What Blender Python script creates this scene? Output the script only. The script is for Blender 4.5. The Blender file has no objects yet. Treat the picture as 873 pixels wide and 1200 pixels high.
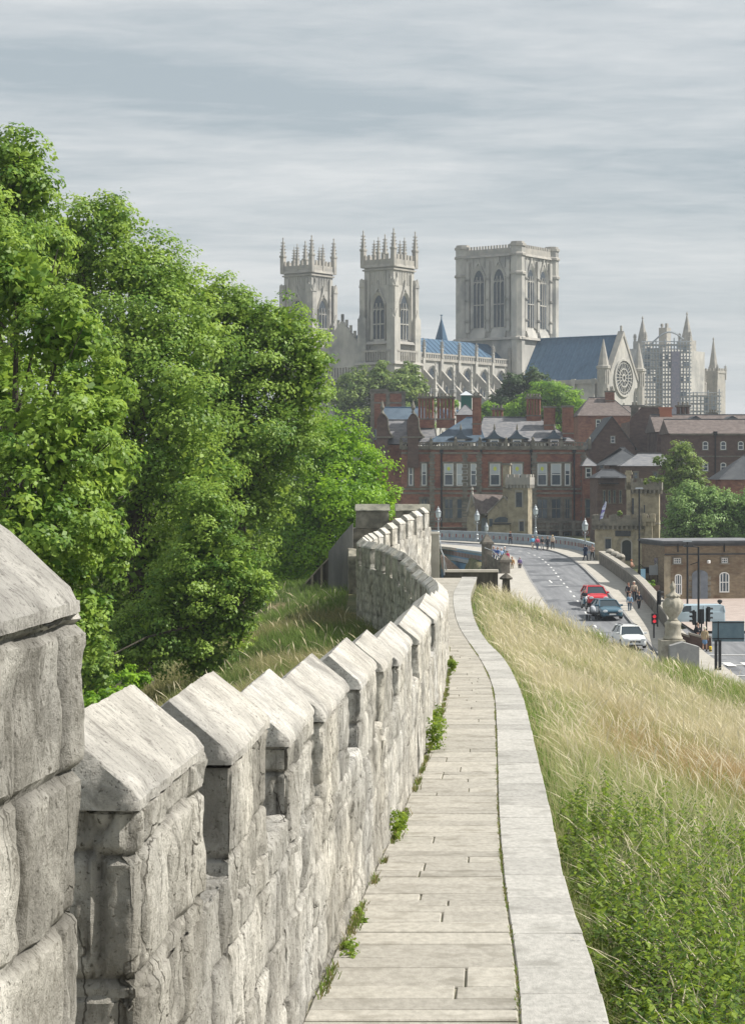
import bpy, bmesh, math, random
import numpy as np
from mathutils import Vector, Matrix
R = math.radians
random.seed(7)
RNG = np.random.default_rng(11)
SC = bpy.context.scene
COL = SC.collection

# ------------------------------------------------------------------ camera, sky, sun, exposure
F = 2400.0; CX = 436.5; HY = 555.0; CZ = 12.0      # focal length in photo pixels, centre column, horizon row, eye height
cd = bpy.data.cameras.new('camera'); cam = bpy.data.objects.new('camera', cd); COL.objects.link(cam)
cam.location = (0, 0, CZ); cam.rotation_euler = (R(90), 0, 0)
cd.sensor_fit = 'HORIZONTAL'; cd.sensor_width = 36; cd.lens = F/873*36
cd.shift_y = -(600-HY)/873
cd.clip_start = 0.1; cd.clip_end = 20000
cd.dof.use_dof = False
SC.camera = cam

SUN_EL, SUN_AZ = 46, 88        # degrees; azimuth clockwise from +Y (the view direction)
sun_dir = Vector((math.sin(R(SUN_AZ))*math.cos(R(SUN_EL)), math.cos(R(SUN_AZ))*math.cos(R(SUN_EL)), math.sin(R(SUN_EL))))
sl = bpy.data.lights.new('sun', 'SUN'); sl.energy = 5.0; sl.angle = R(0.6); sl.color = (1.0, 0.95, 0.87)
so = bpy.data.objects.new('sun', sl); COL.objects.link(so)
so.rotation_euler = (-sun_dir).to_track_quat('-Z', 'Y').to_euler(); so.location = (60, 0, 80)

wd = bpy.data.worlds.new('World'); SC.world = wd; wd.use_nodes = True
nt = wd.node_tree; nt.nodes.clear()
def N(nt, t, **kw):
    n = nt.nodes.new(t)
    for k, v in kw.items():
        if k in n.inputs: n.inputs[k].default_value = v
        else: setattr(n, k, v)
    return n
def sky_world():
    L = nt.links.new
    out = N(nt, 'ShaderNodeOutputWorld'); bg = N(nt, 'ShaderNodeBackground'); bg.inputs['Strength'].default_value = 0.09
    sky = N(nt, 'ShaderNodeTexSky', sky_type='NISHITA', sun_disc=False)
    sky.sun_elevation = R(SUN_EL); sky.sun_rotation = R(SUN_AZ); sky.air_density = 1.2; sky.dust_density = 2.0
    tc = N(nt, 'ShaderNodeTexCoord'); sep = N(nt, 'ShaderNodeSeparateXYZ'); L(tc.outputs['Generated'], sep.inputs[0])
    zz = N(nt, 'ShaderNodeMath', operation='MAXIMUM'); L(sep.outputs['Z'], zz.inputs[0]); zz.inputs[1].default_value = 0.0
    za = N(nt, 'ShaderNodeMath', operation='ADD'); L(zz.outputs[0], za.inputs[0]); za.inputs[1].default_value = 0.10
    dx = N(nt, 'ShaderNodeMath', operation='DIVIDE'); L(sep.outputs['X'], dx.inputs[0]); L(za.outputs[0], dx.inputs[1])
    dy = N(nt, 'ShaderNodeMath', operation='DIVIDE'); L(sep.outputs['Y'], dy.inputs[0]); L(za.outputs[0], dy.inputs[1])
    cb = N(nt, 'ShaderNodeCombineXYZ'); L(dx.outputs[0], cb.inputs[0]); L(dy.outputs[0], cb.inputs[1])
    def cloud(sx, sy, scale, det, rough, dist, off=0.0, rot=0.0):
        mp = N(nt, 'ShaderNodeMapping'); mp.inputs['Scale'].default_value = (sx, sy, 1); mp.inputs['Location'].default_value = (off, off*0.7, 0)
        mp.inputs['Rotation'].default_value = (0, 0, rot)
        L(cb.outputs[0], mp.inputs[0])
        n = N(nt, 'ShaderNodeTexNoise'); n.inputs['Scale'].default_value = scale; n.inputs['Detail'].default_value = det
        n.inputs['Roughness'].default_value = rough; n.inputs['Distortion'].default_value = dist; L(mp.outputs[0], n.inputs['Vector']); return n
    c1 = cloud(0.42, 1.0, 1.5, 7.0, 0.58, 0.5, 3.1, 0.06); c2 = cloud(1.3, 2.6, 5.0, 6.0, 0.65, 0.4, 7.7, -0.12)
    ad = N(nt, 'ShaderNodeMath', operation='MULTIPLY_ADD'); L(c2.outputs['Fac'], ad.inputs[0]); ad.inputs[1].default_value = 0.30; L(c1.outputs['Fac'], ad.inputs[2])
    rp = N(nt, 'ShaderNodeValToRGB'); L(ad.outputs[0], rp.inputs[0])
    e = rp.color_ramp.elements; e[0].position = 0.50; e[0].color = (0, 0, 0, 1); e[1].position = 0.80; e[1].color = (1, 1, 1, 1)
    cc = N(nt, 'ShaderNodeMix', data_type='RGBA'); L(rp.outputs[0], cc.inputs[0])
    cc.inputs[6].default_value = (3.8, 4.35, 4.7, 1); cc.inputs[7].default_value = (6.7, 6.85, 6.9, 1)
    # paler veil towards the horizon
    mr = N(nt, 'ShaderNodeMapRange'); L(sep.outputs['Z'], mr.inputs[0]); mr.inputs[1].default_value = 0.0; mr.inputs[2].default_value = 0.13; mr.inputs[3].default_value = 0.62; mr.inputs[4].default_value = 0.0
    c3 = N(nt, 'ShaderNodeMix', data_type='RGBA'); L(mr.outputs[0], c3.inputs[0]); L(cc.outputs[2], c3.inputs[6]); c3.inputs[7].default_value = (6.9, 6.9, 6.8, 1)
    mx = N(nt, 'ShaderNodeMix', data_type='RGBA'); mx.inputs[0].default_value = 0.88
    L(sky.outputs[0], mx.inputs[6]); L(c3.outputs[2], mx.inputs[7])
    L(mx.outputs[2], bg.inputs['Color']); L(bg.outputs[0], out.inputs[0])
sky_world()
SC.view_settings.view_transform = 'Standard'; SC.view_settings.look = 'None'; SC.view_settings.gamma = 1.0; SC.view_settings.exposure = 0.38
SC.render.engine = 'CYCLES'
try:
    SC.cycles.volume_bounces = 0; SC.cycles.max_bounces = 6; SC.cycles.transparent_max_bounces = 8
except Exception: pass

# ------------------------------------------------------------------ helpers
def W(px, py, d): return Vector(((px-CX)/F*d, d, CZ-(py-HY)/F*d))
def X(px, d): return (px-CX)/F*d
def Z(py, d): return CZ-(py-HY)/F*d
def tag(o, label=None, cat=None, group=None, kind=None):
    if label: o['label'] = label
    if cat: o['category'] = cat
    if group: o['group'] = group
    if kind: o['kind'] = kind
    return o
def thing(name, label, cat, loc=(0, 0, 0), rotz=0.0, group=None):
    o = bpy.data.objects.new(name, None); o.empty_display_size = 0.2; COL.objects.link(o)
    o.location = loc; o.rotation_euler = (0, 0, rotz); return tag(o, label, cat, group)
def copy_tree(o, parent=None):
    c = o.copy(); COL.objects.link(c); c.parent = parent
    for ch in list(o.children): copy_tree(ch, c)
    return c
def dup(root, loc, rotz, label, group=None, scale=1.0):
    c = copy_tree(root); c.location = loc; c.rotation_euler = (0, 0, rotz); c['label'] = label; c.scale = (scale,)*3
    if group: c['group'] = group
    return c
def link_mesh(name, me, m, parent=None, loc=None):
    o = bpy.data.objects.new(name, me); COL.objects.link(o)
    ms = m if isinstance(m, (list, tuple)) else [m]
    if not me.materials:
        for q in ms: me.materials.append(q)
    if parent: o.parent = parent
    if loc is not None: o.location = loc
    return o

class MB:
    "collects shapes; build() links them as ONE mesh object"
    def __init__(s, off=(0, 0, 0)): s.v = []; s.f = []; s.mi = []; s.off = Vector(off); s.m = 0
    def add(s, vs, fs):
        b = len(s.v); s.v += [tuple(v) for v in vs]; s.f += [tuple(b+i for i in f) for f in fs]; s.mi += [s.m]*len(fs)
    def box(s, x0, x1, y0, y1, z0, z1, top=None):
        t = top or (0, 0, 0, 0)     # inset of the top rectangle: x0,x1,y0,y1
        v = [(x0, y0, z0), (x1, y0, z0), (x1, y1, z0), (x0, y1, z0), (x0+t[0], y0+t[2], z1), (x1-t[1], y0+t[2], z1), (x1-t[1], y1-t[3], z1), (x0+t[0], y1-t[3], z1)]
        s.add(v, [(3, 2, 1, 0), (4, 5, 6, 7), (0, 1, 5, 4), (1, 2, 6, 5), (2, 3, 7, 6), (3, 0, 4, 7)]); return s
    def cbox(s, c, sz, top=0.0):
        x, y, z = c; a, b, h = sz; return s.box(x-a/2, x+a/2, y-b/2, y+b/2, z, z+h, (top,)*4)
    def prism(s, poly, axis, a, b):
        "2D polygon extruded along axis; axis 'y': poly is (x,z); 'x': poly is (y,z); 'z': poly is (x,y)"
        n = len(poly)
        def P(p, w): return (p[0], w, p[1]) if axis == 'y' else ((w, p[0], p[1]) if axis == 'x' else (p[0], p[1], w))
        s.add([P(p, a) for p in poly]+[P(p, b) for p in poly], [tuple(range(n)), tuple(range(2*n-1, n-1, -1))]+[(i, i+n, (i+1) % n+n, (i+1) % n) for i in range(n)]); return s
    def tube(s, p, q, r, r2=None, n=8, cap=True):
        p = Vector(p); q = Vector(q); r2 = r if r2 is None else r2; d = (q-p).normalized()
        a = d.orthogonal().normalized(); b = d.cross(a); vs = []
        for c, rr in ((p, r), (q, r2)):
            for i in range(n):
                t = 2*math.pi*i/n; vs.append(c+a*math.cos(t)*rr+b*math.sin(t)*rr)
        fs = [(i, (i+1) % n, (i+1) % n+n, i+n) for i in range(n)]
        if cap: fs += [tuple(range(n-1, -1, -1)), tuple(range(n, 2*n))]
        s.add(vs, fs); return s
    def path(s, pts, r, n=6):
        rs = r if isinstance(r, (list, tuple)) else [r]*len(pts)
        pts = [Vector(p) for p in pts]; vs = []; a = None
        for i, p in enumerate(pts):
            d = (pts[min(i+1, len(pts)-1)]-pts[max(i-1, 0)]).normalized()
            a = d.orthogonal().normalized() if a is None else (a-d*a.dot(d)).normalized(); b = d.cross(a)
            for k in range(n):
                t = 2*math.pi*k/n; vs.append(p+a*math.cos(t)*rs[i]+b*math.sin(t)*rs[i])
        fs = []
        for i in range(len(pts)-1):
            for k in range(n): fs.append((i*n+k, i*n+(k+1) % n, (i+1)*n+(k+1) % n, (i+1)*n+k))
        fs += [tuple(range(n-1, -1, -1)), tuple((len(pts)-1)*n+k for k in range(n))]
        s.add(vs, fs); return s
    def lathe(s, prof, c=(0, 0, 0), n=16, ph=0.0):
        vs = []; m = len(prof)
        for r, z in prof:
            for i in range(n):
                t = 2*math.pi*i/n+ph; vs.append((c[0]+math.cos(t)*r, c[1]+math.sin(t)*r, c[2]+z))
        fs = []
        for j in range(m-1):
            for i in range(n): fs.append((j*n+i, j*n+(i+1) % n, (j+1)*n+(i+1) % n, (j+1)*n+i))
        fs += [tuple(range(n-1, -1, -1)), tuple((m-1)*n+i for i in range(n))]
        s.add(vs, fs); return s
    def tri_arch(s, x0, x1, z0, zs, za, y0, y1, n=5):
        "pointed (gothic) arch slab in the xz plane"
        pts = [(x0, z0), (x1, z0)]+arch_pts(x0, x1, zs, za, n); return s.prism(pts, 'y', y0, y1)
    def build(s, name, m, parent=None, smooth=False, bevel=0.0, loc=None):
        me = bpy.data.meshes.new(name); v = [tuple(Vector(p)-s.off) for p in s.v]
        me.from_pydata(v, [], s.f); 
        ms = m if isinstance(m, (list, tuple)) else [m]
        for q in ms: me.materials.append(q)
        me.polygons.foreach_set('material_index', s.mi)
        bm = bmesh.new(); bm.from_mesh(me); bmesh.ops.recalc_face_normals(bm, faces=bm.faces); bm.to_mesh(me); bm.free()
        if smooth: me.polygons.foreach_set('use_smooth', [True]*len(me.polygons))
        o = bpy.data.objects.new(name, me); COL.objects.link(o)
        if parent: o.parent = parent
        if loc is not None: o.location = loc
        if bevel: 
            b = o.modifiers.new('bevel', 'BEVEL'); b.width = bevel; b.segments = 2; b.limit_method = 'ANGLE'
        return o
def arch_pts(x0, x1, zs, za, n=5, rnd=False):
    c = (x0+x1)/2; h = (x1-x0)/2; out = []
    for i in range(n+1):
        t = i/n; e = 1.0 if not rnd else 1.0
        if rnd: a = t*math.pi/2; out.append((x1-h+h*math.cos(a), zs+(za-zs)*math.sin(a)))
        else: out.append((x1-h*(t**1.5), zs+(za-zs)*(1-(1-t)**1.7)))
    for i in range(n-1, -1, -1):
        p = out[i]; out.append((2*c-p[0], p[1]))
    return out

# numpy noise
def _h(i, j, k, seed=0):
    n = (i.astype(np.int64)*374761393+j.astype(np.int64)*668265263+k.astype(np.int64)*2147483647+seed*974634777) & 0x7fffffff
    n = ((n ^ (n >> 13))*1274126177) & 0x7fffffff
    n = ((n ^ (n >> 15))*73244475) & 0x7fffffff
    return (n ^ (n >> 16))/float(0x7fffffff)
def vnoise(x, y, z, seed=0):
    xi, yi, zi = np.floor(x), np.floor(y), np.floor(z); fx, fy, fz = x-xi, y-yi, z-zi
    fx, fy, fz = [f*f*(3-2*f) for f in (fx, fy, fz)]; r = 0
    for a in (0, 1):
        for b in (0, 1):
            for c in (0, 1):
                r = r+_h(xi+a, yi+b, zi+c, seed)*(fx if a else 1-fx)*(fy if b else 1-fy)*(fz if c else 1-fz)
    return r
def fbm(x, y, z, o=4, seed=0):
    r = 0; a = 0.5; t = 0
    for i in range(o):
        r = r+a*vnoise(x*2**i, y*2**i, z*2**i, seed+i); t += a; a *= 0.5
    return r/t-0.5

# ------------------------------------------------------------------ materials
MATS = {}
def mat(name, col, rough=0.85, col2=None, scale=3.0, bump=0.0, bscale=None, detail=5, attr=None, metallic=0.0, stretch=(1, 1, 1), spec=0.3, dist=0.01, contrast=(0.35, 0.65), coat=0.0, col3=None, s3=0.5, p3=(0.55, 0.7)):
    if name in MATS: return MATS[name]
    m = bpy.data.materials.new(name); m.use_nodes = True; nt = m.node_tree; L = nt.links.new
    b = nt.nodes['Principled BSDF']; b.inputs['Roughness'].default_value = rough; b.inputs['Metallic'].default_value = metallic
    b.inputs['Specular IOR Level'].default_value = spec; b.inputs['Coat Weight'].default_value = coat
    tc = nt.nodes.new('ShaderNodeTexCoord'); mp = nt.nodes.new('ShaderNodeMapping'); mp.inputs['Scale'].default_value = stretch
    L(tc.outputs['Object'], mp.inputs[0])
    src = None
    if col2:
        n = N(nt, 'ShaderNodeTexNoise'); n.inputs['Scale'].default_value = scale; n.inputs['Detail'].default_value = detail; n.inputs['Roughness'].default_value = 0.62
        L(mp.outputs[0], n.inputs['Vector']); r = N(nt, 'ShaderNodeValToRGB'); L(n.outputs['Fac'], r.inputs[0])
        e = r.color_ramp.elements; e[0].position, e[1].position = contrast; e[0].color = (*col, 1); e[1].color = (*col2, 1); src = r.outputs[0]
    if col3:
        n = N(nt, 'ShaderNodeTexNoise'); n.inputs['Scale'].default_value = s3; n.inputs['Detail'].default_value = 4; L(tc.outputs['Object'], n.inputs['Vector'])
        r = N(nt, 'ShaderNodeValToRGB'); L(n.outputs['Fac'], r.inputs[0]); e = r.color_ramp.elements; e[0].position, e[1].position = p3
        x = N(nt, 'ShaderNodeMix', data_type='RGBA'); L(r.outputs[0], x.inputs[0])
        if src: L(src, x.inputs[6])
        else: x.inputs[6].default_value = (*col, 1)
        x.inputs[7].default_value = (*col3, 1); src = x.outputs[2]
    if attr:   # multiply with a per-face / per-vertex tone attribute
        a = N(nt, 'ShaderNodeAttribute', attribute_name=attr); x = N(nt, 'ShaderNodeMix', data_type='RGBA', blend_type='MULTIPLY'); x.inputs[0].default_value = 1
        if src: L(src, x.inputs[6])
        else: x.inputs[6].default_value = (*col, 1)
        L(a.outputs['Color'], x.inputs[7]); src = x.outputs[2]
    if src: L(src, b.inputs['Base Color'])
    else: b.inputs['Base Color'].default_value = (*col, 1)
    if bump:
        n = N(nt, 'ShaderNodeTexNoise'); n.inputs['Scale'].default_value = bscale or scale*3; n.inputs['Detail'].default_value = 6; n.inputs['Roughness'].default_value = 0.7
        L(mp.outputs[0], n.inputs['Vector']); bp = N(nt, 'ShaderNodeBump'); bp.inputs['Strength'].default_value = bump; bp.inputs['Distance'].default_value = dist
        L(n.outputs['Fac'], bp.inputs['Height']); L(bp.outputs[0], b.inputs['Normal'])
    MATS[name] = m; return m
def leaf_mat(name, c1, c2, trans=0.4, attr='tone'):
    m = bpy.data.materials.new(name); m.use_nodes = True; nt = m.node_tree; L = nt.links.new; nt.nodes.remove(nt.nodes['Principled BSDF'])
    out = nt.nodes['Material Output']; a = N(nt, 'ShaderNodeAttribute', attribute_name=attr)
    mx = N(nt, 'ShaderNodeMix', data_type='RGBA'); L(a.outputs['Fac'], mx.inputs[0]); mx.inputs[6].default_value = (*c1, 1); mx.inputs[7].default_value = (*c2, 1)
    d = N(nt, 'ShaderNodeBsdfPrincipled'); L(mx.outputs[2], d.inputs['Base Color']); d.inputs['Roughness'].default_value = 0.5; d.inputs['Specular IOR Level'].default_value = 0.35
    t = N(nt, 'ShaderNodeBsdfTranslucent'); hs = N(nt, 'ShaderNodeHueSaturation'); hs.inputs['Hue'].default_value = 0.488; hs.inputs['Value'].default_value = 1.5; L(mx.outputs[2], hs.inputs['Color']); L(hs.outputs[0], t.inputs[0])
    s = N(nt, 'ShaderNodeMixShader'); s.inputs[0].default_value = trans; L(d.outputs[0], s.inputs[1]); L(t.outputs[0], s.inputs[2]); L(s.outputs[0], out.inputs[0])
    MATS[name] = m; return m
def blade_mat(name, trans=0.4):
    m = bpy.data.materials.new(name); m.use_nodes = True; nt = m.node_tree; L = nt.links.new; nt.nodes.remove(nt.nodes['Principled BSDF'])
    out = nt.nodes['Material Output']; a = N(nt, 'ShaderNodeAttribute', attribute_name='tint')
    d = N(nt, 'ShaderNodeBsdfDiffuse'); L(a.outputs['Color'], d.inputs[0]); t = N(nt, 'ShaderNodeBsdfTranslucent'); L(a.outputs['Color'], t.inputs[0])
    s = N(nt, 'ShaderNodeMixShader'); s.inputs[0].default_value = trans; L(d.outputs[0], s.inputs[1]); L(t.outputs[0], s.inputs[2]); L(s.outputs[0], out.inputs[0]); return m
def glass_mat(name, col, rough=0.08, col2=None, scale=0.6):
    return mat(name, col, rough, col2=col2, scale=scale, spec=0.6)

def stone_mat(name, ca, cb, cdark, stretch, sc=9.0, cracks=True):
    m = bpy.data.materials.new(name); m.use_nodes = True; nt = m.node_tree; L = nt.links.new; b = nt.nodes['Principled BSDF']; b.inputs['Roughness'].default_value = .93; b.inputs['Specular IOR Level'].default_value = .2
    tc = N(nt, 'ShaderNodeTexCoord'); mp = N(nt, 'ShaderNodeMapping'); mp.inputs['Scale'].default_value = stretch; L(tc.outputs['Object'], mp.inputs[0])
    def noise(src, scale, det, rough, dist=0.0): 
        n = N(nt, 'ShaderNodeTexNoise'); n.inputs['Scale'].default_value = scale; n.inputs['Detail'].default_value = det; n.inputs['Roughness'].default_value = rough; n.inputs['Distortion'].default_value = dist; L(src, n.inputs['Vector']); return n
    def ramp(src, p0, p1, c0=(0, 0, 0), c1=(1, 1, 1)):
        r = N(nt, 'ShaderNodeValToRGB'); L(src, r.inputs[0]); e = r.color_ramp.elements; e[0].position, e[1].position = p0, p1; e[0].color = (*c0, 1); e[1].color = (*c1, 1); return r
    def mix(f, a, b_, mode='MIX', fac=None):
        x = N(nt, 'ShaderNodeMix', data_type='RGBA', blend_type=mode)
        if fac is None: L(f, x.inputs[0])
        else: x.inputs[0].default_value = fac
        for k, v in ((6, a), (7, b_)):
            if isinstance(v, tuple): x.inputs[k].default_value = (*v, 1)
            else: L(v, x.inputs[k])
        return x.outputs[2]
    n1 = noise(tc.outputs['Object'], 2.2, 8, .62, .4); base = ramp(n1.outputs['Fac'], .34, .60, ca, cb).outputs[0]
    n2 = noise(mp.outputs[0], sc, 10, .72, .3); f2 = ramp(n2.outputs['Fac'], .50, .70); base = mix(f2.outputs[0], base, cdark)
    n4 = noise(tc.outputs['Object'], 3.1, 6, .7, 1.2); f4 = ramp(n4.outputs['Fac'], .60, .66); g = N(nt, 'ShaderNodeMath', operation='MULTIPLY'); L(f4.outputs[0], g.inputs[0]); g.inputs[1].default_value = .55
    base = mix(g.outputs[0], base, tuple(min(1, c*1.22) for c in cb))          # pale lichen
    n5 = noise(tc.outputs['Object'], 60, 3, .6); f5 = ramp(n5.outputs['Fac'], .30, .42); base = mix(f5.outputs[0], tuple(c*.8 for c in cdark), base)   # pits
    if cracks:
        v = N(nt, 'ShaderNodeTexVoronoi', feature='DISTANCE_TO_EDGE'); v.inputs['Scale'].default_value = 2.3; 
        wv = mix(None, mp.outputs[0], noise(tc.outputs['Object'], 4, 4, .6).outputs['Color'], 'LINEAR_LIGHT', .12); L(wv, v.inputs['Vector'])
        fv = ramp(v.outputs['Distance'], .001, .014); cm = noise(tc.outputs['Object'], 1.3, 3, .5); cr = ramp(cm.outputs['Fac'], .42, .50); cx = N(nt, 'ShaderNodeMath', operation='MAXIMUM'); L(fv.outputs[0], cx.inputs[0]); L(cr.outputs[0], cx.inputs[1]); fv = cx; base = mix(fv.outputs[0], tuple(c*.7 for c in cdark), base)
    a = N(nt, 'ShaderNodeAttribute', attribute_name='tone'); base = mix(None, base, a.outputs['Color'], 'MULTIPLY', 1.0); L(base, b.inputs['Base Color'])
    h = N(nt, 'ShaderNodeMath', operation='ADD'); L(n2.outputs['Fac'], h.inputs[0]); hn = noise(tc.outputs['Object'], 34, 6, .75); L(hn.outputs['Fac'], h.inputs[1]); hh = h.outputs[0]
    if cracks: h3 = N(nt, 'ShaderNodeMath', operation='MULTIPLY_ADD'); L(fv.outputs[0], h3.inputs[0]); h3.inputs[1].default_value = .5; L(hh, h3.inputs[2]); hh = h3.outputs[0]
    bp = N(nt, 'ShaderNodeBump'); bp.inputs['Strength'].default_value = 1.0; bp.inputs['Distance'].default_value = .022; L(hh, bp.inputs['Height']); L(bp.outputs[0], b.inputs['Normal'])
    MATS[name] = m; return m
M_wall = stone_mat('weathered_limestone', (0.29, 0.28, 0.255), (0.60, 0.585, 0.545), (0.19, 0.18, 0.155), (1.5, 1.5, 0.6), 12.0)
M_cap = stone_mat('coping_limestone', (0.36, 0.35, 0.33), (0.64, 0.625, 0.59), (0.24, 0.23, 0.215), (0.9, 2.2, 1.0), 11.0, False)
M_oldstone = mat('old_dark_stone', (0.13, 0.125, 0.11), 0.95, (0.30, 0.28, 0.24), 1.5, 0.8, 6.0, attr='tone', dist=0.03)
M_slab = mat('paving_sandstone', (0.31, 0.295, 0.26), 0.9, (0.42, 0.40, 0.355), 13, 0.7, 40, attr='tone', stretch=(1.6, .7, 1), detail=9, dist=0.006, col3=(0.235, 0.22, 0.185), s3=3.2, p3=(0.52, 0.74))
M_kerbslab = mat('kerb_limestone', (0.33, 0.325, 0.305), 0.88, (0.46, 0.45, 0.425), 13, 0.7, 40, attr='tone', stretch=(1.6, .7, 1), detail=9, dist=0.008, col3=(0.25, 0.245, 0.225), s3=2.8, p3=(0.52, 0.76))
M_joint = mat('mossy_joint', (0.17, 0.17, 0.11), 1.0, (0.30, 0.28, 0.22), 7.0)
M_min = mat('cathedral_limestone', (0.33, 0.325, 0.305), 0.9, (0.52, 0.50, 0.455), 0.3, 0.5, 0.6, dist=0.3, stretch=(1, 1, 0.45), col3=(0.25, 0.25, 0.245), s3=0.16)
M_minL = mat('cathedral_moulding', (0.30, 0.29, 0.27), 0.9, (0.42, 0.395, 0.35), 0.6)
M_lead = mat('lead_roof', (0.035, 0.085, 0.15), 0.8, (0.06, 0.125, 0.20), 0.3, stretch=(4, 4, 1), spec=0.4)
M_leadp = mat('pale_lead_roof', (0.5, 0.53, 0.56), 0.45, (0.6, 0.62, 0.63), 0.3)
M_mglass = mat('church_glass', (0.035, 0.045, 0.06), 0.3, (0.07, 0.085, 0.1), 2.0)
M_brick = mat('red_brick', (0.20, 0.095, 0.07), 0.9, (0.34, 0.165, 0.115), 1.2, 0.3, 6, stretch=(1, 1, 2.4), col3=(0.13, 0.05, 0.045), s3=0.5, p3=(0.5, 0.75))
M_brickd = mat('brown_brick', (0.095, 0.065, 0.056), 0.92, (0.155, 0.105, 0.088), 1.0, 0.3, 5, stretch=(1, 1, 2.4), col3=(0.07, 0.045, 0.042), s3=0.4)
M_brickt = mat('tan_brick', (0.17, 0.132, 0.09), 0.92, (0.27, 0.215, 0.148), 1.6, 0.4, 10, stretch=(1, 1, 3), col3=(0.16, 0.105, 0.07), s3=0.7)
M_dress = mat('grimy_stone_dressing', (0.12, 0.115, 0.10), 0.9, (0.26, 0.24, 0.20), 1.0)
M_lodge = mat('buff_lodge_stone', (0.25, 0.22, 0.16), 0.92, (0.42, 0.37, 0.27), 1.3, 0.5, 8, col3=(0.15, 0.14, 0.12), s3=0.8)
M_slate = mat('grey_slate', (0.13, 0.135, 0.15), 0.6, (0.24, 0.235, 0.235), 1.2, 0.5, 6, stretch=(1, 1, 3), spec=0.35)
M_slateb = mat('blue_slate', (0.055, 0.085, 0.12), 0.55, (0.10, 0.14, 0.18), 0.8, 0.4, 6, spec=0.4)
M_slated = mat('dark_slate', (0.045, 0.05, 0.058), 0.7, (0.08, 0.085, 0.09), 1.0, 0.4, 6)
M_tile = mat('brown_tile', (0.105, 0.085, 0.078), 0.85, (0.18, 0.148, 0.135), 1.5, 0.4, 8)
M_white = mat('white_paint', (0.74, 0.75, 0.74), 0.5)
M_pane = glass_mat('window_pane', (0.04, 0.06, 0.085), 0.06, (0.09, 0.12, 0.15))
M_blind = mat('window_blind', (0.5, 0.55, 0.58), 0.6)
M_poster = mat('yellow_poster', (0.62, 0.68, 0.12), 0.6)
M_iron = mat('black_iron', (0.018, 0.02, 0.023), 0.45)
M_silver = mat('silver_paint', (0.30, 0.33, 0.35), 0.4, metallic=0.2)
M_lampg = mat('lamp_glass', (0.42, 0.48, 0.50), 0.15)
M_blue = mat('bridge_blue_paint', (0.06, 0.19, 0.34), 0.5, (0.09, 0.24, 0.40), 1.0)
M_bluel = mat('bridge_pale_blue_paint', (0.25, 0.30, 0.34), 0.6, (0.34, 0.39, 0.42), 1.5)
M_redp = mat('bridge_red_paint', (0.28, 0.13, 0.12), 0.5)
M_cream = mat('bridge_cream_paint', (0.42, 0.39, 0.35), 0.5)
M_road = mat('asphalt', (0.15, 0.155, 0.165), 0.85, (0.23, 0.235, 0.245), 0.8, 0.3, 20, stretch=(2.5, 0.2, 1), detail=8, col3=(0.125, 0.13, 0.14), s3=0.3, p3=(.56, .60))
M_pave = mat('footway_paving', (0.36, 0.34, 0.30), 0.9, (0.46, 0.435, 0.385), 1.5, 0.2, 10)
M_plaza = mat('plaza_paving', (0.34, 0.28, 0.25), 0.9, (0.44, 0.37, 0.33), 1.0)
M_line = mat('road_line_paint', (0.7, 0.7, 0.68), 0.7)
M_kerb = mat('granite_kerb', (0.22, 0.22, 0.215), 0.85, (0.32, 0.31, 0.3), 4)
M_earth = mat('grassy_earth', (0.055, 0.075, 0.025), 1.0, (0.14, 0.13, 0.06), 0.35, 0.5, 4, dist=0.05, col3=(0.20, 0.16, 0.09), s3=0.5)
M_bark = mat('bark', (0.05, 0.042, 0.033), 0.95, (0.10, 0.088, 0.07), 3, 0.8, 12, stretch=(1, 1, 0.25), dist=0.04)
M_green = mat('green_paint', (0.03, 0.16, 0.13), 0.5)
M_rubber = mat('rubber', (0.02, 0.02, 0.02), 0.8)
M_chrome = mat('alloy', (0.5, 0.5, 0.5), 0.3, metallic=0.8)
M_carglass = mat('car_glass', (0.025, 0.04, 0.05), 0.08, spec=0.7)
M_headl = mat('headlight_glass', (0.75, 0.78, 0.8), 0.1)
M_skin = mat('skin', (0.5, 0.3, 0.22), 0.6)
M_terracotta = mat('orange_chimney_pot', (0.42, 0.17, 0.10), 0.85)
L_lime = leaf_mat('lime_leaves', (0.055, 0.15, 0.018), (0.34, 0.48, 0.08), 0.36)
L_ash = leaf_mat('bright_leaves', (0.08, 0.20, 0.014), (0.30, 0.50, 0.03), 0.40)
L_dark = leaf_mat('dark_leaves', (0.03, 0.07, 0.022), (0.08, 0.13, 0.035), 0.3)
L_far = leaf_mat('far_leaves', (0.08, 0.15, 0.03), (0.28, 0.37, 0.09), 0.34)
L_willow = leaf_mat('willow_leaves', (0.09, 0.19, 0.04), (0.30, 0.44, 0.15), 0.35)
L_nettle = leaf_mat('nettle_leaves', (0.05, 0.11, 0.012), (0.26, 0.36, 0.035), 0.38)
M_blade = blade_mat('grass_blades')
# ------------------------------------------------------------------ levels
PT = np.array([ # y, drop of walk below the eye, inner x, joint x, outer x
 (0, 2.40, -1.27, 0.10, 0.60), (5, 2.70, -0.87, 0.42, 0.93), (8.57, 2.93, -0.59, 0.64, 1.15), (10, 3.02, -0.50, 0.73, 1.24), (13, 3.20, -0.317, 0.913, 1.427),
 (17, 3.44, -0.05, 1.094, 1.62), (23, 3.79, 0.34, 1.41, 2.0), (28, 3.95, 0.675, 1.70, 2.28), (33, 4.06, 1.01, 1.987, 2.55), (45, 4.59, 1.60, 2.60, 3.18),
 (55, 4.93, 2.03, 2.85, 3.50), (62, 5.10, 2.10, 2.90, 3.50), (70, 5.27, 1.6, 2.97, 3.62), (82, 5.40, 0.6, 3.25, 3.98), (92, 5.40, 0.4, 3.62, 4.42), (105, 5.30, 2.95, 4.57, 5.36)])
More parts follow.
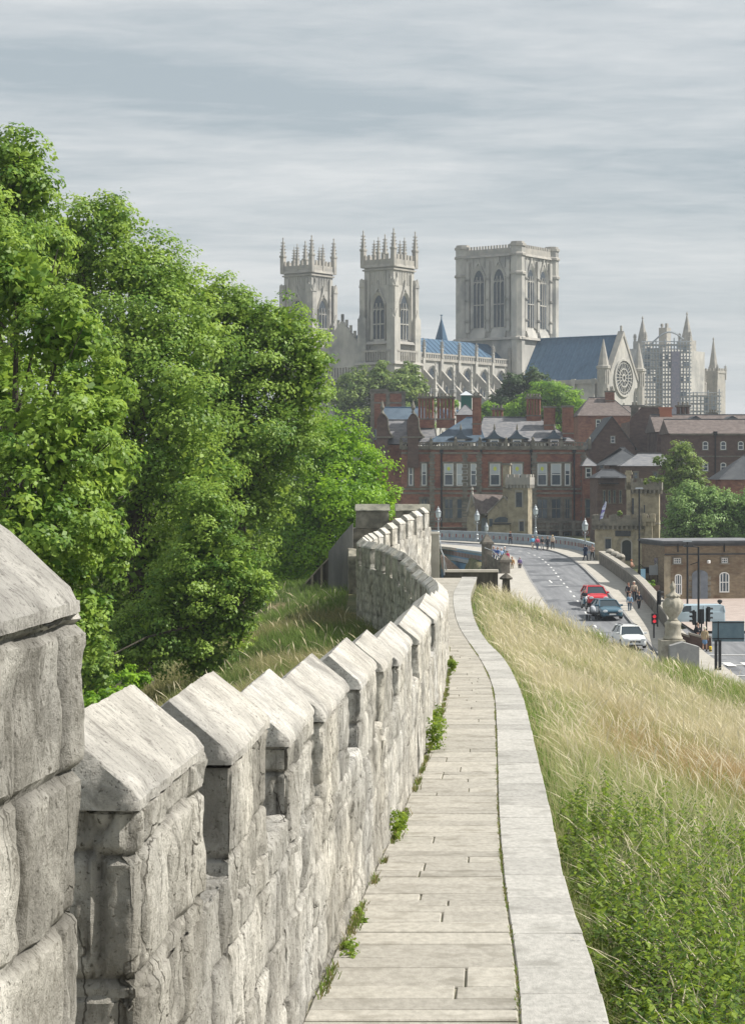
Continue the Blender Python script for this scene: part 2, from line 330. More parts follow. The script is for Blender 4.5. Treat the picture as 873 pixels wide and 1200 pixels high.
def smooth_interp(x, xp, fp):
    "Catmull-Rom through the table"
    x = np.asarray(x, float); i = np.clip(np.searchsorted(xp, x)-1, 0, len(xp)-2); t = np.clip((x-xp[i])/(xp[i+1]-xp[i]), 0, 1)
    m = np.gradient(fp, xp); h = xp[i+1]-xp[i]
    return (2*t**3-3*t**2+1)*fp[i]+(t**3-2*t**2+t)*h*m[i]+(-2*t**3+3*t**2)*fp[i+1]+(t**3-t**2)*h*m[i+1]
def pdrop(y): return smooth_interp(np.clip(y, 0, 105), PT[:, 0], PT[:, 1])
def pin(y): return smooth_interp(np.clip(y, 0, 105), PT[:, 0], PT[:, 2])
def pjo(y): return smooth_interp(np.clip(y, 0, 105), PT[:, 0], PT[:, 3])
def pout(y): return smooth_interp(np.clip(y, 0, 105), PT[:, 0], PT[:, 4])
RD = np.array([(0, 13.4), (100, 13.2), (120, 12.9), (140, 12.3), (155, 11.3), (165, 10.75), (180, 10.1), (200, 9.55), (220, 9.1), (240, 8.75), (262, 8.6), (300, 8.9), (340, 9.4), (20000, 9.4)])
def rdrop(y): return np.interp(y, RD[:, 0], RD[:, 1])
def rz(y): return CZ-float(rdrop(y))
def sstep(a, b, x): t = np.clip((x-a)/(b-a), 0, 1); return t*t*(3-2*t)

def crest_y(x): return np.interp(x, [5.0, 7.5, 10, 11.5, 16], [104, 100, 91, 87, 90])
def ground_z(x, y):
    x = np.asarray(x, float); y = np.asarray(y, float)
    p = pdrop(y); xo = pout(y); xi = np.where(y < 60, pin(y), np.minimum(pin(y), 1.2)); xi = np.where(y > 100, -0.5, xi)
    n = fbm(x*0.15, y*0.15, x*0, 3, 5)
    # right bank
    br = p+0.42+0.31*np.maximum(x-xo-0.2, 0)+n*0.7*sstep(0.5, 4, x-xo)
    rl = rdrop(y)+0.16
    rl = np.where((x > 23.2) & (y > 150), np.interp(np.minimum(150+(y-150)*0.35, 400), RD[:, 0], RD[:, 1])+0.2, rl); rl = np.where((x > 23.2) & (y > 215), rdrop(y)+0.2+ (rdrop(172.75)-rdrop(y))*(1-sstep(215, 250, y)), rl)
    br = np.minimum(br, rl)
    cr = crest_y(x); k = sstep(cr, cr+7, y)
    right = br*(1-k)+rl*k
    # left berm and moat
    q = xi-0.5-x
    bl = p+0.75+0.05*np.clip(q, 0, 5)+0.42*np.clip(q-4.2, 0, 14)+n*0.8*sstep(0.5, 4, q)
    low = 12.8
    bl = np.minimum(bl, low)
    k2 = np.where(x > 4.5, np.maximum(sstep(105, 110, y), k), sstep(112, 128, y)); bl = bl*(1-k2)+low*k2
    k3 = sstep(262, 285, y); left = bl*(1-k3)+(rdrop(y)+0.16)*k3
    # join: x<5 for y>112 is left
    split = np.where(y < 112, xi-0.25, 8.5)
    w = sstep(-0.3, 0.3, x-split) if False else (x > split).astype(float)
    w = np.where(y >= 110, sstep(9.9, 10.9, x), w)
    d = right*w+left*(1-w)
    under = (y < 106) & (x > xi-0.25) & (x < xo+0.05)
    d = np.where(under, p+0.5, d)
    return CZ-d

def grid_mesh(name, xs, ys, zf, m):
    Xg, Yg = np.meshgrid(xs, ys); Zg = zf(Xg, Yg); v = np.stack([Xg, Yg, Zg], -1).reshape(-1, 3); nx = len(xs); ny = len(ys)
    i, j = np.meshgrid(np.arange(nx-1), np.arange(ny-1)); a = (j*nx+i).ravel(); f = np.stack([a, a+1, a+nx+1, a+nx], -1)
    o = np_mesh(name, v, f, m); o.data.polygons.foreach_set('use_smooth', [True]*len(f)); return o
def np_mesh(name, v, f, m, parent=None):
    me = bpy.data.meshes.new(name); v = np.ascontiguousarray(v, dtype=np.float32); f = np.ascontiguousarray(f, dtype=np.int32); k = f.shape[1]
    me.vertices.add(len(v)); me.vertices.foreach_set('co', v.ravel()); me.loops.add(f.size); me.loops.foreach_set('vertex_index', f.ravel())
    me.polygons.add(len(f)); me.polygons.foreach_set('loop_start', np.arange(0, f.size, k, dtype=np.int32)); 
    try: me.polygons.foreach_set('loop_total', np.full(len(f), k, dtype=np.int32))
    except Exception: pass
    me.update(calc_edges=True); me.validate(); me.materials.append(m)
    o = bpy.data.objects.new(name, me); COL.objects.link(o)
    if parent: o.parent = parent
    return o
def set_attr(o, name, arr, domain='POINT'):
    arr = np.asarray(arr, float)
    if arr.ndim == 1: a = o.data.attributes.new(name, 'FLOAT', domain); a.data.foreach_set('value', arr.astype(np.float32))
    else:
        a = o.data.attributes.new(name, 'FLOAT_COLOR', domain); c = np.ones((len(arr), 4), np.float32); c[:, :3] = arr; a.data.foreach_set('color', c.ravel())

xs = np.unique(np.concatenate([np.linspace(-3000, -60, 14), np.linspace(-60, -12, 25), np.linspace(-12, 26, 153), np.linspace(26, 60, 20), np.linspace(60, 3000, 14)]))
ys = np.unique(np.concatenate([np.linspace(-60, 0, 6), np.linspace(0, 40, 81), np.linspace(40, 130, 121), np.linspace(130, 300, 60), np.linspace(300, 900, 12), np.linspace(900, 5000, 10)]))
g = grid_mesh('ground', xs, ys, ground_z, M_earth); tag(g, kind='structure')

# ------------------------------------------------------------------ road, footways, kerbs (each sheet clear of the one below)
KL = [(100, 14.0), (146, 14.0), (160, 14.1), (177, 14.34), (189, 14.6), (203, 15.1), (212, 15.25), (220, 15.3), (228, 14.9), (236, 13.7), (243, 11.6), (248, 9.0), (252, 5.5), (256, 0), (262, -12)]
KR = [(100, 19.3), (146, 19.4), (156, 19.5), (169, 19.9), (191, 20.5), (210, 21.0), (225, 20.95), (235, 19.9), (241, 17.9), (247, 15.4), (252, 12.2), (256.5, 9.2), (260, 5.5), (264, 0), (270, -12)]
def resample(P, n):
    P = np.array(P, float); s = np.concatenate([[0], np.cumsum(np.hypot(*np.diff(P, axis=0).T))]); t = np.linspace(0, s[-1], n)
    return np.stack([smooth_interp(t, s, P[:, 0]), smooth_interp(t, s, P[:, 1])], -1)
nK = 90; kl = resample(KL, nK)[:, ::-1]; kr = resample(KR, nK)[:, ::-1]       # now (x, y)
def offset(P, o):
    d = np.gradient(P, axis=0); d /= np.linalg.norm(d, axis=1)[:, None]; return P+np.stack([d[:, 1], -d[:, 0]], -1)*o
def strip(name, A, B, zo, m, label=None, cuts=None, thick=0.0):
    n = len(A); v = []; f = []
    for i in range(n):
        v.append((A[i, 0], A[i, 1], rz(A[i, 1])+zo)); v.append((B[i, 0], B[i, 1], rz(B[i, 1])+zo))
    f = [(2*i, 2*i+1, 2*i+3, 2*i+2) for i in range(n-1)]
    if thick:
        b = len(v); v += [(p[0], p[1], p[2]-thick) for p in v[:b]]
        f += [(b+2*i, b+2*i+2, b+2*i+3, b+2*i+1) for i in range(n-1)]+[(2*i, 2*i+2, b+2*i+2, b+2*i) for i in range(n-1)]+[(2*i+1, b+2*i+1, b+2*i+3, 2*i+3) for i in range(n-1)]
    mb = MB(); mb.add(v, f); o = mb.build(name, m, smooth=False); return tag(o, kind='structure')
strip('road', offset(kl, -0.3), offset(kr, 0.3), 0.0, M_road)
strip('kerb', kr, offset(kr, 0.18), 0.14, M_kerb, thick=0.4)
strip('kerb', offset(kl, -0.18), kl, 0.13, M_kerb, thick=0.4)
strip('pavement', offset(kr, 0.18), offset(kr, 3.3), 0.134, M_pave, thick=0.3)
strip('pavement', offset(kl, -3.4), offset(kl, -0.18), 0.126, M_pave, thick=0.3)
# plaza and side road on the right, junction
def flat(name, poly, z, m, kind='structure'):
    mb = MB(); mb.add([(x, y, z if z is not None else rz(y)+0.0) for x, y in poly], [tuple(range(len(poly)))]); return tag(mb.build(name, m), kind=kind)
mb = MB(); ny = 12
for i in range(ny):
    y = 100+i*(173-100)/(ny-1); 
    mb.v += [(19.0 if y < 150 else 23.5, y, rz(max(y, 120) if y < 150 else 150+(y-150)*0.35)-0.02), (70, y, rz(max(y, 120) if y < 150 else 150+(y-150)*0.35)-0.02)]
mb.f = [(2*i, 2*i+1, 2*i+3, 2*i+2) for i in range(ny-1)]; mb.mi = [0]*len(mb.f)
tag(mb.build('side_road', M_road), kind='structure')
mb = MB()
for i in range(8):
    y = 150+i*5; z = rz(150+(y-150)*0.35)+0.10; mb.v += [(23.6, y, z), (70, y, z)]
mb.f = [(2*i, 2*i+1, 2*i+3, 2*i+2) for i in range(7)]; mb.mi = [0]*7
tag(mb.build('forecourt_paving', M_plaza), kind='structure')
# painted markings
mb = MB()
def dash(x0, y0, x1, y1, w, zo=0.012):
    d = Vector((x1-x0, y1-y0)); n = Vector((d.y, -d.x)).normalized()*w/2
    mb.add([(x0-n.x, y0-n.y, rz(y0)+zo), (x0+n.x, y0+n.y, rz(y0)+zo), (x1+n.x, y1+n.y, rz(y1)+zo), (x1-n.x, y1-n.y, rz(y1)+zo)], [(0, 1, 2, 3)])
mid = kl*0.52+kr*0.48
for i in range(4, nK-16, 2):
    a, b = mid[i], mid[i]*0.35+mid[i+1]*0.65; dash(a[0], a[1], b[0], b[1], 0.16)
dash(15.7, 183, 17.0, 183, 0.35); dash(16.3, 186, 16.3, 189, 0.14)
for k in range(4): dash(23+k*1.2, 134+0*k, 23.6+k*1.2, 134, 3.0, 0.012)
for yy in (128, 133.5, 139): dash(22, yy, 40, yy, 0.35, 0.012)
tag(mb.build('road_markings', M_line), kind='structure')

# ------------------------------------------------------------------ wall walk: slabs laid on a mortar bed
mb = MB(); n = 120
yy = np.concatenate([np.linspace(0, 60, 90), np.linspace(61, 104.5, 40)])
fl = lambda y: float(pin(y)) if y < 58 else (float(pin(y))-0.3)
for y in yy: 
    z = CZ-float(pdrop(y))-0.018; mb.v += [(fl(y)-0.05, y, z), (float(pout(y))-0.02, y, z), (float(pout(y))-0.04, y, z-0.9)]
mb.f = [(3*i, 3*i+1, 3*i+4, 3*i+3) for i in range(len(yy)-1)]+[(3*i+1, 3*i+2, 3*i+5, 3*i+4) for i in range(len(yy)-1)]; mb.mi = [0]*len(mb.f)
tag(mb.build('walk_bed', M_joint), kind='structure')
def slab_quads(rows, fa, fb, splits, gap, zo, matl, name, jit=0.006, ex=0.0):
    mb = MB(); tones = []
    for (y0, y1) in rows:
        k = splits(y0); cuts = [0]+sorted(k)+[1]
        for a, b in zip(cuts[:-1], cuts[1:]):
            t = random.uniform(0.84, 1.10); tz = [random.uniform(-jit, jit) for _ in range(4)]; vs = []; nseg = 2 if y1-y0 > 0.5 else 1
            js = random.uniform(-0.02, 0.02); ys_ = [y0+gap/2+random.uniform(-.01, .01), y1-gap/2+random.uniform(-.01, .01)]
            q = []
            for yj, u in ((ys_[0], a), (ys_[0], b), (ys_[1], b), (ys_[1], a)):
                A, B = fa(yj), fb(yj); xx = A+(B-A)*u; xx += gap/2 if u == a else -gap/2
                if u == 1: xx += random.uniform(-ex, ex)
                q.append((xx, yj))
            top = [(p[0], p[1], CZ-float(pdrop(p[1]))+zo+tz[i]) for i, p in enumerate(q)]
            bot = [(p[0], p[1], p[2]-0.10) for p in top]; e = 0.012
            mb.add(top+bot, [(0, 1, 2, 3), (0, 4, 5, 1), (1, 5, 6, 2), (2, 6, 7, 3), (3, 7, 4, 0)]); tones += [t]*5
    o = mb.build(name, matl); 
    tn = np.array(tones); set_attr(o, 'tone', np.stack([tn, tn*0.995, tn*0.985], -1), 'FACE')
    b = o.modifiers.new('bevel', 'BEVEL'); b.width = 0.008; b.segments = 1
    return tag(o, kind='structure')
rows = []; y = 1.0
while y < 104: 
    s = random.uniform(0.26, 0.72); rows.append((y, y+s)); y += s
slab_quads(rows, fl, lambda y: float(pjo(y)), lambda y: ([] if random.random() < 0.72 else [random.uniform(.25, .75)]), 0.012, 0.0, M_slab, 'walkway')
rows = []; y = 1.0
while y < 104:
    s = random.uniform(0.8, 1.5); rows.append((y, y+s)); y += s
slab_quads(rows, lambda y: float(pjo(y))+0.004, lambda y: float(pout(y)), lambda y: [], 0.010, 0.001, M_kerbslab, 'walkway_edging', 0.006, 0.006)

# ------------------------------------------------------------------ the city wall
WP = [(-1.35, -1), (-1.27, 0), (-0.87, 5), (-0.59, 8.57), (-0.50, 10), (-0.317, 13), (-0.05, 17), (0.34, 23), (0.675, 28), (1.01, 33), (1.60, 45), (2.03, 55), (2.12, 60), (1.90, 67), (1.39, 75), (0.66, 81),
      (-0.05, 84.5), (-0.16, 87), (0.10, 91), (0.55, 94), (1.37, 98), (2.84, 104), (3.0, 105)]
WPa = np.array(WP); WS = np.concatenate([[0], np.cumsum(np.hypot(*np.diff(WPa, axis=0).T))])
def wpos(s, t):
    s = np.clip(s, 0, WS[-1]); e = 0.05
    x = smooth_interp(s, WS, WPa[:, 0]); y = smooth_interp(s, WS, WPa[:, 1])
    x2 = smooth_interp(np.clip(s+e, 0, WS[-1]), WS, WPa[:, 0]); y2 = smooth_interp(np.clip(s+e, 0, WS[-1]), WS, WPa[:, 1])
    x1 = smooth_interp(np.clip(s-e, 0, WS[-1]), WS, WPa[:, 0]); y1 = smooth_interp(np.clip(s-e, 0, WS[-1]), WS, WPa[:, 1])
    dx, dy = x2-x1, y2-y1; l = np.hypot(dx, dy); return x-dy/l*t, y+dx/l*t
def s_of_y(y): return float(np.interp(y, WPa[:, 1], WS))

def stone_box(acc, s0, s1, t0, t1, z0, z1, res, frame=wpos, roof=None, bottom=False, amp=1.0, course=0.40, bw=0.50, bevel=0.012, seed=0, coping=False, tres=None, taper=None):
    "a masonry block as a fine surface lattice, displaced into courses of worn stones; appended to acc"
    n1 = max(2, int(round((s1-s0)/res))+1); n2 = max(2, int(round((t1-t0)/(tres or res)))+1); n3 = max(2, int(round((z1-z0)/res))+1)
    if roof: n2 = max(n2, 5) | 1
    I, J, K = np.meshgrid(np.arange(n1), np.arange(n2), np.arange(n3), indexing='ij')
    surf = (I == 0) | (I == n1-1) | (J == 0) | (J == n2-1) | (K == 0) | (K == n3-1)
    idx = -np.ones(I.shape, int); idx[surf] = np.arange(surf.sum())
    i, j, k = I[surf], J[surf], K[surf]
    s = s0+(s1-s0)*i/(n1-1); t = t0+(t1-t0)*j/(n2-1); z = z0+(z1-z0)*k/(n3-1)
    os_ = (i == n1-1).astype(float)-(i == 0); ot = (j == n2-1).astype(float)-(j == 0); oz = (k == n3-1).astype(float)
    nb = np.abs(os_)+np.abs(ot)+oz
    u = s+t*0.93+seed*3.7
    if coping:
        wob = 0.10*fbm(s*1.2, t*3, z*0, 2, 9); ub = u/1.15+0.37*seed; fr = ub-np.floor(ub); du = np.minimum(fr, 1-fr)*1.15
        groove = np.clip(1-du/0.018, 0, 1)*0.5 if (s1-s0) > 1.5 else du*0; tone = 0.86+0.26*_h(np.floor(ub), np.floor(ub)*0+seed, np.floor(ub)*0, 3)
        h = amp*(0.03*fbm(s*3.0, t*5, z*3, 4, 21)+0.035*fbm(s*13, t*4, z*3, 4, 4))-groove*0.02
    else:
        wz = z+0.07*fbm(u*0.9, z*0.5, t*0, 2, 3)+50; cz_ = wz/course; ci = np.floor(cz_); dz = (cz_-ci); dz = np.minimum(dz, 1-dz)*course
        bww = bw*(0.7+0.8*_h(ci, ci*0+seed, ci*0, 8)); ub = u/bww+_h(ci, ci*0, ci*0+seed, 2)*5+0.10*fbm(u*2, z*3, t*0, 2, 6); bi = np.floor(ub); fr = ub-bi; du = np.minimum(fr, 1-fr)*bww
        mort = np.clip(1-np.minimum(dz, du)/(0.024+.02*fbm(u*5, z*5, t*0, 2, 91)), 0, 1)
        tone = 0.78+0.38*_h(bi, ci, ci*0+seed, 5); tone = tone*(1-0.45*mort)
        prot = (_h(bi, ci, ci*0, 15)-0.5)*0.022
        rid = fbm(u*5.5+z*1.1, z*0.8, t*0, 4, 41); ck = np.clip(1-np.abs(fbm(u*3.1+9, z*0.75, t*0, 4, 61))/0.016, 0, 1)*(fbm(u*.8, z*.8, t*0, 2, 5) > -.02); fl_ = fbm(u*4+3*fbm(z*3, u*2, t*0, 2, 8), z*2.2, t*0, 3, 63); fl_ = np.round(fl_*9)/9*.6+fl_*.4
        h = amp*(0.022*fbm(u*1.9, z*0.9, t*0, 3, 31)+0.02*rid+0.05*fl_+0.03*fbm(u*14, z*9, t*0, 3, 43)+prot)-mort*0.03*min(amp, 1.3)-ck*.022; tone = tone*(1-.35*ck)*(1+.9*np.clip(fl_, -.25, .1))
    h = h-bevel*(nb-1)*(1+0.8*fbm(s*5, t*5, z*5, 2, 55))
    if roof: 
        rr, tc, hw = roof; z = np.where(k == n3-1, z+rr*np.clip(1-np.abs(t-tc)/hw, 0, 1), z)
    s = s+os_*h; t = t+ot*h; z = z+oz*h
    if taper: t = t+taper*(z1-z)*np.where(j == 0, -1, 1)
    x, y = frame(s, t)
    v = np.stack([x, y, z], -1); faces = []
    def quads(A):  # A: 2-D index array
        a = A[:-1, :-1].ravel(); b = A[1:, :-1].ravel(); c = A[1:, 1:].ravel(); d = A[:-1, 1:].ravel(); return np.stack([a, b, c, d], -1)
    for A, fl_ in ((idx[0], 0), (idx[-1], 1), (idx[:, 0], 1), (idx[:, -1], 0), (idx[:, :, -1], 0)):
        q = quads(A); faces.append(q[:, ::-1] if fl_ == 0 else q)
    if bottom: faces.append(quads(idx[:, :, 0]))
    acc.append((v, np.concatenate(faces), tone))
def acc_build(acc, name, m, parent=None, warm=(1.0, 0.985, 0.955), rough_tone=True, recalc=True):
    vs = []; fs = []; ts = []; b = 0
    for v, f, t in acc: vs.append(v); fs.append(f+b); ts.append(t); b += len(v)
    v = np.concatenate(vs); t = np.concatenate(ts); o = np_mesh(name, v, np.concatenate(fs), m, parent)
    if recalc:
        bm = bmesh.new(); bm.from_mesh(o.data); bmesh.ops.recalc_face_normals(bm, faces=bm.faces); bm.to_mesh(o.data); bm.free()
    o.data.polygons.foreach_set('use_smooth', [True]*len(o.data.polygons)); o.data.set_sharp_from_angle(angle=R(38))
    n = 1+0.22*fbm(v[:, 0]*2.3, v[:, 1]*2.3, v[:, 2]*2.3, 3, 77); w = fbm(v[:, 0]*1.1+9, v[:, 1]*1.1, v[:, 2]*1.1, 2, 70)
    c = np.stack([t*n*(warm[0]+0.05*w), t*n*warm[1], t*n*(warm[2]-0.10*w)], -1); set_attr(o, 'tone', c); return o
wall = thing('city_wall', 'pale weathered limestone battlement wall curving along the left of the paved walk', 'wall')
TH = 0.52
ML = [(3.0, 5.66, .385, .016), (6.5, 7.75, 1.07, .015), (8.57, 9.85, 1.22, .017), (10.86, 12.3, 1.45, .022), (13.1, 15.0, 1.59, .032), (16.4, 18.2, 1.73, .04), (19.3, 20.9, 1.87, .045), (22.2, 25.2, 2.09, .05),
      (27.0, 31.0, 2.26, .06), (33, 36.8, 2.42, .07), (38.5, 42.4, 2.72, .08), (44, 47.8, 3.0, .08), (49.5, 53.0, 3.25, .09)]
bays = []
for a, b, e, r in ML: bays.append((s_of_y(a), s_of_y(b), e, r, 0.60 if e > .5 else 1.45))
rim_s = [s_of_y(q) for q in (53, 60, 67, 75, 81, 87, 94, 98, 104)]; rim_e = [3.3, 3.42, 3.5, 3.16, 3.04, 3.02, 2.88, 2.45, 1.95]
s = s_of_y(54.2)
while s < s_of_y(87.5)-1.2:
    bays.append((s, s+1.75, float(np.interp(s+.9, rim_s, rim_e)), .10, 0.75)); s += 2.55
while s < WS[-1]-1.3:
    bays.append((s, s+1.25, float(np.interp(s+.6, rim_s, rim_e)), .10, 0.75)); s += 1.78
accp = []; s_prev = 0.0
for i, (a, b, e, r, sd) in enumerate(bays):
    nxt = bays[i+1][0] if i+1 < len(bays) else WS[-1]
    start = a if i else 0.3
    ym = float(np.interp(start, WS, WPa[:, 1])); ym2 = float(np.interp(nxt, WS, WPa[:, 1]))
    zb = CZ-max(float(pdrop(ym)), float(pdrop(ym2)))-(1.6 if ym < 60 else 2.0)
    zt = CZ-e-sd
    stone_box(accp, start, nxt-0.004, 0, TH, zb, zt, r, seed=i, amp=1.0 if ym < 60 else 1.2)
    mer = []; stone_box(mer, a, b, 0.0, TH, zt, CZ-e, r*0.9, seed=i+3, amp=0.9)
    mo = acc_build(mer, 'merlon', M_wall, wall)
    cp = []; stone_box(cp, a-0.03, b+0.03, -0.012, TH+0.012, CZ-e+0.002, CZ-e+0.05, min(r, 0.05), roof=(0.225, TH/2, TH/2+0.012), bottom=True, coping=True, amp=0.55, bevel=0.008, seed=i, tres=0.036)
    acc_build(cp, 'coping', M_cap, mo)
acc_build(accp, 'parapet', M_wall, wall)

# the tower beyond the bulge: its own straight-sided block
def sframe(ox, oy, ang):
    c, s_ = math.cos(ang), math.sin(ang)
    return lambda s, t: (ox+s*c-t*s_, oy+s*s_+t*c)
tw = thing('wall_tower', 'dark weathered stone tower of the city wall with two broad merlons, behind the curved battlement', 'tower')
D = 107.0; fr = sframe(X(413, D), D, 0.0)
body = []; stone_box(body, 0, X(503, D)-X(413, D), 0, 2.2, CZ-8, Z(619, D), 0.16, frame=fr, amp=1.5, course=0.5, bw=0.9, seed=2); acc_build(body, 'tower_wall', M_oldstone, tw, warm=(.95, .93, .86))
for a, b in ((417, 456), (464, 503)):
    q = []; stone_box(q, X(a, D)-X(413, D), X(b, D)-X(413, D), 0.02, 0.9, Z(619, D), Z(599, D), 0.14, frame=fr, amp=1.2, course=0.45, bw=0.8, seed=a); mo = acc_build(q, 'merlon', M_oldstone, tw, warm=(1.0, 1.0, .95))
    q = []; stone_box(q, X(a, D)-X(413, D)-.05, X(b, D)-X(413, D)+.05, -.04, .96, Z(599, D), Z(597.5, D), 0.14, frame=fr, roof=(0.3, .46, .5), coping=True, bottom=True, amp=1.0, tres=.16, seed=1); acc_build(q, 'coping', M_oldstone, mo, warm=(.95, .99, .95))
q = []; fb_ = sframe(X(408, 103), 103, 0); stone_box(q, 0, X(437, 103)-X(408, 103), 0, 2.5, CZ-8, Z(652, 103), 0.16, frame=fb_, amp=1.3, seed=9, roof=(0.35, 1.2, 1.3)); acc_build(q, 'buttress', M_oldstone, tw, warm=(1.3, 1.3, 1.2))
# stepped side wall running down to the left
sw = MB(); pr = [(X(413.5, 106), Z(613, 106)), (X(400, 106), Z(628, 106)), (X(385, 106), Z(647, 106)), (X(385, 106), CZ-9), (X(413.5, 106), CZ-9)]
sw.prism(pr, 'y', 105.6, 106.6); o = sw.build('side_wall', mat('grey_render', (0.17, 0.17, 0.165), 0.9, (0.27, 0.265, 0.25), 1.2, 0.4, 5, stretch=(2, 1, .3), dist=.05), tw)
fe = thing('boundary_wall', 'low dark wall with sloping top running down from the stone tower under the trees', 'wall')
sw = MB(); pr = [(X(385.5, 109), Z(655, 109)), (X(372, 109), Z(669, 109)), (X(355, 109), Z(688, 109)), (X(355, 109), CZ-9), (X(385.5, 109), CZ-9)]
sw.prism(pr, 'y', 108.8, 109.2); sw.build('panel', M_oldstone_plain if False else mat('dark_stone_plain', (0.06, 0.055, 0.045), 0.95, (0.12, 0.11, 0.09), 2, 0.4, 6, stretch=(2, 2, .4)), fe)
sw = MB(); 
for (a, ya), (b, yb) in (((355, 688), (371.5, 669.5)), ((372, 669), (385.5, 655))):
    sw.prism([(X(a, 109), Z(ya, 109)), (X(b, 109), Z(yb, 109)), (X(b, 109), Z(yb, 109)+.1), (X(a, 109), Z(ya, 109)+.1)], 'y', 108.7, 109.3)
sw.build('coping', M_lodge, fe)
sw = MB()
for p in (355, 366, 377): sw.box(X(p, 109)-.06, X(p, 109)+.06, 108.64, 108.79, CZ-9, Z(688-(p-355)*1.1, 109)+.05)
sw.build('post', M_lodge, fe)
# pale end pier of the walk with handrail
D = 106.0
ep = thing('stone_pier', 'pale squared stone pier with flat cap at the end of the wall walk', 'pier', (X(509.5, D), D, Z(676, D)))
mb = MB(); h = (676-626)/F*D; mb.cbox((0, 0, -0.3), (.46, .46, h+.3)); mb.build('shaft', M_cap_plain if False else mat('pale_ashlar', (.45, .42, .36), .9, (.56, .53, .46), 2), ep, bevel=.01)
MB().cbox((0, 0, h), (.54, .54, .12), .03).build('cap', MATS['pale_ashlar'], ep, bevel=.01)
hr = MB(); 
for yo in (0,): hr.path([W(515.5, 636, D), W(517, 645, D), W(520, 652, D-.5), W(520.5, 674, D-.5)], .035)
hr.path([W(523, 668, D), W(520, 655, D-.3)], .03)
tag(hr.build('handrail', M_silver), 'thin curved grey handrail beside the pale stone pier', 'handrail')
# low wall closing the end of the walk
lw = thing('low_wall', 'low dark stone wall with pale coping across the end of the walk', 'wall', (X(553, D), D+1.2, Z(680, D+1.2)))
w2 = (586-522)/F*D/2; MB().box(-w2, w2, -.15, .15, -1.5, .42).build('base', mat('dark_stone_plain', (0.06, 0.055, 0.045)), lw, bevel=.01)
MB().box(-w2-.04, w2+.04, -.22, .22, .42, .56, (.02, .02, .04, .04)).build('coping', MATS['pale_ashlar'], lw, bevel=.015)
nw = thing('newel_post', 'small dark leaning stone newel at the top of the stairs in the grass', 'post', (X(593, 110), 110, Z(690, 110)))
MB().cbox((0, 0, -.8), (.5, .5, 1.3), .06).build('shaft', MATS['dark_stone_plain'], nw, bevel=.02); MB().lathe([(.33, 0), (.36, .08), (.2, .22), (.03, .34)], (0, 0, .5), 8).build('cap', MATS['dark_stone_plain'], nw)
# ------------------------------------------------------------------ buildings
def sub(name, parent, matl, fn, **kw):
    mb = MB(); fn(mb); return mb.build(name, matl, parent, **kw)
def sash(parent, x0, x1, z0, z1, y=0.0, stone=M_dress, frame=M_white, blind=0.0, poster=False, arch=False, mull=1, sur=0.14, fr=0.07, pane=M_pane):
    "a window on the wall plane y (facing -y): surround, frame, pane as parts"
    w = x1-x0; h = z1-z0
    if arch: out = lambda e: [(x0-e, z0-e), (x1+e, z0-e)]+arch_pts(x0-e, x1+e, z1-w*.35, z1+e, 6, True)
    else: out = lambda e: [(x0-e, z0-e), (x1+e, z0-e), (x1+e, z1+e), (x0-e, z1+e)]
    p = MB()
    if sur and stone:
        for q in ((x0-sur, x0, z0-.02, z1), (x1, x1+sur, z0-.02, z1)): p.box(q[0], q[1], y-.09, y+.05, q[2], q[3])
        if not arch: p.box(x0-sur-.05, x1+sur+.05, y-.13, y+.05, z1, z1+sur*1.1)
        p.box(x0-sur-.08, x1+sur+.08, y-.18, y+.05, z0-.02-sur, z0-.02)
    nf = len(p.f); p.m = 1
    p.box(x0, x0+fr, y-.055, y+.02, z0, z1-(w*.3 if arch else 0)); p.box(x1-fr, x1, y-.055, y+.02, z0, z1-(w*.3 if arch else 0)); p.box(x0+fr, x1-fr, y-.055, y+.02, z0, z0+fr)
    p.box(x0+fr, x1-fr, y-.05, y+.02, z0+h*.5-fr*.4, z0+h*.5+fr*.4)
    if not arch: p.box(x0+fr, x1-fr, y-.055, y+.02, z1-fr, z1)
    else:
        pts = arch_pts(x0, x1, z1-w*.35, z1, 6, True); pin_ = arch_pts(x0+fr, x1-fr, z1-w*.35, z1-fr, 6, True)
        for i in range(len(pts)-1):
            p.add([(pts[i][0], y-.055, pts[i][1]), (pts[i+1][0], y-.055, pts[i+1][1]), (pin_[i+1][0], y-.055, pin_[i+1][1]), (pin_[i][0], y-.055, pin_[i][1]),
                   (pts[i][0], y+.01, pts[i][1]), (pts[i+1][0], y+.01, pts[i+1][1]), (pin_[i+1][0], y+.01, pin_[i+1][1]), (pin_[i][0], y+.01, pin_[i][1])], [(0, 1, 2, 3), (0, 4, 5, 1), (3, 2, 6, 7)])
    for k in range(1, mull): 
        xx = x0+w*k/mull; p.box(xx-fr*.35, xx+fr*.35, y-.05, y+.02, z0+fr, z1-(fr if not arch else w*.08))
    o = p.build('window', [stone or M_dress, frame], parent)
    g = MB(); g.prism(out(-.01), 'y', y-.025, y-.004); go = g.build('pane', pane, o)
    if blind: b = MB(); b.box(x0+fr, x1-fr, y-.035, y-.027, z1-fr-h*blind, z1-fr); b.build('blind', M_blind, o)
    if poster: b = MB(); cx = (x0+x1)/2; b.prism([(cx+w*.2*math.cos(a)*(1 if k % 2 else .75), z1-h*.24+w*.24*math.sin(a)*(1 if k % 2 else .75)) for k, a in enumerate([i*math.pi/6 for i in range(12)])], 'y', y-.043, y-.037); b.build('poster', M_poster, o)
    return o
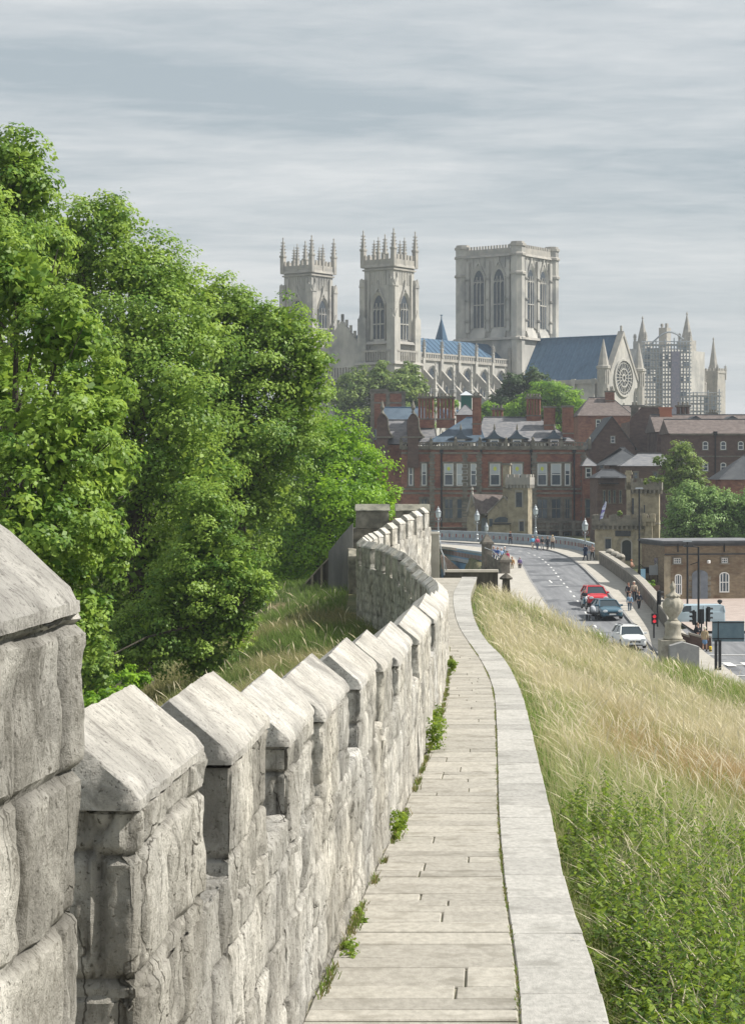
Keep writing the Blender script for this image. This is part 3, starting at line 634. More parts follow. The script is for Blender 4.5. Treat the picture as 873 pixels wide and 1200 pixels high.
def chimney(parent, x, y, z, w, d, h, pots=3, m=M_brick, potm=None, name='chimney', cap=M_dress, ribs=True):
    mb = MB(); multi = ribs and pots >= 3 and h > 2.2
    if multi:
        mb.box(x-w/2, x+w/2, y-d/2, y+d/2, z, z+h*.30)
        for k in range(pots):
            for yy in ((-.28, .28) if d > 1 else (0,)): mb.lathe([(w/pots*.46, h*.30), (w/pots*.40, h*.36), (w/pots*.40, h*.9), (w/pots*.5, h)], (x-w/2+w*(k+.5)/pots, y+yy*d, z), 8, math.pi/8)
        ribs = False
    else: mb.box(x-w/2, x+w/2, y-d/2, y+d/2, z, z+h)
    mb.m = 1; mb.box(x-w/2-.14, x+w/2+.14, y-d/2-.14, y+d/2+.14, z+h, z+h+.28); mb.box(x-w/2-.1, x+w/2+.1, y-d/2-.1, y+d/2+.1, z+h*.28, z+h*.28+.18)
    mb.m = 0
    if ribs:
        n = max(2, int(w/.5))
        for k in range(n): xx = x-w/2+w*(k+.5)/n; mb.box(xx-.12, xx+.12, y-d/2-.1, y-d/2, z+h*.34, z+h-.02)
    c = mb.build(name, [m, cap], parent)
    if pots:
        p = MB()
        for k in range(pots): p.lathe([(.15, 0), (.19, .1), (.14, .2), (.16, .45), (.19, .5)], (x-w/2+w*(k+.5)/pots, y, z+h+.28), 8)
        p.build('chimney_pots', potm or cap, c)
    return c
def hip_roof(parent, x0, x1, y0, y1, z0, z1, r0, r1, m, name='roof', over=0.35):
    "ridge along x from x0+r0 to x1-r1 (r=0 gives a gable)"
    mb = MB(); o = over; ym = (y0+y1)/2
    v = [(x0-o, y0-o, z0), (x1+o, y0-o, z0), (x1+o, y1+o, z0), (x0-o, y1+o, z0), (x0+r0-(o if r0 == 0 else 0), ym, z1), (x1-r1+(o if r1 == 0 else 0), ym, z1)]
    mb.add(v, [(0, 1, 5, 4), (2, 3, 4, 5), (1, 2, 5), (3, 0, 4), (3, 2, 1, 0)])
    mb.m = 0
    o_ = mb.build(name, m, parent)
    rt = MB(); rt.path([Vector(v[4])+Vector((0, 0, .05)), Vector(v[5])+Vector((0, 0, .05))], .10, 6)
    if r0: rt.path([Vector(v[0]), Vector(v[4])], .07, 5); 
    if r1: rt.path([Vector(v[1]), Vector(v[5])], .07, 5)
    rt.build('ridge_tiles', M_lead if m in (M_slateb,) else M_slated, o_)
    return o_

# ---- the cathedral
cath = thing('cathedral', 'vast pale gothic cathedral with three square towers rising beyond the rooftops', 'cathedral', (39.5, 600, 0), R(-36))
def buttress_corner(mb, cx, cy, w, z0, z1, n=8):
    mb.lathe([(w, z0), (w, z1)], (cx, cy, 0), n, math.pi/8)
def pinnacle(mb, x, y, z, w, h, n=4):
    mb.lathe([(w*.75, 0), (w*.75, h*.42), (w*.95, h*.45), (w*.95, h*.49), (w*.6, h*.5), (w*.12, h*.94), (w*.22, h*.96), (w*.05, h)], (x, y, z), n, math.pi/4)
    for k in range(4):       # crockets
        t = .56+k*.09; r = w*(.6-(t-.5)*1.05)+.14
        for a in range(4): an = a*math.pi/2+math.pi/4; mb.cbox((x+math.cos(an)*r, y+math.sin(an)*r, z+h*t), (.26, .26, .26))
def gothic(parent, face, u0, u1, z0, zs, za, off, lights=3, surr=.55, hood=True):
    "tall traceried window on face 'w' (y=-off) or 's' (x=+off); splayed surround, mullions and dark glass"
    def P(pts, a, b, mb, m=0):
        mb.m = m
        if face == 'w': mb.prism(pts, 'y', -off-b, -off-a)
        else: mb.prism(pts, 'x', off+a, off+b)
    o = MB(); n = 8
    outer = arch_pts(u0-surr, u1+surr, zs, za+surr*1.6, n); inner = arch_pts(u0, u1, zs, za, n)
    full_o = [(u1+surr, z0-.4)]+outer+[(u0-surr, z0-.4)]; full_i = [(u1, z0)]+inner+[(u0, z0)]
    def ring(A, B, d0, d1):
        for i in range(len(A)-1):
            q = [A[i], A[i+1], B[i+1], B[i]]
            f = (lambda p, d: (p[0], -off-d, p[1])) if face == 'w' else (lambda p, d: (off+d, p[0], p[1]))
            o.add([f(q[0], d1), f(q[1], d1), f(q[2], d0), f(q[3], d0), f(q[0], 0), f(q[1], 0)], [(0, 1, 2, 3), (4, 5, 1, 0)])
    ring(full_o, full_i, .06, .62)
    if hood: 
        c = (u0+u1)/2; ap = za+surr*1.6
        P([(u0-surr*.9, zs+(za-zs)*.35), (c, ap+.9), (c, ap+3.0), (c-.25, ap+1.3), (u0-surr*1.3, zs+(za-zs)*.35)], .0, .5, o); P([(u1+surr*.9, zs+(za-zs)*.35), (u1+surr*1.3, zs+(za-zs)*.35), (c+.25, ap+1.3), (c, ap+3.0), (c, ap+.9)], .0, .5, o)
    for k in range(1, lights): xx = u0+(u1-u0)*k/lights; P([(xx-.1, z0), (xx+.1, z0), (xx+.1, zs+(za-zs)*.45), (xx-.1, zs+(za-zs)*.45)], .05, .3, o)
    zm = (z0+zs)/2; P([(u0, zm-.15), (u1, zm-.15), (u1, zm+.15), (u0, zm+.15)], .05, .26, o)
    P([(u0+.1, zs-.1), (u1-.1, zs-.1), (u1-.1, zs+.12), (u0+.1, zs+.12)], .05, .25, o)
    for k in range(lights):   # tracery heads
        a = u0+(u1-u0)*k/lights; b = u0+(u1-u0)*(k+1)/lights; P([(a+.1, zs-.5), (a+.25, zs-.5), ((a+b)/2, zs+.35), ((a+b)/2, zs+.75)], .05, .24, o)
    w = o.build('window', M_min, parent)
    g = MB(); P([(u0, z0), (u1, z0)]+arch_pts(u0, u1, zs, za, n), .02, .05, g); g.build('glass', M_mglass, w)
    return w
def battlement(mb, x0, x1, y0, y1, z, h, w=.9, gap=.7, th=.5):
    for (a, b, fx) in ((x0, x1, 0), (x0, x1, 1)):
        yy = y0 if fx == 0 else y1-th; mb.box(a, b, yy, yy+th, z, z+h*.5); n = int((b-a)/(w+gap)); st = (b-a)/n
        for k in range(n): mb.box(a+k*st+(st-w)/2, a+k*st+(st+w)/2, yy+.002, yy+th-.002, z+h*.5, z+h)
    for fx in (0, 1):
        xx = x0 if fx == 0 else x1-th; mb.box(xx, xx+th, y0+th+.01, y1-th-.01, z, z+h*.5); n = int((y1-y0)/(w+gap)); st = (y1-y0)/n
        for k in range(n): mb.box(xx+.002, xx+th-.002, y0+k*st+(st-w)/2, y0+k*st+(st+w)/2, z+h*.5, z+h)
def openparapet(mb, x0, x1, y0, y1, z, h):
    battlement(mb, x0, x1, y0, y1, z, h, .5, .45, .4)
# central tower
h = 10.0; mb = MB()
mb.box(-h, h, -h, h, 30, 74.6)
mb.box(-h-.9, h+.9, -h-.9, h+.9, 0, 50.5, (.4,)*4)
for sx in (-1, 1):
    for sy in (-1, 1): buttress_corner(mb, sx*(h-.6), sy*(h-.6), 2.1, 40, 77.6)
for sg in (-1, 1): 
    for u in (-6.9, 0, 6.9):
        mb.box(u-.55, u+.55, sg*h-(.8 if sg < 0 else -.0), sg*h+(0 if sg < 0 else .8), 53, 73.5); mb.box(sg*h-(.8 if sg < 0 else 0), sg*h+(0 if sg < 0 else .8), u-.55, u+.55, 53, 73.5)
        for dz in (56, 62, 68): mb.box(u-.75, u+.75, -h-1.05, -h-.75, dz, dz+.5); mb.box(h+.75, h+1.05, u-.75, u+.75, dz, dz+.5)
# slim panel ribs in the stonework between windows
for u in (-8.0, -1.5, 1.5, 8.0, 5.5, -5.5):
    mb.box(u-.13, u+.13, -h-.25, -h, 71.5, 74.4); mb.box(h, h+.25, u-.13, u+.13, 71.5, 74.4)
ct = mb.build('central_tower', M_min, cath)
mb = MB()
for z_, e in ((50.5, 1.6), (69.2, .0), (74.6, .7)):
    if e: mb.box(-h-e, h+e, -h-e, h+e, z_, z_+.7, (.25,)*4)
    for sx in (-1, 1):
        for sy in (-1, 1): mb.lathe([(2.5, z_), (2.5, z_+.6), (2.15, z_+.9)], (sx*(h-.6), sy*(h-.6), 0), 8, math.pi/8)
for sx in (-1, 1):
    for sy in (-1, 1): mb.lathe([(2.45, 77.3), (2.45, 78.0), (2.0, 78.0), (2.0, 78.6)], (sx*(h-.6), sy*(h-.6), 0), 8, math.pi/8)
mb.build('string_course', M_minL, ct)
mb = MB(); mb.box(-h-.3, h+.3, -h-.3, h+.3, 75.3, 76.0); openparapet(mb, -h-.3, h+.3, -h-.3, h+.3, 76.0, 1.9); mb.build('parapet', M_minL, ct)
mb = MB()
for u in (-3.45, 3.45):     # sloped sills below the windows
    mb.prism([(-h-1.0, 51.2), (-h, 53.9), (-h, 51.2)], 'x', u-2.5, u+2.5); mb.prism([(h+1.0, 51.2), (h, 53.9), (h, 51.2)], 'y', u-2.5, u+2.5)
mb.build('sloping_sill', M_min, ct)
for u in (-3.45, 3.45):
    gothic(ct, 'w', u-1.75, u+1.75, 54.3, 67.5, 71.0, h, 3, .75); gothic(ct, 's', u-1.75, u+1.75, 54.3, 67.5, 71.0, h, 3, .75)
# west towers
def west_tower(cx):
    cy = -78; w = 4.6; mb = MB(off=(0, 0, 0))
    mb.box(cx-w, cx+w, cy-w, cy+w, 0, 65); mb.box(cx-w-1.0, cx+w+1.0, cy-w-1.0, cy+w+1.0, 0, 40, (.2,)*4)
    for sx in (-1, 1):
        for sy in (-1, 1):
            x, y = cx+sx*w, cy+sy*w
            mb.box(x-.75, x+.75, y-1.0 if sy < 0 else y-.6, y+.6 if sy < 0 else y+1.0, 0, 62); mb.box(x-1.0 if sx < 0 else x-.6, x+.6 if sx < 0 else x+1.0, y-.75, y+.75, 0, 61.7)
            mb.box(x-1.5, x+1.5, y-1.5, y+1.5, 0, 52, (.25,)*4)
            for zz in (52, 60): mb.prism([(x-.9, zz), (x+.9, zz), (x, zz+2.3)], 'y', y+sy*1.05-.12, y+sy*1.05+.12); mb.prism([(y-.9, zz), (y+.9, zz), (y, zz+2.3)], 'x', x+sx*1.05-.12, x+sx*1.05+.12)
    for u in (-3.1, 3.1):
        mb.box(cx+u-.3, cx+u+.3, cy-w-.45, cy-w, 44, 63.5); mb.box(cx+w, cx+w+.45, cy+u-.3, cy+u+.3, 44, 63.5)
    for u in np.arange(-3.6, 3.7, .72):
        mb.box(cx+u-.07, cx+u+.07, cy-w-.16, cy-w, 60.5, 64.5); mb.box(cx+w, cx+w+.16, cy+u-.07, cy+u+.07, 60.5, 64.5)
    t = mb.build('west_tower', M_min, cath)
    mb = MB(); mb.box(cx-w-.7, cx+w+.7, cy-w-.7, cy+w+.7, 65, 65.7, (.2,)*4); mb.box(cx-w-1.9, cx+w+1.9, cy-w-1.9, cy+w+1.9, 40, 40.6, (.3,)*4); mb.box(cx-w-1.2, cx+w+1.2, cy-w-1.2, cy+w+1.2, 45.2, 45.9, (.3,)*4); mb.box(cx-w-.4, cx+w+.4, cy-w-.4, cy+w+.4, 64.2, 64.6)
    mb.build('string_course', M_minL, t)
    mb = MB(); battlement(mb, cx-w-.45, cx+w+.45, cy-w-.45, cy+w+.45, 65.7, 2.6, .75, .6, .35); mb.build('parapet', M_minL, t)
    mb = MB()
    for k in range(12): mb.box(cx-w+.2+k*.78, cx-w+.45+k*.78, cy-w-1.35, cy-w-1.1, 41, 43.2); mb.box(cx+w+1.1, cx+w+1.35, cy-w+.2+k*.78, cy-w+.45+k*.78, 41, 43.2)
    mb.box(cx-w, cx+w, cy-w-1.4, cy-w-1.05, 43.2, 43.7); mb.box(cx+w+1.05, cx+w+1.4, cy-w, cy+w, 43.2, 43.7); mb.build('gallery', M_minL, t)
    for sx in (-1, 0, 1):
        for sy in (-1, 0, 1):
            if sx or sy:
                c = bool(sx and sy); p = MB(); pinnacle(p, cx+sx*(w+.2), cy+sy*(w+.2), 65.2, 1.05 if c else .72, 9.6 if c else 7.6); p.build('pinnacle', M_minL, t)
    def shift(face):
        g = gothic_at(t, face, cx, cy, w)
    gothic_at(t, 'w', cx, cy, w); gothic_at(t, 's', cx, cy, w)
def gothic_at(t, face, cx, cy, w):
    # build the window round the origin, then move it to the tower
    o = gothic(t, face, -1.75, 1.75, 46.6, 54.2, 57.8, w, 3, .55); o.location = (cx, cy, 0)
west_tower(13.2); west_tower(-13.2)
# west front gable between the towers
mb = MB(); mb.box(-8.0, 8.0, -82, -79, 0, 43); mb.prism([(-8, 43), (8, 43), (0, 52)], 'y', -81, -80)
for k in range(7): t = k/6; mb.cbox((-8+8*t, -80.5, 43+9*t), (.5, .7, 1.7)); mb.cbox((8-8*t, -80.5, 43+9*t+.002), (.5, .7, 1.7))
for k in range(18): mb.box(-7.9+k*.9, -7.5+k*.9, -82.5, -82.1, 37, 39.6)
mb.box(-8, 8, -82.5, -82, 39.6, 40.1); mb.box(-8, 8, -82.5, -82, 36.6, 37.0)
wf = mb.build('west_front', M_min, cath)
# nave
mb = MB(); mb.box(-7.6, 7.6, -73, -10.5, 0, 42.6); mb.box(-16.5, 16.5, -73, -10.5, 0, 25)
for k in range(8): y = -72+k*8.6; mb.box(7.6, 8.3, y-.55, y+.55, 25, 43.5)
nave = mb.build('nave', M_min, cath)
mb = MB(); mb.prism([(-7.4, 43.0), (7.4, 43.0), (0, 49.4)], 'y', -73, -10.4); 
ro = mb.build('nave_roof', M_lead, nave)
mb = MB()
for k in range(26): y = -72.5+k*2.4; mb.path([(7.5, y, 43.06), (0, y, 49.46)], .07, 4)
mb.build('roof_rolls', M_lead, ro)
mb = MB(); mb.prism([(8.0, 29.6), (16.2, 25.0), (8.0, 25.0)], 'y', -73, -10.6); mb.build('aisle_roof', M_lead, nave)
mb = MB(); mb.box(7.5, 8.1, -73, -10.6, 42.6, 43.3); n = 56
for k in range(n): y = -73+62.4*k/n; mb.box(7.62, 7.98, y+.1, y+.6, 43.3, 44.3)
mb.box(7.55, 8.05, -73, -10.6, 44.3, 44.75); mb.box(16.4, 17, -73, -10.6, 24.8, 25.8); mb.build('parapet', M_minL, nave)
for k in range(8):
    y = -72+k*8.6; p = MB(); p.m = 0
    pinnacle(p, 17.6, y, 27.5, 1.0, 14.0 if k % 1 == 0 else 10); p.box(16.3, 18.9, y-.8, y+.8, 0, 28.2, (0, .5, .1, .1)); p.build('buttress', M_min, nave)
    p = MB(); p.prism([(8.2, 40.2), (17.2, 31.6), (17.2, 29.4), (12.5, 32.6), (8.2, 38.0)], 'y', y-.38, y+.38); p.build('flying_buttress', M_minL, nave)
    p = MB(); pinnacle(p, 8.1, y, 43.4, .62, 5.2); p.build('pinnacle', M_minL, nave)
    if k < 7:
        gothic(nave, 's', y+2.2, y+6.4, 30.6, 36.2, 40.6, 7.6, 3, .5, False); gothic(nave, 's', y+2.3, y+6.3, 9, 17.5, 22, 16.5, 3, .5, True)
# fleche
mb = MB(); mb.lathe([(2.6, 0), (2.1, 1.4), (.18, 8.2), (.1, 9.4)], (-3, -30, 47.4), 8); mb.cbox((-3, -30, 56.6), (.5, .5, .25)); mb.build('spirelet', M_lead, nave)
# south transept
mb = MB(); x1 = 38.5; hw = 9.2
mb.box(10, x1, -hw, hw, 0, 38.3); mb.prism([(-hw, 38.3), (hw, 38.3), (0, 51.6)], 'x', x1-1.3, x1); mb.box(12, x1-2, -hw-5.5, hw+5.5, 0, 22)
for k in range(4): y = 15+k*6.5; mb.box(y-.6, y+.6, -hw-.8, -hw, 20, 38.6)
tr = mb.build('south_transept', M_min, cath)
mb = MB(); mb.prism([(-hw-.3, 38.2), (hw+.3, 38.2), (0, 51.0)], 'x', 9.8, x1-1.32); rf = mb.build('transept_roof', M_lead, tr)
mb = MB()
for k in range(14): x = 11+k*1.95; mb.path([(x, -hw-.32, 38.25), (x, 0, 51.06)], .06, 4)
mb.path([(9.8, 0, 51.1), (x1, 0, 51.1)], .22, 6); mb.build('roof_rolls', M_lead, rf)
mb = MB(); mb.prism([(-hw-5.4, 22), (-hw, 26.5), (-hw, 22)], 'x', 12, x1-2); mb.build('aisle_roof', M_lead, tr)
mb = MB(); mb.box(10.5, x1, -hw-.7, -hw-.1, 37.2, 38.4)
for sg in (-1, 1): mb.add([(x1+.25, sg*hw, 38.3), (x1+.25, 0, 52.3), (x1-1.6, 0, 52.3), (x1-1.6, sg*hw, 38.3), (x1+.25, sg*(hw-.9), 38.3), (x1+.25, 0, 51.0), (x1-1.6, 0, 51.0), (x1-1.6, sg*(hw-.9), 38.3)], [(0, 1, 2, 3), (4, 7, 6, 5), (0, 4, 5, 1), (3, 2, 6, 7), (0, 3, 7, 4)])
mb.box(x1, x1+.45, -hw, hw, 28.6, 29.2); mb.box(x1, x1+.4, -hw, hw, 18.6, 19.1)
mb.cbox((x1-.6, 0, 52.2), (.5, .5, 1.6)); mb.build('gable_coping', M_minL, tr)
def ring_wheel(parent, cx, cz, r, off):
    o = MB(); n = 32
    def ann(r0, r1, d):
        for i in range(n):
            a, b = 2*math.pi*i/n, 2*math.pi*(i+1)/n; P = lambda rr, t, dd: (off+dd, cx+math.cos(t)*rr, cz+math.sin(t)*rr)
            o.add([P(r0, a, d), P(r0, b, d), P(r1, b, d), P(r1, a, d), P(r0, a, 0), P(r0, b, 0), P(r1, b, 0), P(r1, a, 0)], [(0, 1, 2, 3), (4, 5, 1, 0), (6, 7, 3, 2)])
    ann(r, r*.9, .5); ann(r*.5, r*.44, .35); ann(r*.2, r*.12, .35); ann(r*.8, r*.77, .3)
    for i in range(24):
        t = 2*math.pi*i/24; o.tube((off+.2, cx+math.cos(t)*r*(.48 if i % 2 else .16), cz+math.sin(t)*r*(.48 if i % 2 else .16)), (off+.2, cx+math.cos(t)*r*.92, cz+math.sin(t)*r*.92), .13, n=4)
    w = o.build('rose_window', M_min, parent); g = MB()
    g.add([(off+.03, cx+math.cos(2*math.pi*i/n)*r*.92, cz+math.sin(2*math.pi*i/n)*r*.92) for i in range(n)], [tuple(range(n))]); g.build('glass', M_mglass, w)
ring_wheel(tr, 0, 39.0, 5.4, x1)
for u, wd_, za in ((-4.7, 1.0, 26.2), (0, 1.2, 28.0), (4.7, 1.0, 26.2)): gothic(tr, 's', u-wd_, u+wd_, 16, za-3.4, za, x1, 2, .6, True)
for u in (-7.2, 7.2): gothic(tr, 's', u-.55, u+.55, 31, 34, 36, x1, 1, .3, False)
for sg in (-1, 1):
    p = MB(); p.lathe([(1.7, 0), (1.7, 41), (2.0, 41.3), (2.0, 42.0), (1.6, 42.2), (.1, 49.5)], (x1-.6, sg*(hw+.9), 0), 8, math.pi/8)
    for k in range(8): a = k*math.pi/4; p.box(x1-.6+1.66*math.cos(a)-.12, x1-.6+1.66*math.cos(a)+.12, sg*(hw+.9)+1.66*math.sin(a)-.12, sg*(hw+.9)+1.66*math.sin(a)+.12, 37, 40.8)
    p.build('stair_turret', M_minL, tr)
    p = MB(); pinnacle(p, x1-.8, sg*(hw+6), 0, 1.6, 34); p.box(x1-2.3, x1+.6, sg*(hw+6)-1.4, sg*(hw+6)+1.4, 0, 17); p.build('buttress', M_minL, tr)
# choir and east end
mb = MB(); mb.box(-7.6, 7.6, 10, 92, 0, 44); mb.box(-16, 16, 12, 92, 0, 26); mb.box(7, 20, 44, 54, 0, 44); mb.box(8, 16.5, 86, 92, 0, 46); mb.box(7.7, 21, 56, 85, 0, 51)
ch = mb.build('choir', M_min, cath)
mb = MB(); mb.prism([(-7.4, 43.6), (7.4, 43.6), (0, 50)], 'y', 10, 91); mb.build('choir_roof', M_lead, ch)
for (px, dd, zt, zb, r) in ((753, 650, 370, 400, 1.7), (805, 668, 365, 399, 2.0), (836, 672, 395, 434, 1.5)):
    pos = cath.matrix_world; c = Matrix.Rotation(R(36), 4, 'Z') @ Vector((X(px, dd)-39.5, dd-600, 0)); p = MB()
    b0 = Z(zb, dd); t0 = Z(zt, dd)
    if px == 836:
        w_ = 2.9; p.box(c.x-w_, c.x+w_, c.y-w_, c.y+w_, 0, b0-1); battlement(p, c.x-w_-.2, c.x+w_+.2, c.y-w_-.2, c.y+w_+.2, b0-1, 1.6, .6, .5, .3)
        for sx in (-1, 1):
            for sy in (-1, 1): pinnacle(p, c.x+sx*w_, c.y+sy*w_, b0-3, .5, 5)
        for u in (-1.4, 1.4): p.box(c.x+u-.2, c.x+u+.2, c.y-w_-.3, c.y-w_, 20, b0-2)
        p.lathe([(1.9, b0-1), (1.5, b0+1), (.15, t0-.8), (.4, t0-.7), (.05, t0)], (c.x, c.y, 0), 8); p.build('corner_tower', M_minL, ch)
    else:
        p.box(c.x-2.2, c.x+2.2, c.y-2.2, c.y+2.2, 0, b0); pinnacle(p, c.x+1.9, c.y-1.6, b0-1, .55, 4.2); pinnacle(p, c.x-1.9, c.y-1.6, b0-1, .55, 3.6); p.lathe([(r, b0), (r*.8, b0+2), (.15, t0-1), (.4, t0-.8), (.05, t0)], (c.x, c.y, 0), 8); p.build('spire', M_minL, ch)
dd = 655; c = Matrix.Rotation(R(36), 4, 'Z') @ Vector((X(779, dd)-39.5, dd-600, 0)); p = MB(); p.box(c.x-1.4, c.x+1.4, c.y-1.4, c.y+1.4, 20, Z(384, dd)); p.box(c.x+.6, c.x+1.4, c.y-1, c.y-.2, Z(384, dd), Z(379, dd)); pinnacle(p, c.x-1, c.y, Z(386, dd), .4, 2); p.build('gable_turret', M_minL, ch)
for i, px in enumerate((817, 822, 826)): 
    dd = 662; c = Matrix.Rotation(R(36), 4, 'Z') @ Vector((X(px, dd)-39.5, dd-600, 0)); p = MB(); pinnacle(p, c.x, c.y, Z(463, dd), .7, (Z(440, dd)-Z(463, dd))*(1 if i < 2 else 1.3)); p.build('pinnacle', M_minL, ch)
# scaffold in front of the choir
M_scaf = mat('galvanised_scaffold', (.36, .39, .42), .5, metallic=.2); M_deck = mat('scaffold_board', (.42, .38, .32), .85)
def scaffold(px0, px1, py0, py1, d, nx, nz, label, slope=0):
    x0, x1 = X(px0, d), X(px1, d); z0, z1 = Z(py1, d), Z(py0, d); t = thing('scaffolding', label, 'scaffolding', ((x0+x1)/2, d, 0), R(-4)); w = x1-x0
    s1 = MB(); b = MB(); dg = MB(); r = random.Random(3)
    for i in range(nx+1):
        x = -w/2+w*i/nx; zt = z1+r.uniform(0, 2.2)
        for y in (0, 2.2): s1.tube((x, y, 0), (x, y, zt), .13, n=5)
    for j in range(nz+1):
        z = z0+(z1-z0)*j/nz; b.box(-w/2-.4, w/2+.4, 0.15, 2.05, z, z+.3)
        for y in (-.05, 2.25): s1.tube((-w/2-.6, y, z+1.1), (w/2+.6, y, z+1.1), .09, n=5); s1.tube((-w/2-.6, y, z-.1), (w/2+.6, y, z-.1), .11, n=5)
        if j < nz:
            for i in range(nx):
                if r.random() < .35: xa = -w/2+w*i/nx; xb = xa+w/nx; dg.tube((xa if r.random() < .5 else xb, -.12, z), (xb if r.random() < .5 else xa, -.12, z+(z1-z0)/nz), .08, n=4)
    s1.build('standards', M_scaf, t); b.build('boards', M_deck, t); dg.build('braces', M_scaf, t)
    for _ in range(nx*nz//4):
        i = r.randrange(nx); j = r.randrange(nz); xa = -w/2+w*i/nx; z = z0+(z1-z0)*j/nz; MB().box(xa+.1, xa+w/nx-.1, 1.2, 1.26, z+.3, z+(z1-z0)/nz*.75).build('sheet', mat('grey_sheeting', (.25, .3, .36), .7), t)
    return t
sc = scaffold(755, 808, 404, 500, 622, 15, 11, 'tall grey scaffolding covering the cathedral wall right of the rose window')
mb = MB(); x0 = X(778, 622)-X(781.5, 622); mb.box(x0+2.2, x0+4.6, -2.0, -.3, 0, Z(412, 622)); mb.build('hoist', mat('hoist_mesh', (.2, .22, .3), .7, (.35, .3, .35), 1.5), sc)
mb = MB()
for k in range(9):
    a = k/8; mb.tube((-5+a*9, 1, Z(404, 622)+4*math.sin(a*2.4)), (-5+(a+.12)*9, 1, Z(404, 622)+4*math.sin((a+.12)*2.4)), .3, n=5)
mb.build('roof_truss', M_scaf, sc)
scaffold(800, 843, 464, 500, 640, 10, 4, 'low run of grey scaffolding at the foot of the small spired corner tower')

# ---- houses
def house(name, label, cat, px0, px1, pyb, pye, d, dep, wallm, roofm, rise, r0=0, r1=0, rot=0.0, gable_front=False, name_roof='roof'):
    "front wall centred between two photo columns; base and eaves rows give the height"
    w = X(px1, d)-X(px0, d); zb = Z(pyb, d); ze = Z(pye, d); t = thing(name, label, cat, (X((px0+px1)/2, d), d, zb), rot); H = ze-zb
    sub('wall', t, wallm, lambda m: m.box(-w/2, w/2, 0, dep, 0, H))
    if gable_front:
        sub('gable', t, wallm, lambda m: m.prism([(-w/2, H), (w/2, H), (0, H+rise)], 'y', 0.004, dep-.004))
        mb = MB(); o = .35; th = .14
        for sg in (-1, 1): mb.prism([(0, H+rise+th), (sg*(w/2+o), H-o*rise/(w/2)+th), (sg*(w/2+o), H-o*rise/(w/2)+.02), (0, H+rise+.02)], 'y', -.25, dep+.25)
        mb.build(name_roof, roofm, t)
    elif rise > 0: hip_roof(t, -w/2, w/2, 0, dep, H, H+rise, r0, r1, roofm)
    t['w'] = w; t['h'] = H; return t, w, H
def lx(px, d, t): return X(px, d)-t.location.x
def lz(py, d, t): return Z(py, d)-t.location.z

# the big red-brick building
D = 300.0
ht = thing('brick_mansion', 'long red brick mansion with tall sash windows, clustered chimneys and small dormers', 'building', (X(580, D), D, CZ-9.4))
hx = lambda px: X(px, D)-X(580, D); hz = lambda py: Z(py, D)-(CZ-9.4)
mb = MB(); mb.box(hx(470), hx(684), 0, 14, 0, hz(524)); mb.box(hx(505), hx(562), -.8, 0, 0, hz(526)); mb.box(hx(624), hx(684), -.8, 0, 0, hz(526)); mb.box(hx(440), hx(470), 1.5, 14, 0, hz(522))
mw = mb.build('wall', M_brick, ht)
mb = MB()
for y0, e in ((527, .25), (532, .12), (574, .15), (579, .12), (612, .2)):
    for (a, b, yy) in ((470, 505, 0), (505, 562, -.8), (562, 624, 0), (624, 684, -.8)): mb.box(hx(a)-(0.1 if yy else 0), hx(b)+(.1 if yy else 0), yy-e, yy, hz(y0), hz(y0)+(.55 if e > .2 else .28))
for p in (506, 544.5, 561, 625.5, 683): 
    for k in range(28): 
        q = .32 if k % 2 else .45; mb.box(hx(p)-q, hx(p)+q, -.88 if p != 561 else -.87, -.7, k*.45, k*.45+.40)
mb.box(hx(624), hx(684)+.2, -2.6, -.8, hz(622), hz(622)+.3)
mb.build('stone_dressing', M_dress, ht)
mb = MB()
for (a, b, yy) in ((470, 505, -.25), (505, 562, -1.05), (562, 624, -.25), (624, 690, -1.05)):
    n = int((hx(b)-hx(a))/.42); 
    for k in range(n): mb.lathe([(.08, 0), (.13, .25), (.07, .8)], (hx(a)+.2+k*.42, yy+.1, hz(526)), 5)
    mb.box(hx(a), hx(b), yy-.02, yy+.25, hz(526)+.8, hz(526)+1.0)
    for p in (a, (a+b)/2, b): mb.cbox((hx(p), yy+.1, hz(526)), (.5, .4, 1.3)); mb.lathe([(.08, 0), (.2, .2), (.02, .5)], (hx(p), yy+.1, hz(526)+1.3), 6)
mb.build('balustrade', M_dress, ht)
mb = MB()
n = 36
for k in range(n): mb.lathe([(.07, 0), (.12, .3), (.07, .9)], (hx(625)+.2+k*(hx(684)-hx(625))/n, -2.45, hz(622)+.3), 5)
mb.box(hx(624), hx(684)+.2, -2.6, -2.3, hz(622)+1.2, hz(622)+1.5)
for p in (624, 640, 655, 670, 684): mb.box(hx(p)-.25, hx(p)+.25, -2.65, -2.2, 0, hz(622)+1.45)
mb.build('balcony', M_dress, ht)
mb = MB()
for p in (517, 562.8, 622.5, 672): yy = -.95 if p in (517, 672) else -.15; mb.tube((hx(p), yy, 0), (hx(p), yy, hz(530)), .12, n=6); mb.cbox((hx(p), yy, hz(531)), (.5, .35, .5))
mb.build('drainpipe', M_iron, ht)
UP = [(479, 484, 0, .0, 0), (494, 500, 0, .35, 0), (520, 531, -.8, .4, 1), (534.5, 547.5, -.8, .9, 0), (551, 558, -.8, .3, 0), (574, 586, 0, .45, 1), (600, 612, 0, .5, 1), (629, 640.5, -.8, .42, 1), (645, 657, -.8, .4, 0), (661, 667.5, -.8, .3, 0)]
for a, b, yy, bl, po in UP: sash(ht, hx(a), hx(b), hz(569), hz(543), yy, blind=bl, poster=bool(po), sur=.22, fr=.14)
for a, b, yy in ((520, 531, -.8), (534.5, 547.5, -.8), (574, 586, 0), (600, 612, 0), (628, 641.5, -.8), (645, 657, -.8), (661, 667.5, -.8), (493, 501, 0)): sash(ht, hx(a), hx(b), hz(608), hz(584), yy, frame=M_dress, mull=2, sur=.22, fr=.14)
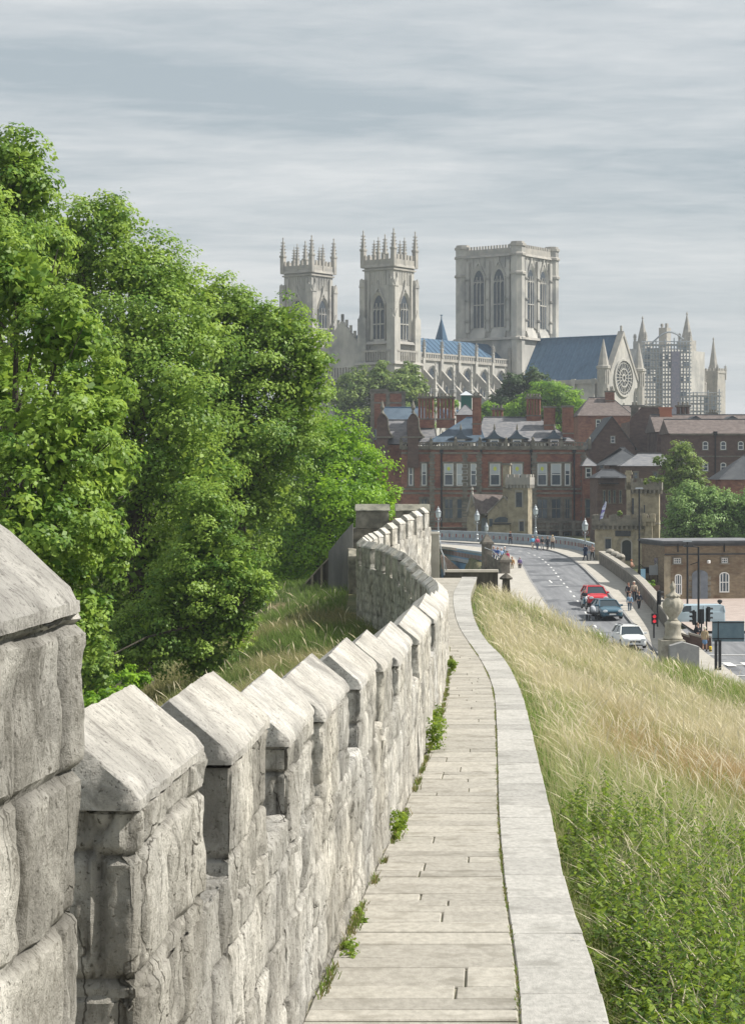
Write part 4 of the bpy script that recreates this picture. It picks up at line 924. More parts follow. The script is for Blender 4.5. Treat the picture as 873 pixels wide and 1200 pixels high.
for a, b in ((646, 653), (660, 667), (673, 679), (632, 640)): sash(ht, hx(a), hx(b), hz(632), hz(624), -.8, frame=M_bluel if a == 660 else M_dress, mull=1, sur=.12, fr=.12)
# roofs
hip_roof(ht, hx(560), hx(672), .6, 13, hz(517), hz(487.5), 1.2, 4.6, M_slate)
hip_roof(ht, hx(505), hx(566), .2, 10, hz(518), hz(488.5), 5.4, .6, M_slateb)
hip_roof(ht, hx(444), hx(512), 1.7, 11, hz(520), hz(491), 0.01, .5, M_slate)
def dormer(px, w=.95):
    x = hx(px); d_ = MB(); d_.box(x-w, x+w, .2, 3.5, hz(526), hz(513.5)); d = d_.build('dormer', M_dress, ht)
    q = MB(); pr = [(x-w-.9, hz(514)), (x-w*.9, hz(511.5)), (x-.35, hz(508.5)), (x, hz(503.5)), (x+.35, hz(508.5)), (x+w*.9, hz(511.5)), (x+w+.9, hz(514))]; q.prism(pr, 'y', 0, 4.2); q.build('dormer_roof', M_slateb, d)
    sash(ht, x-.62, x+.62, hz(524.5), hz(515), .2, stone=None, fr=.16)
    f = MB(); f.lathe([(.1, 0), (.18, .3), (.02, 1.0)], (x, .2, hz(504)), 6); f.build('finial', M_dress, d)
for p in (540, 579.5, 606, 650): dormer(p)
for p, w_ in ((484, .75), (448, .6)):
    x = hx(p); yy = -.7; z1 = hz(484); z0 = hz(548); g = MB()
    g.prism([(x-.8, z0), (x+.8, z0), (x+.8, hz(515)), (x+1.6, hz(512)), (x+1.1, hz(507)), (x+.8, hz(500)), (x+.75, hz(491)), (x+.4, hz(486)), (x, z1), (x-.4, hz(486)), (x-.75, hz(491)), (x-.8, hz(500))], 'y', yy, 12)
    gg = g.build('shaped_gable', M_brickd, ht); f = MB(); f.lathe([(.3, 0), (.15, .4), (.35, .8), (.02, 1.9)], (x, yy+.3, z1), 8); f.box(x-1.7, x+1.7, yy-.2, yy+.3, hz(513), hz(511.5)); f.path([(x+1.6, yy-.05, hz(512)), (x+1.1, yy-.05, hz(507)), (x+.85, yy-.05, hz(500)), (x+.8, yy-.05, hz(491)), (x+.4, yy-.05, hz(486)), (x, yy-.05, z1)], .13, 5); f.build('gable_coping', M_dress, gg)
for (a, b, yt, yb, y_, pots) in ((490.5, 510, 463, 494, 5, 5), (513, 534.5, 463, 494, 5.5, 5), (554.5, 564.5, 463, 503, 2, 2), (580, 594, 476, 490, 8, 3), (620.5, 638, 463, 488, 6.5, 5), (640, 653, 474.5, 500, 4, 0), (660.5, 673, 474.5, 514, 2, 0)):
    chimney(ht, hx((a+b)/2), y_, hz(yb)-.8, hx(b)-hx(a), 1.3, hz(yt)-hz(yb)+.5, pots)
f = MB(); f.add([(hx(560.5), .4, hz(519)), (hx(571), .4, hz(500)), (hx(566), .4, hz(510))], [(0, 1, 2)])
# wing behind left with parapet
t, w, H = house('brick_block', 'red brick block with pale banded parapet left of the clustered chimneys', 'building', 434, 475, 560, 461, 325, 10, M_brick, M_slate, 0)
mb = MB(); mb.box(-w/2-.1, w/2+.1, -.12, 10, H, H+.35); mb.box(-w/2-.06, w/2+.06, -.1, 10, H-1.6, H-1.35); mb.box(-w/2-.08, -w/2+1.9*1.5, -.2, 10, H+.36, H+.7)
for p in (-w/2+.3, 0, w/2-.3): mb.box(p-.3, p+.3, -.16, 0, 0, H)
mb.build('parapet_bands', M_dress, t)
hip_roof(t, lx(452, 325, t), lx(496, 325, t), -6, 3, lz(497, 325, t), lz(478, 325, t), 0, 0, M_slateb)
for a in (436, 443): sash(t, lx(a, 325, t), lx(a+5, 325, t), lz(515, 325, t), lz(503, 325, t), 0, sur=.1, fr=.12, frame=M_bluel)
# green roof cabin and pale hip behind the chimneys
t, w, H = house('roof_cabin', 'small green louvred cabin with pale hipped cap among the mansion chimneys', 'cabin', 540.5, 552.5, 492, 463, 318, 1.8, M_green, M_leadp, .75, .75, .75)
mb = MB()
for k in range(9): mb.box(-w/2+.1+k*w/9, -w/2+.2+k*w/9, -.06, 0, .3, H-.2)
mb.build('louvre', M_green, t)
t, w, H = house('pale_roofed_house', 'small house with pale grey hipped roof seen between two brick chimney stacks', 'house', 536, 556, 505, 486, 312, 5, M_brick, M_slate, 1.6, 1.2, 1.2)
# low red wing to the right of the mansion
t, w, H = house('brick_wing', 'low red brick wing with light hipped roof at the mansion right end', 'building', 684, 698.5, 640, 546, 296, 8, M_brick, M_slate, 1.3, .9, .9)
sash(t, lx(686, 296, t), lx(693, 296, t), lz(560, 296, t), lz(548, 296, t), 0, sur=.1, fr=.16); sash(t, lx(686, 296, t), lx(692, 296, t), lz(606, 296, t), lz(585, 296, t), 0, frame=M_dress, sur=.1)
chimney(t, -1, 5, H+.4, .9, .8, 1.6, 1)
# cluster to the right
def wins(t, d, rows, cols, h_, w_, **kw):
    for py in rows:
        for px in cols: sash(t, lx(px-w_/2, d, t), lx(px+w_/2, d, t), lz(py+h_/2, d, t), lz(py-h_/2, d, t), 0, **kw)
t, w, H = house('gabled_house', 'dark brown brick gabled house with slate roof behind the red wing', 'house', 690, 744, 600, 524, 330, 12, M_brickd, M_slated, 4.9, gable_front=True)
wins(t, 330, (515, 538), (718,), 8, 5, sur=.1, fr=.1); wins(t, 330, (545,), (705, 732), 8, 5, sur=.1, fr=.1, frame=M_dress)
t, w, H = house('hipped_house', 'low brown brick building with wide light grey hipped roof behind the gate lodge tower', 'building', 728, 800, 610, 546, 285, 14, M_brickd, M_slate, 1.75, 3.2, 2.0)
wins(t, 285, (557,), (745, 768, 788), 8, 5, sur=.1, fr=.1, frame=M_dress)
hip_roof(t, lx(712, 285, t), lx(760, 285, t), 3, 14, lz(545, 285, t), lz(524, 285, t), 3.5, 3, M_slated)
t, w, H = house('dutch_gable_house', 'tall brown brick house end with curved shaped gable beside the long brick range', 'house', 738, 788, 600, 494, 345, 12, M_brickd, M_slated, 0)
mb = MB(); mb.prism([(-w/2, H), (w/2, H), (w/2-.2, H+.5), (w/2-1.0, H+1.2), (w/2-1.4, H+2.0), (w/2-2.0, H+2.4), (-w/2+2.0, H+2.4), (-w/2+1.0, H+1.4), (-w/2+.3, H+.8)], 'y', 0, .5); mb.build('shaped_gable', M_brickd, t)
mb = MB(); mb.box(-w/2, w/2-1.9, -.1, .6, H+2.4, H+2.65); mb.build('gable_coping', M_dress, t); wins(t, 345, (513, 531), (770,), 8, 5, sur=.1, fr=.1, frame=M_dress); chimney(t, -w/2+1.2, 3, H, 1.2, 1, 2.6, 2, M_dress)
t, w, H = house('brick_range', 'long brown brick range with dormered roof and rows of arched windows at the right', 'building', 786, 905, 640, 508, 315, 11, M_brickd, M_tile, 2.3, 0, 0)
wins(t, 315, (522, 547), (800, 826.5, 847.5, 868), 10, 6.5, sur=.1, fr=.12, arch=True); wins(t, 315, (575,), (800, 826.5, 847.5, 868), 10, 6.5, sur=.1, fr=.12)
mb = MB(); mb.tube((lx(838, 315, t), -.12, lz(565, 315, t)), (lx(838, 315, t), -.12, lz(508, 315, t)), .1, n=6); mb.cbox((lx(838, 315, t), -.12, lz(510, 315, t)), (.6, .4, .6)); mb.build('drainpipe', M_iron, t)
mb = MB(); mb.box(-w/2, w/2, -.1, 0, lz(535.5, 315, t), lz(534, 315, t)); mb.box(-w/2-.1, w/2+.1, -.25, 0, H-.25, H); mb.build('string_course', M_dress, t)
t, w, H = house('upper_range', 'upper brown roofed storey with slate dormers behind the long brick range', 'building', 770, 905, 560, 506, 330, 12, M_brickd, M_tile, 2.9, 0, 0)
mb = MB(); 
for p in (815, 858):
    x = lx(p, 330, t); mb.box(x-1.3, x+1.3, -.2, 4, H-1, H+1.3); 
dm = mb.build('dormer', M_slated, t); mb = MB()
for p in (815, 858): x = lx(p, 330, t); mb.prism([(x-1.9, H+1.2), (x+1.9, H+1.2), (x+1.1, H+2.0), (x, H+2.6), (x-1.1, H+2.0)], 'y', -.5, 5)
mb.build('dormer_roof', M_slated, dm); 
for p in (815, 858): sash(t, lx(p-4, 330, t), lx(p+4, 330, t), H-.3, H+1.1, -.2, stone=None, fr=.14)
for (a, b, yt, m) in ((800, 816, 475, M_brickd), (839, 848, 484, M_brickd)): chimney(t, lx((a+b)/2, 330, t), 7, H+2.0, lx(b, 330, t)-lx(a, 330, t), 1.2, lz(yt, 330, t)-H-2.0, 3, m)
chimney(t, lx(786, 330, t), 6, H+2, 1.9, 1.2, 1.9, 0, M_terracotta, name='orange_chimney', cap=M_terracotta, ribs=False)
t, w, H = house('brown_roofed_house', 'red brick house with broad dull brown roof in front of the cathedral rose window', 'house', 678, 740, 540, 487, 385, 12, M_brick, M_tile, 3.6, 2.5, 3.0)
wins(t, 385, (496,), (701,), 9, 5.5, sur=.1, fr=.14); wins(t, 385, (496,), (708,), 9, 5.5, sur=.1, fr=.14); chimney(t, lx(718, 385, t), 5, H+2.2, 1.7, 1.2, 2.4, 2, M_brick)
t, w, H = house('brown_brick_house', 'plain brown brick house just behind the broad brown roof', 'house', 720, 764, 540, 484, 395, 10, M_brickd, M_tile, 1.6, .8, .8)
t, w, H = house('red_annexe', 'dark red brick annexe with tall narrow windows behind the gate lodge parapet', 'building', 700, 734, 640, 560, 262, 9, M_brickd, M_slated, 1.0, 1, 1)
wins(t, 262, (582,), (708, 714, 720, 727), 15, 2.6, sur=.05, fr=.06, frame=M_dress); 
mb = MB(); mb.box(lx(702, 262, t), lx(724, 262, t), -1.4, 0, lz(567, 262, t), lz(566, 262, t))
for k in range(14): mb.tube((lx(702, 262, t)+k*.17, -1.35, lz(566, 262, t)), (lx(702, 262, t)+k*.17, -1.35, lz(559, 262, t)), .03, n=4)
mb.box(lx(702, 262, t), lx(724, 262, t), -1.4, -1.3, lz(559.3, 262, t), lz(558.6, 262, t)); mb.build('balcony', M_iron, t)
t, w, H = house('red_corner_house', 'red brick house end cut by the right edge with dark sloping roof', 'house', 845, 905, 640, 562, 290, 10, M_brick, M_slated, 3.4, 4, 0)

# ---- far gate lodge with gabled roofs and battlemented tower
D = 276.0
tl = thing('gate_tower_house', 'buff stone gatehouse with steep gables and battlemented tower at the bridge far end', 'gatehouse', (X(585, D), D, CZ-8.9), R(-14))
s_ = 2400/D; bx = lambda px: (px-585)/s_; bz = lambda py: Z(py, D)-(CZ-8.9)
mb = MB(); mb.box(bx(571), bx(612), 0, 6, 0, bz(602)); mb.prism([(bx(571), bz(602)), (bx(612), bz(602)), (bx(590), bz(583))], 'y', 0.003, 5.99); mb.box(bx(553), bx(571), 2.2, 7, 0, bz(601)); mb.build('wall', M_lodge, tl)
mb = MB(); mb.prism([(bx(545.5), 0), (bx(557), 0), (bx(557), bz(600)), (bx(551), bz(579)), (bx(545.5), bz(598))], 'y', .6, 1.4); mb.build('side_gable', M_lodge, tl)
mb = MB(); mb.add([(bx(551), .8, bz(579)), (bx(588), 3.5, bz(580.5)), (bx(571), -.25, bz(602.5)), (bx(557), .2, bz(601.5)), (bx(551), 5, bz(579.5)), (bx(588), 5, bz(580.5)), (bx(557), 7.2, bz(601)), (bx(588), 7.2, bz(601))], [(0, 1, 2, 3), (0, 3, 6, 4), (4, 6, 7, 5), (0, 4, 5, 1)]); mb.build('roof', M_tile, tl)
mb = MB(); o = .35
for sg, e in ((-1, bx(571)), (1, bx(612))): mb.prism([(bx(590), bz(582)), (e+sg*o, bz(602)-.3), (e+sg*o, bz(602)-.5), (bx(590), bz(583))], 'y', .35, 6.2)
mb.build('roof', M_slated, tl)
mb = MB()
for e in (bx(571), bx(612)): mb.prism([(bx(590)-.12, bz(581.4)), (bx(590)+.12, bz(581.4)), (e+(.4 if e > 0 else -.4), bz(602.8)), (e+(.2 if e > 0 else -.2), bz(604))], 'y', -.1, .345)
for e in (bx(545.5), bx(557)): mb.prism([(bx(551)-.1, bz(578)), (bx(551)+.1, bz(578)), (e+.1, bz(600)), (e-.1, bz(600))], 'y', .5, 1.45)
mb.lathe([(.18, 0), (.1, .3), (.22, .5), (.02, .9)], (bx(551), 1, bz(578)), 6); mb.build('coping', M_minL, tl)
mb = MB(); mb.prism([(bx(579), bz(612)), (bx(598), bz(612))]+arch_pts(bx(579), bx(598), bz(611.5), bz(605.5), 6, True), 'y', -.05, -.01); mb.build('arched_window', M_pane, tl)
mb = MB(); mb.box(bx(577), bx(600), -1.1, -.1, bz(613.5), bz(612.8)); mb.build('hood', M_slated, tl)
mb = MB(); mb.box(bx(578), bx(599), -.9, -.02, bz(628), bz(615)); 
for k in range(7): mb.box(bx(578)+k*.35, bx(578)+k*.35+.08, -.95, -.9, bz(628), bz(615))
mb.build('porch', M_lodge, tl)
mb = MB(); mb.prism([(bx(560), 0), (bx(567), 0)]+arch_pts(bx(560), bx(567), bz(611), bz(607), 5, True), 'y', 2.1, 2.15); mb.build('door', M_bluel, tl)
mb = MB(); mb.box(bx(573), bx(577), -.04, -.01, bz(617), bz(608)); mb.build('narrow_window', M_pane, tl)
def bat_tower(parent, x0, x1, y0, y1, z0, zc, zt, mw, mt, name='tower', cren=(0.8, .5)):
    mb = MB(); mb.box(x0, x1, y0, y1, z0, zc)
    t = mb.build(name, mw, parent)
    mb = MB(); e = .3; mb.box(x0-e, x1+e, y0-e, y1+e, zc+.35, zt-.55); mb.box(x0-.05, x1+.05, y0-.05, y1+.05, zc, zc+.345)
    nx = int((x1-x0)/.45)
    for k in range(nx+1): xx = x0+(x1-x0)*k/nx; mb.box(xx-.1, xx+.1, y0-e+.03, y0-.06, zc-.1, zc+.34)
    ny_ = int((y1-y0)/.45)
    for k in range(ny_+1): yy_ = y0+(y1-y0)*k/ny_; mb.box(x1+.06, x1+e-.03, yy_-.1, yy_+.1, zc-.1, zc+.34); mb.box(x0-e+.03, x0-.06, yy_-.1, yy_+.1, zc-.1, zc+.34)
    battlement(mb, x0-e, x1+e, y0-e, y1+e, zt-.55, .55+.25, cren[0], cren[1], .3)
    mb.build('battlements', mt, t); return t
tt = bat_tower(tl, bx(596), bx(620), -.6, 2.6, 0, bz(571), bz(558), M_lodge, M_minL)
mb = MB()
for (a, b, c, e) in ((606, 613, 594, 577), (610, 615, 622, 611)): mb.box(bx(a), bx(b), -.64, -.61, bz(c), bz(e))
mb.build('slit_window', M_mglass, tt)
mb = MB()
for (a, b, c, e) in ((606, 613, 594, 577), (610, 615, 622, 611)): mb.box(bx(a)-.15, bx(a), -.7, -.6, bz(c)-.1, bz(e)+.1); mb.box(bx(b), bx(b)+.15, -.7, -.6, bz(c)-.1, bz(e)+.1); mb.box(bx(a)-.15, bx(b)+.15, -.7, -.6, bz(e)+.1, bz(e)+.3)
mb.build('window_surround', M_minL, tt)
chimney(tl, bx(592), 1.2, bz(583), .95, .9, bz(545)-bz(583), 0, M_lodge, ribs=False)

# ---- near gate lodge
D = 214.0
gl = thing('gate_lodge', 'buff stone gate lodge with battlements, arched door and plant-topped square tower', 'gatehouse', (X(735, D), D, CZ-9.6), R(-10))
s2 = 2400/D; bx = lambda px: (px-735)/s2; bz = lambda py: Z(py, D)-(CZ-9.6)
t1 = bat_tower(gl, bx(697), bx(756), 0, 5.5, 0, bz(620), bz(606.5), M_lodge, M_dress, 'lodge_wall', (.8, .55))
t2 = bat_tower(gl, bx(735), bx(771), 2.0, 5.0, 0, bz(578), bz(563.5), M_lodge, M_dress, 'tower', (.5, .42))
t3 = bat_tower(gl, bx(756), bx(764), -.3, .7, bz(632), bz(615), bz(605), M_lodge, M_lodge, 'corner_turret', (.3, .22))
mb = MB(); mb.box(bx(756.2), bx(764), -.3, .7, 0, bz(632)); mb.box(bx(733), bx(738), 1.7, 2.4, 0, bz(556)); mb.cbox((bx(735.5), 2.05, bz(556)), (.75, .75, .25)); mb.cbox((bx(735.5), 2.05, bz(553.5)), (.6, .6, .2)); mb.box(bx(733), bx(733)+.12, 1.75, 2.3, bz(556), bz(553)); mb.build('chimney', M_lodge, gl)
mb = MB(); mb.prism([(bx(729), bz(657)), (bx(739.5), bz(657))]+arch_pts(bx(729), bx(739.5), bz(637), bz(633), 6, True), 'y', -.07, -.02); mb.build('door', mat('dark_door', (.03, .035, .035), .6), gl)
mb = MB()
A = [(bx(741), bz(657))]+arch_pts(bx(727.4), bx(741), bz(637), bz(630.6), 6, True)+[(bx(727.4), bz(657))]; B = [(bx(739.5), bz(657))]+arch_pts(bx(729), bx(739.5), bz(637), bz(633), 6, True)+[(bx(729), bz(657))]
for i in range(len(A)-1): mb.add([(A[i][0], -.16, A[i][1]), (A[i+1][0], -.16, A[i+1][1]), (B[i+1][0], -.1, B[i+1][1]), (B[i][0], -.1, B[i][1]), (A[i][0], 0, A[i][1]), (A[i+1][0], 0, A[i+1][1]), (B[i+1][0], 0, B[i+1][1]), (B[i][0], 0, B[i][1])], [(0, 1, 2, 3), (4, 5, 1, 0), (3, 2, 6, 7)])
mb.build('door_surround', M_minL, gl)
mb = MB(); mb.box(bx(721), bx(739), -.12, -.01, bz(628.5), bz(622)); pl = mb.build('plaque', mat('dark_plaque', (.05, .055, .06), .6), gl)
mb = MB(); mb.box(bx(709.5), bx(716), -.06, -.01, bz(643), bz(632)); mb.build('window', M_mglass, gl)
mb = MB(); mb.box(bx(708.6), bx(709.4), -.14, 0, bz(644), bz(631)); mb.box(bx(716.1), bx(716.9), -.14, 0, bz(644), bz(631)); mb.box(bx(708.6), bx(716.9), -.14, -.001, bz(631), bz(629.8)); mb.box(bx(708), bx(717.5), -.18, -.001, bz(645.2), bz(644)); mb.build('window_surround', M_minL, gl)
mb = MB(); mb.box(bx(739.5), bx(741.5), 1.93, 1.99, bz(603), bz(584)); mb.box(bx(753.5), bx(754.6), 1.93, 1.99, bz(601), bz(592)); mb.build('slit_window', M_mglass, gl)
mb = MB(); mb.box(bx(756), bx(771.4), 1.9, 5.1, bz(615), bz(613.8)); mb.build('string_course', M_minL, gl)
# flag
fl_ = thing('feather_flag', 'tall pale feather flag with blue and purple marks on the lodge parapet', 'flag', (X(702, 211), 211, Z(611, 211)))
mb = MB(); mb.path([(0, 0, 0), (.1, 0, .6), (.3, 0, 1.4), (.62, 0, 2.05)], .03); mb.build('pole', M_iron, fl_)
mb = MB(); mb.add([(.05, 0, .2), (.1, 0, .6), (.3, 0, 1.4), (.62, 0, 2.1), (.80, .05, 2.0), (.72, .1, 1.5), (.55, .06, .9), (.38, .02, .3)]+[(.05, .02, .2), (.1, .02, .6), (.3, .02, 1.4), (.62, .02, 2.1), (.80, .07, 2.0), (.72, .12, 1.5), (.55, .08, .9), (.38, .04, .3)], [(0, 1, 6, 7), (1, 2, 5, 6), (2, 3, 4, 5), (15, 14, 9, 8), (14, 13, 10, 9), (13, 12, 11, 10), (0, 8, 9, 1), (1, 9, 10, 2), (2, 10, 11, 3)])
mb.build('cloth', mat('flag_cloth', (.5, .55, .7), .7, (.16, .14, .4), 2.4, contrast=(.5, .56)), fl_)

# ---- right-hand tan brick building
D = 178.0
tb = thing('tan_brick_building', 'low tan brick building with grey arched door and white arched windows at the right', 'building', (X(779, D), D, CZ-11.7), R(9))
s3 = 2400/D; bx = lambda px: (px-779)/s3; bz = lambda py: Z(py, D)-(CZ-11.7)
mb = MB(); mb.box(0, bx(905), 0, 7, -.5, bz(640)); mb.build('wall', M_brickt, tb)
mb = MB(); mb.box(-.12, bx(905), -.14, 7.1, bz(640), bz(637)); mb.box(-.3, bx(905), -.35, 7.3, bz(637), bz(634.5)); mb.box(-.03, bx(905), -.06, -.001, bz(650.5), bz(649)); mb.build('cornice', M_slated, tb)
mb = MB(); mb.box(-.2, bx(905), -.2, 7.1, bz(634.5), bz(634)+.02); mb.build('roof', M_slate, tb)
sash(tb, bx(791), bx(799.5), bz(697), bz(673), 0, stone=M_brickt, arch=True, mull=3, fr=.09, sur=0, blind=.0); sash(tb, bx(845.5), bx(857.5), bz(695), bz(671), 0, stone=M_brickt, arch=True, mull=3, fr=.09, sur=0)
for a, b in ((789.5, 798.5), (848, 855.5)): sash(tb, bx(a), bx(b), bz(660.5), bz(654.2), 0, stone=M_dress, mull=3, fr=.07, sur=.08)
mb = MB(); mb.prism([(bx(812), bz(713)), (bx(831), bz(713))]+arch_pts(bx(812), bx(831), bz(674), bz(668.5), 7, True), 'y', -.08, -.01); dr = mb.build('door', mat('grey_door_paint', (.13, .15, .18), .55, (.17, .19, .22), 1.5), tb)
mb = MB(); mb.box(bx(821.3), bx(821.7), -.1, -.081, bz(713), bz(669))
for k in range(6): mb.box(bx(812)-.28, bx(812)-.01, -.05, 0, bz(711-k*6.5)-.1, bz(711-k*6.5)+.22); mb.box(bx(831)+.01, bx(831)+.28, -.05, 0, bz(711-k*6.5)-.1, bz(711-k*6.5)+.22)
mb.build('door_quoins', M_dress, dr)
mb = MB()
for p in (794.5, 851): mb.tube((bx(p), -.12, bz(647)), (bx(p), -.12, bz(637)), .06, n=6)
mb.build('drainpipe', M_iron, tb)
mb = MB(); mb.box(-.04, -.01, 2, 3, bz(672), bz(655)); mb.build('side_window', M_pane, tb)
mb = MB(); mb.box(-.07, 0.5, -.05, 0, 0, bz(652)); mb.build('corner_pilaster', M_lodge, tb)
mb = MB(); mb.lathe([(.02, 0), (.16, .05), (.16, .28), (.02, .34)], (bx(832), -.12, bz(661)), 8); mb.build('wall_lamp', M_white, tb)
# ------------------------------------------------------------------ trees
def leaf_cloud(lobes, n, size, seed, sub_r=(0.2, 0.38), nsub=26, flat=0.8, sky=0.35, fill=0.2, droop=0.0, center=None):
    "leaves gathered in clumps over every lobe; returns verts, faces, tone"
    r = np.random.default_rng(seed); P = []; Nn = []; T = []; Sz = []
    vol = np.array([(l[3]*l[4]+l[4]*l[5]+l[3]*l[5]) for l in lobes]); cnt = (n*vol/vol.sum()).astype(int)
    for l, c in zip(lobes, cnt):
        c0 = np.array(l[:3]); rad = np.array(l[3:6]); k = nsub
        d = r.normal(size=(k, 3)); d[:, 2] = d[:, 2]*0.9+0.25; d /= np.linalg.norm(d, axis=1)[:, None]
        sc = c0+d*rad*r.uniform(0.66, 1.0, (k, 1)); sr = rad.mean()*r.uniform(sub_r[0], sub_r[1], k); st = r.uniform(0, 1, k)
        w = sr**2; w /= w.sum(); a = r.choice(k, c, p=w)
        q = r.normal(size=(c, 3)); q /= np.linalg.norm(q, axis=1)[:, None]; q[:, 2] = np.where((q[:, 2] < -.2) & (r.random(c) < .7), -q[:, 2], q[:, 2]); rr = sr[a]*r.uniform(0.25, 1.0, c)**0.55
        p = sc[a]+q*rr[:, None]*np.array([1.08, 1.08, flat])
        # ragged twigs
        tw = r.random(c) < 0.10; p[tw] += q[tw]*sr[a][tw][:, None]*0.35
        if droop: p[:, 2] -= droop*r.random(c)**2*np.abs(q[:, 2])
        f = r.random(c) < fill; m = f.sum(); u = r.normal(size=(m, 3)); u /= np.linalg.norm(u, axis=1)[:, None]; p[f] = c0+u*rad*(r.random((m, 1))**0.5*0.66)
        out = q*0.75+d[a]*0.45+np.array([0, 0, sky]); nn = out+r.normal(size=(c, 3))*0.34
        P.append(p); Nn.append(nn); Sz.append(np.where(f, 2.1, 1.0)); T.append(np.clip(st[a]*0.65+0.4*r.random(c)-.02, 0, 1))
    P = np.concatenate(P); Nn = np.concatenate(Nn); T = np.concatenate(T); Nn /= np.linalg.norm(Nn, axis=1)[:, None]
    m = len(P); a = np.cross(Nn, r.normal(size=(m, 3))); a /= np.linalg.norm(a, axis=1)[:, None]; b = np.cross(Nn, a)
    s = size*r.uniform(0.65, 1.3, (m, 1))*np.concatenate(Sz)[:, None]; fold = Nn*s*0.18
    v = np.stack([P-a*s*0.55, P+b*s*0.36+fold, P+a*s*0.6, P-b*s*0.36+fold], 1).reshape(-1, 3)
    i = np.arange(m)*4; f = np.stack([i, i+1, i+2, i+3], -1); return v, f, np.repeat(T, 4)
def tree(name, label, base, lobes, n, size, lm, seed, trunk_r=0.3, group=None, trunk_top=None, **kw):
    t = thing(name, label, 'tree', base, 0, group); base = np.array(base)
    L_ = [tuple(np.array(l[:3])-base)+tuple(l[3:]) for l in lobes]
    v, f, tn = leaf_cloud(L_, n, size, seed, **kw); o = np_mesh('crown', v, f, lm, t); set_attr(o, 'tone', tn)
    mb = MB(); rd = random.Random(seed); top = Vector(trunk_top) - Vector(base) if trunk_top else Vector((sum(l[0] for l in L_)/len(L_)*.6, sum(l[1] for l in L_)/len(L_)*.6, max(l[2] for l in L_)*.62))
    pts = [Vector((0, 0, -.6)), Vector((0, 0, top.z*.25))+Vector((top.x*.1, 0, 0)), Vector((top.x*.45, top.y*.4, top.z*.6)), top]
    mb.path(pts, [trunk_r*1.35, trunk_r, trunk_r*.75, trunk_r*.35], 9)
    for l in L_:
        c = Vector(l[:3]); s0 = pts[1].lerp(pts[3], rd.uniform(.15, .7)); md = s0.lerp(c, .5)+Vector((rd.uniform(-.3, .3), rd.uniform(-.3, .3), .35)); e = c+Vector((0, 0, l[5]*.3))
        mb.path([s0, md, e], [trunk_r*.42, trunk_r*.25, trunk_r*.07], 6)
        for _ in range(4): 
            q = Vector([rd.uniform(-1, 1)*l[3+i]*.8 for i in range(3)]); mb.path([md.lerp(e, rd.random()), c+q], [trunk_r*.12, trunk_r*.03], 4)
    mb.build('trunk', M_bark, t); return t
def lobes_px(L_, d0):
    "(px, py, radius in px, depth offset, squash)"
    out = []
    for q in L_:
        px, py, r = q[:3]; dd = d0+(q[3] if len(q) > 3 else 0); k = dd/F; p = W(px, py, dd); sz = q[4] if len(q) > 4 else 1.0
        out.append((p.x, p.y, p.z, r*k, r*k*1.1, r*k*sz))
    return out
GZ = lambda x, y: float(ground_z(np.array([x]), np.array([y]))[0])
# nearest lime, left edge
d = 44.0
tree('lime_tree', 'nearest big lime tree with sunlit leaves filling the left edge', (X(-30, d), d, GZ(X(-30, d), d)),
     lobes_px([(20, 330, 62), (75, 395, 60, -1), (105, 470, 58, 0), (110, 560, 58, .5), (55, 520, 75, -2), (90, 650, 60, 0), (40, 620, 80, -2.5), (95, 735, 46, -.5), (30, 720, 85, -1.5), (-40, 450, 100, 1), (-60, 620, 110, 1), (-30, 300, 80, 2), (20, 800, 70, 1), (120, 500, 34, -1.5), (118, 620, 30, -1.5)], d), 52000, 0.115, L_lime, 5, .35, nsub=34, sub_r=(.18, .34))
d = 58.0
tree('dark_lime_tree', 'tall dark lime whose pointed top rises highest at the upper left corner', (X(-25, d), d+3, GZ(X(-25, d), d+3)),
     lobes_px([(20, 185, 36, 0, 1.1), (35, 225, 38), (-10, 250, 70), (30, 290, 55, 1), (-60, 330, 100), (60, 300, 32, 1)], d), 17000, 0.13, L_lime, 8, .35, nsub=30)
d = 76.0
tree('spreading_lime_tree', 'broad lime tree with the highest rounded crown in the middle of the tree row', (X(165, d), d, GZ(X(165, d), d)),
     lobes_px([(85, 275, 46), (130, 265, 38), (150, 320, 60), (90, 340, 60, 1), (200, 340, 48, 1), (160, 400, 75, -1), (225, 400, 60), (120, 470, 70, 0), (200, 480, 75, -2), (150, 560, 80, 0), (215, 570, 70, -1.5), (130, 640, 70, 1), (190, 660, 65, 0), (170, 745, 48, 0), (120, 720, 60, 1)], d), 60000, 0.135, L_lime, 15, .42, nsub=32)
d = 88.0
tree('leaning_lime_tree', 'lime tree with a dark limb showing in front of the left cathedral tower', (X(275, d), d, GZ(X(275, d), d)),
     lobes_px([(250, 360, 42), (285, 375, 42), (330, 385, 40, 0, .95), (355, 415, 36), (300, 430, 55), (350, 465, 42), (250, 450, 62), (330, 520, 52), (280, 520, 64, -1), (240, 550, 60), (310, 580, 50, 1), (260, 620, 66, 0), (215, 500, 60), (365, 440, 26), (225, 660, 50)], d), 52000, 0.14, L_lime, 25, .36, nsub=32, trunk_top=tuple(W(292, 420, d)))
d = 70.0
tree('elder_bush', 'pale leafy bush spilling over the grass bank beneath the lime trees', (X(245, d), d, GZ(X(245, d), d)),
     lobes_px([(235, 645, 45), (275, 670, 40), (210, 700, 50), (262, 715, 40), (300, 695, 24), (180, 745, 48), (225, 752, 36), (140, 770, 44), (240, 600, 40), (110, 790, 40, -3), (240, 770, 34), (275, 735, 30)], d), 30000, 0.11, L_lime, 31, .14, nsub=26)
d = 60.0
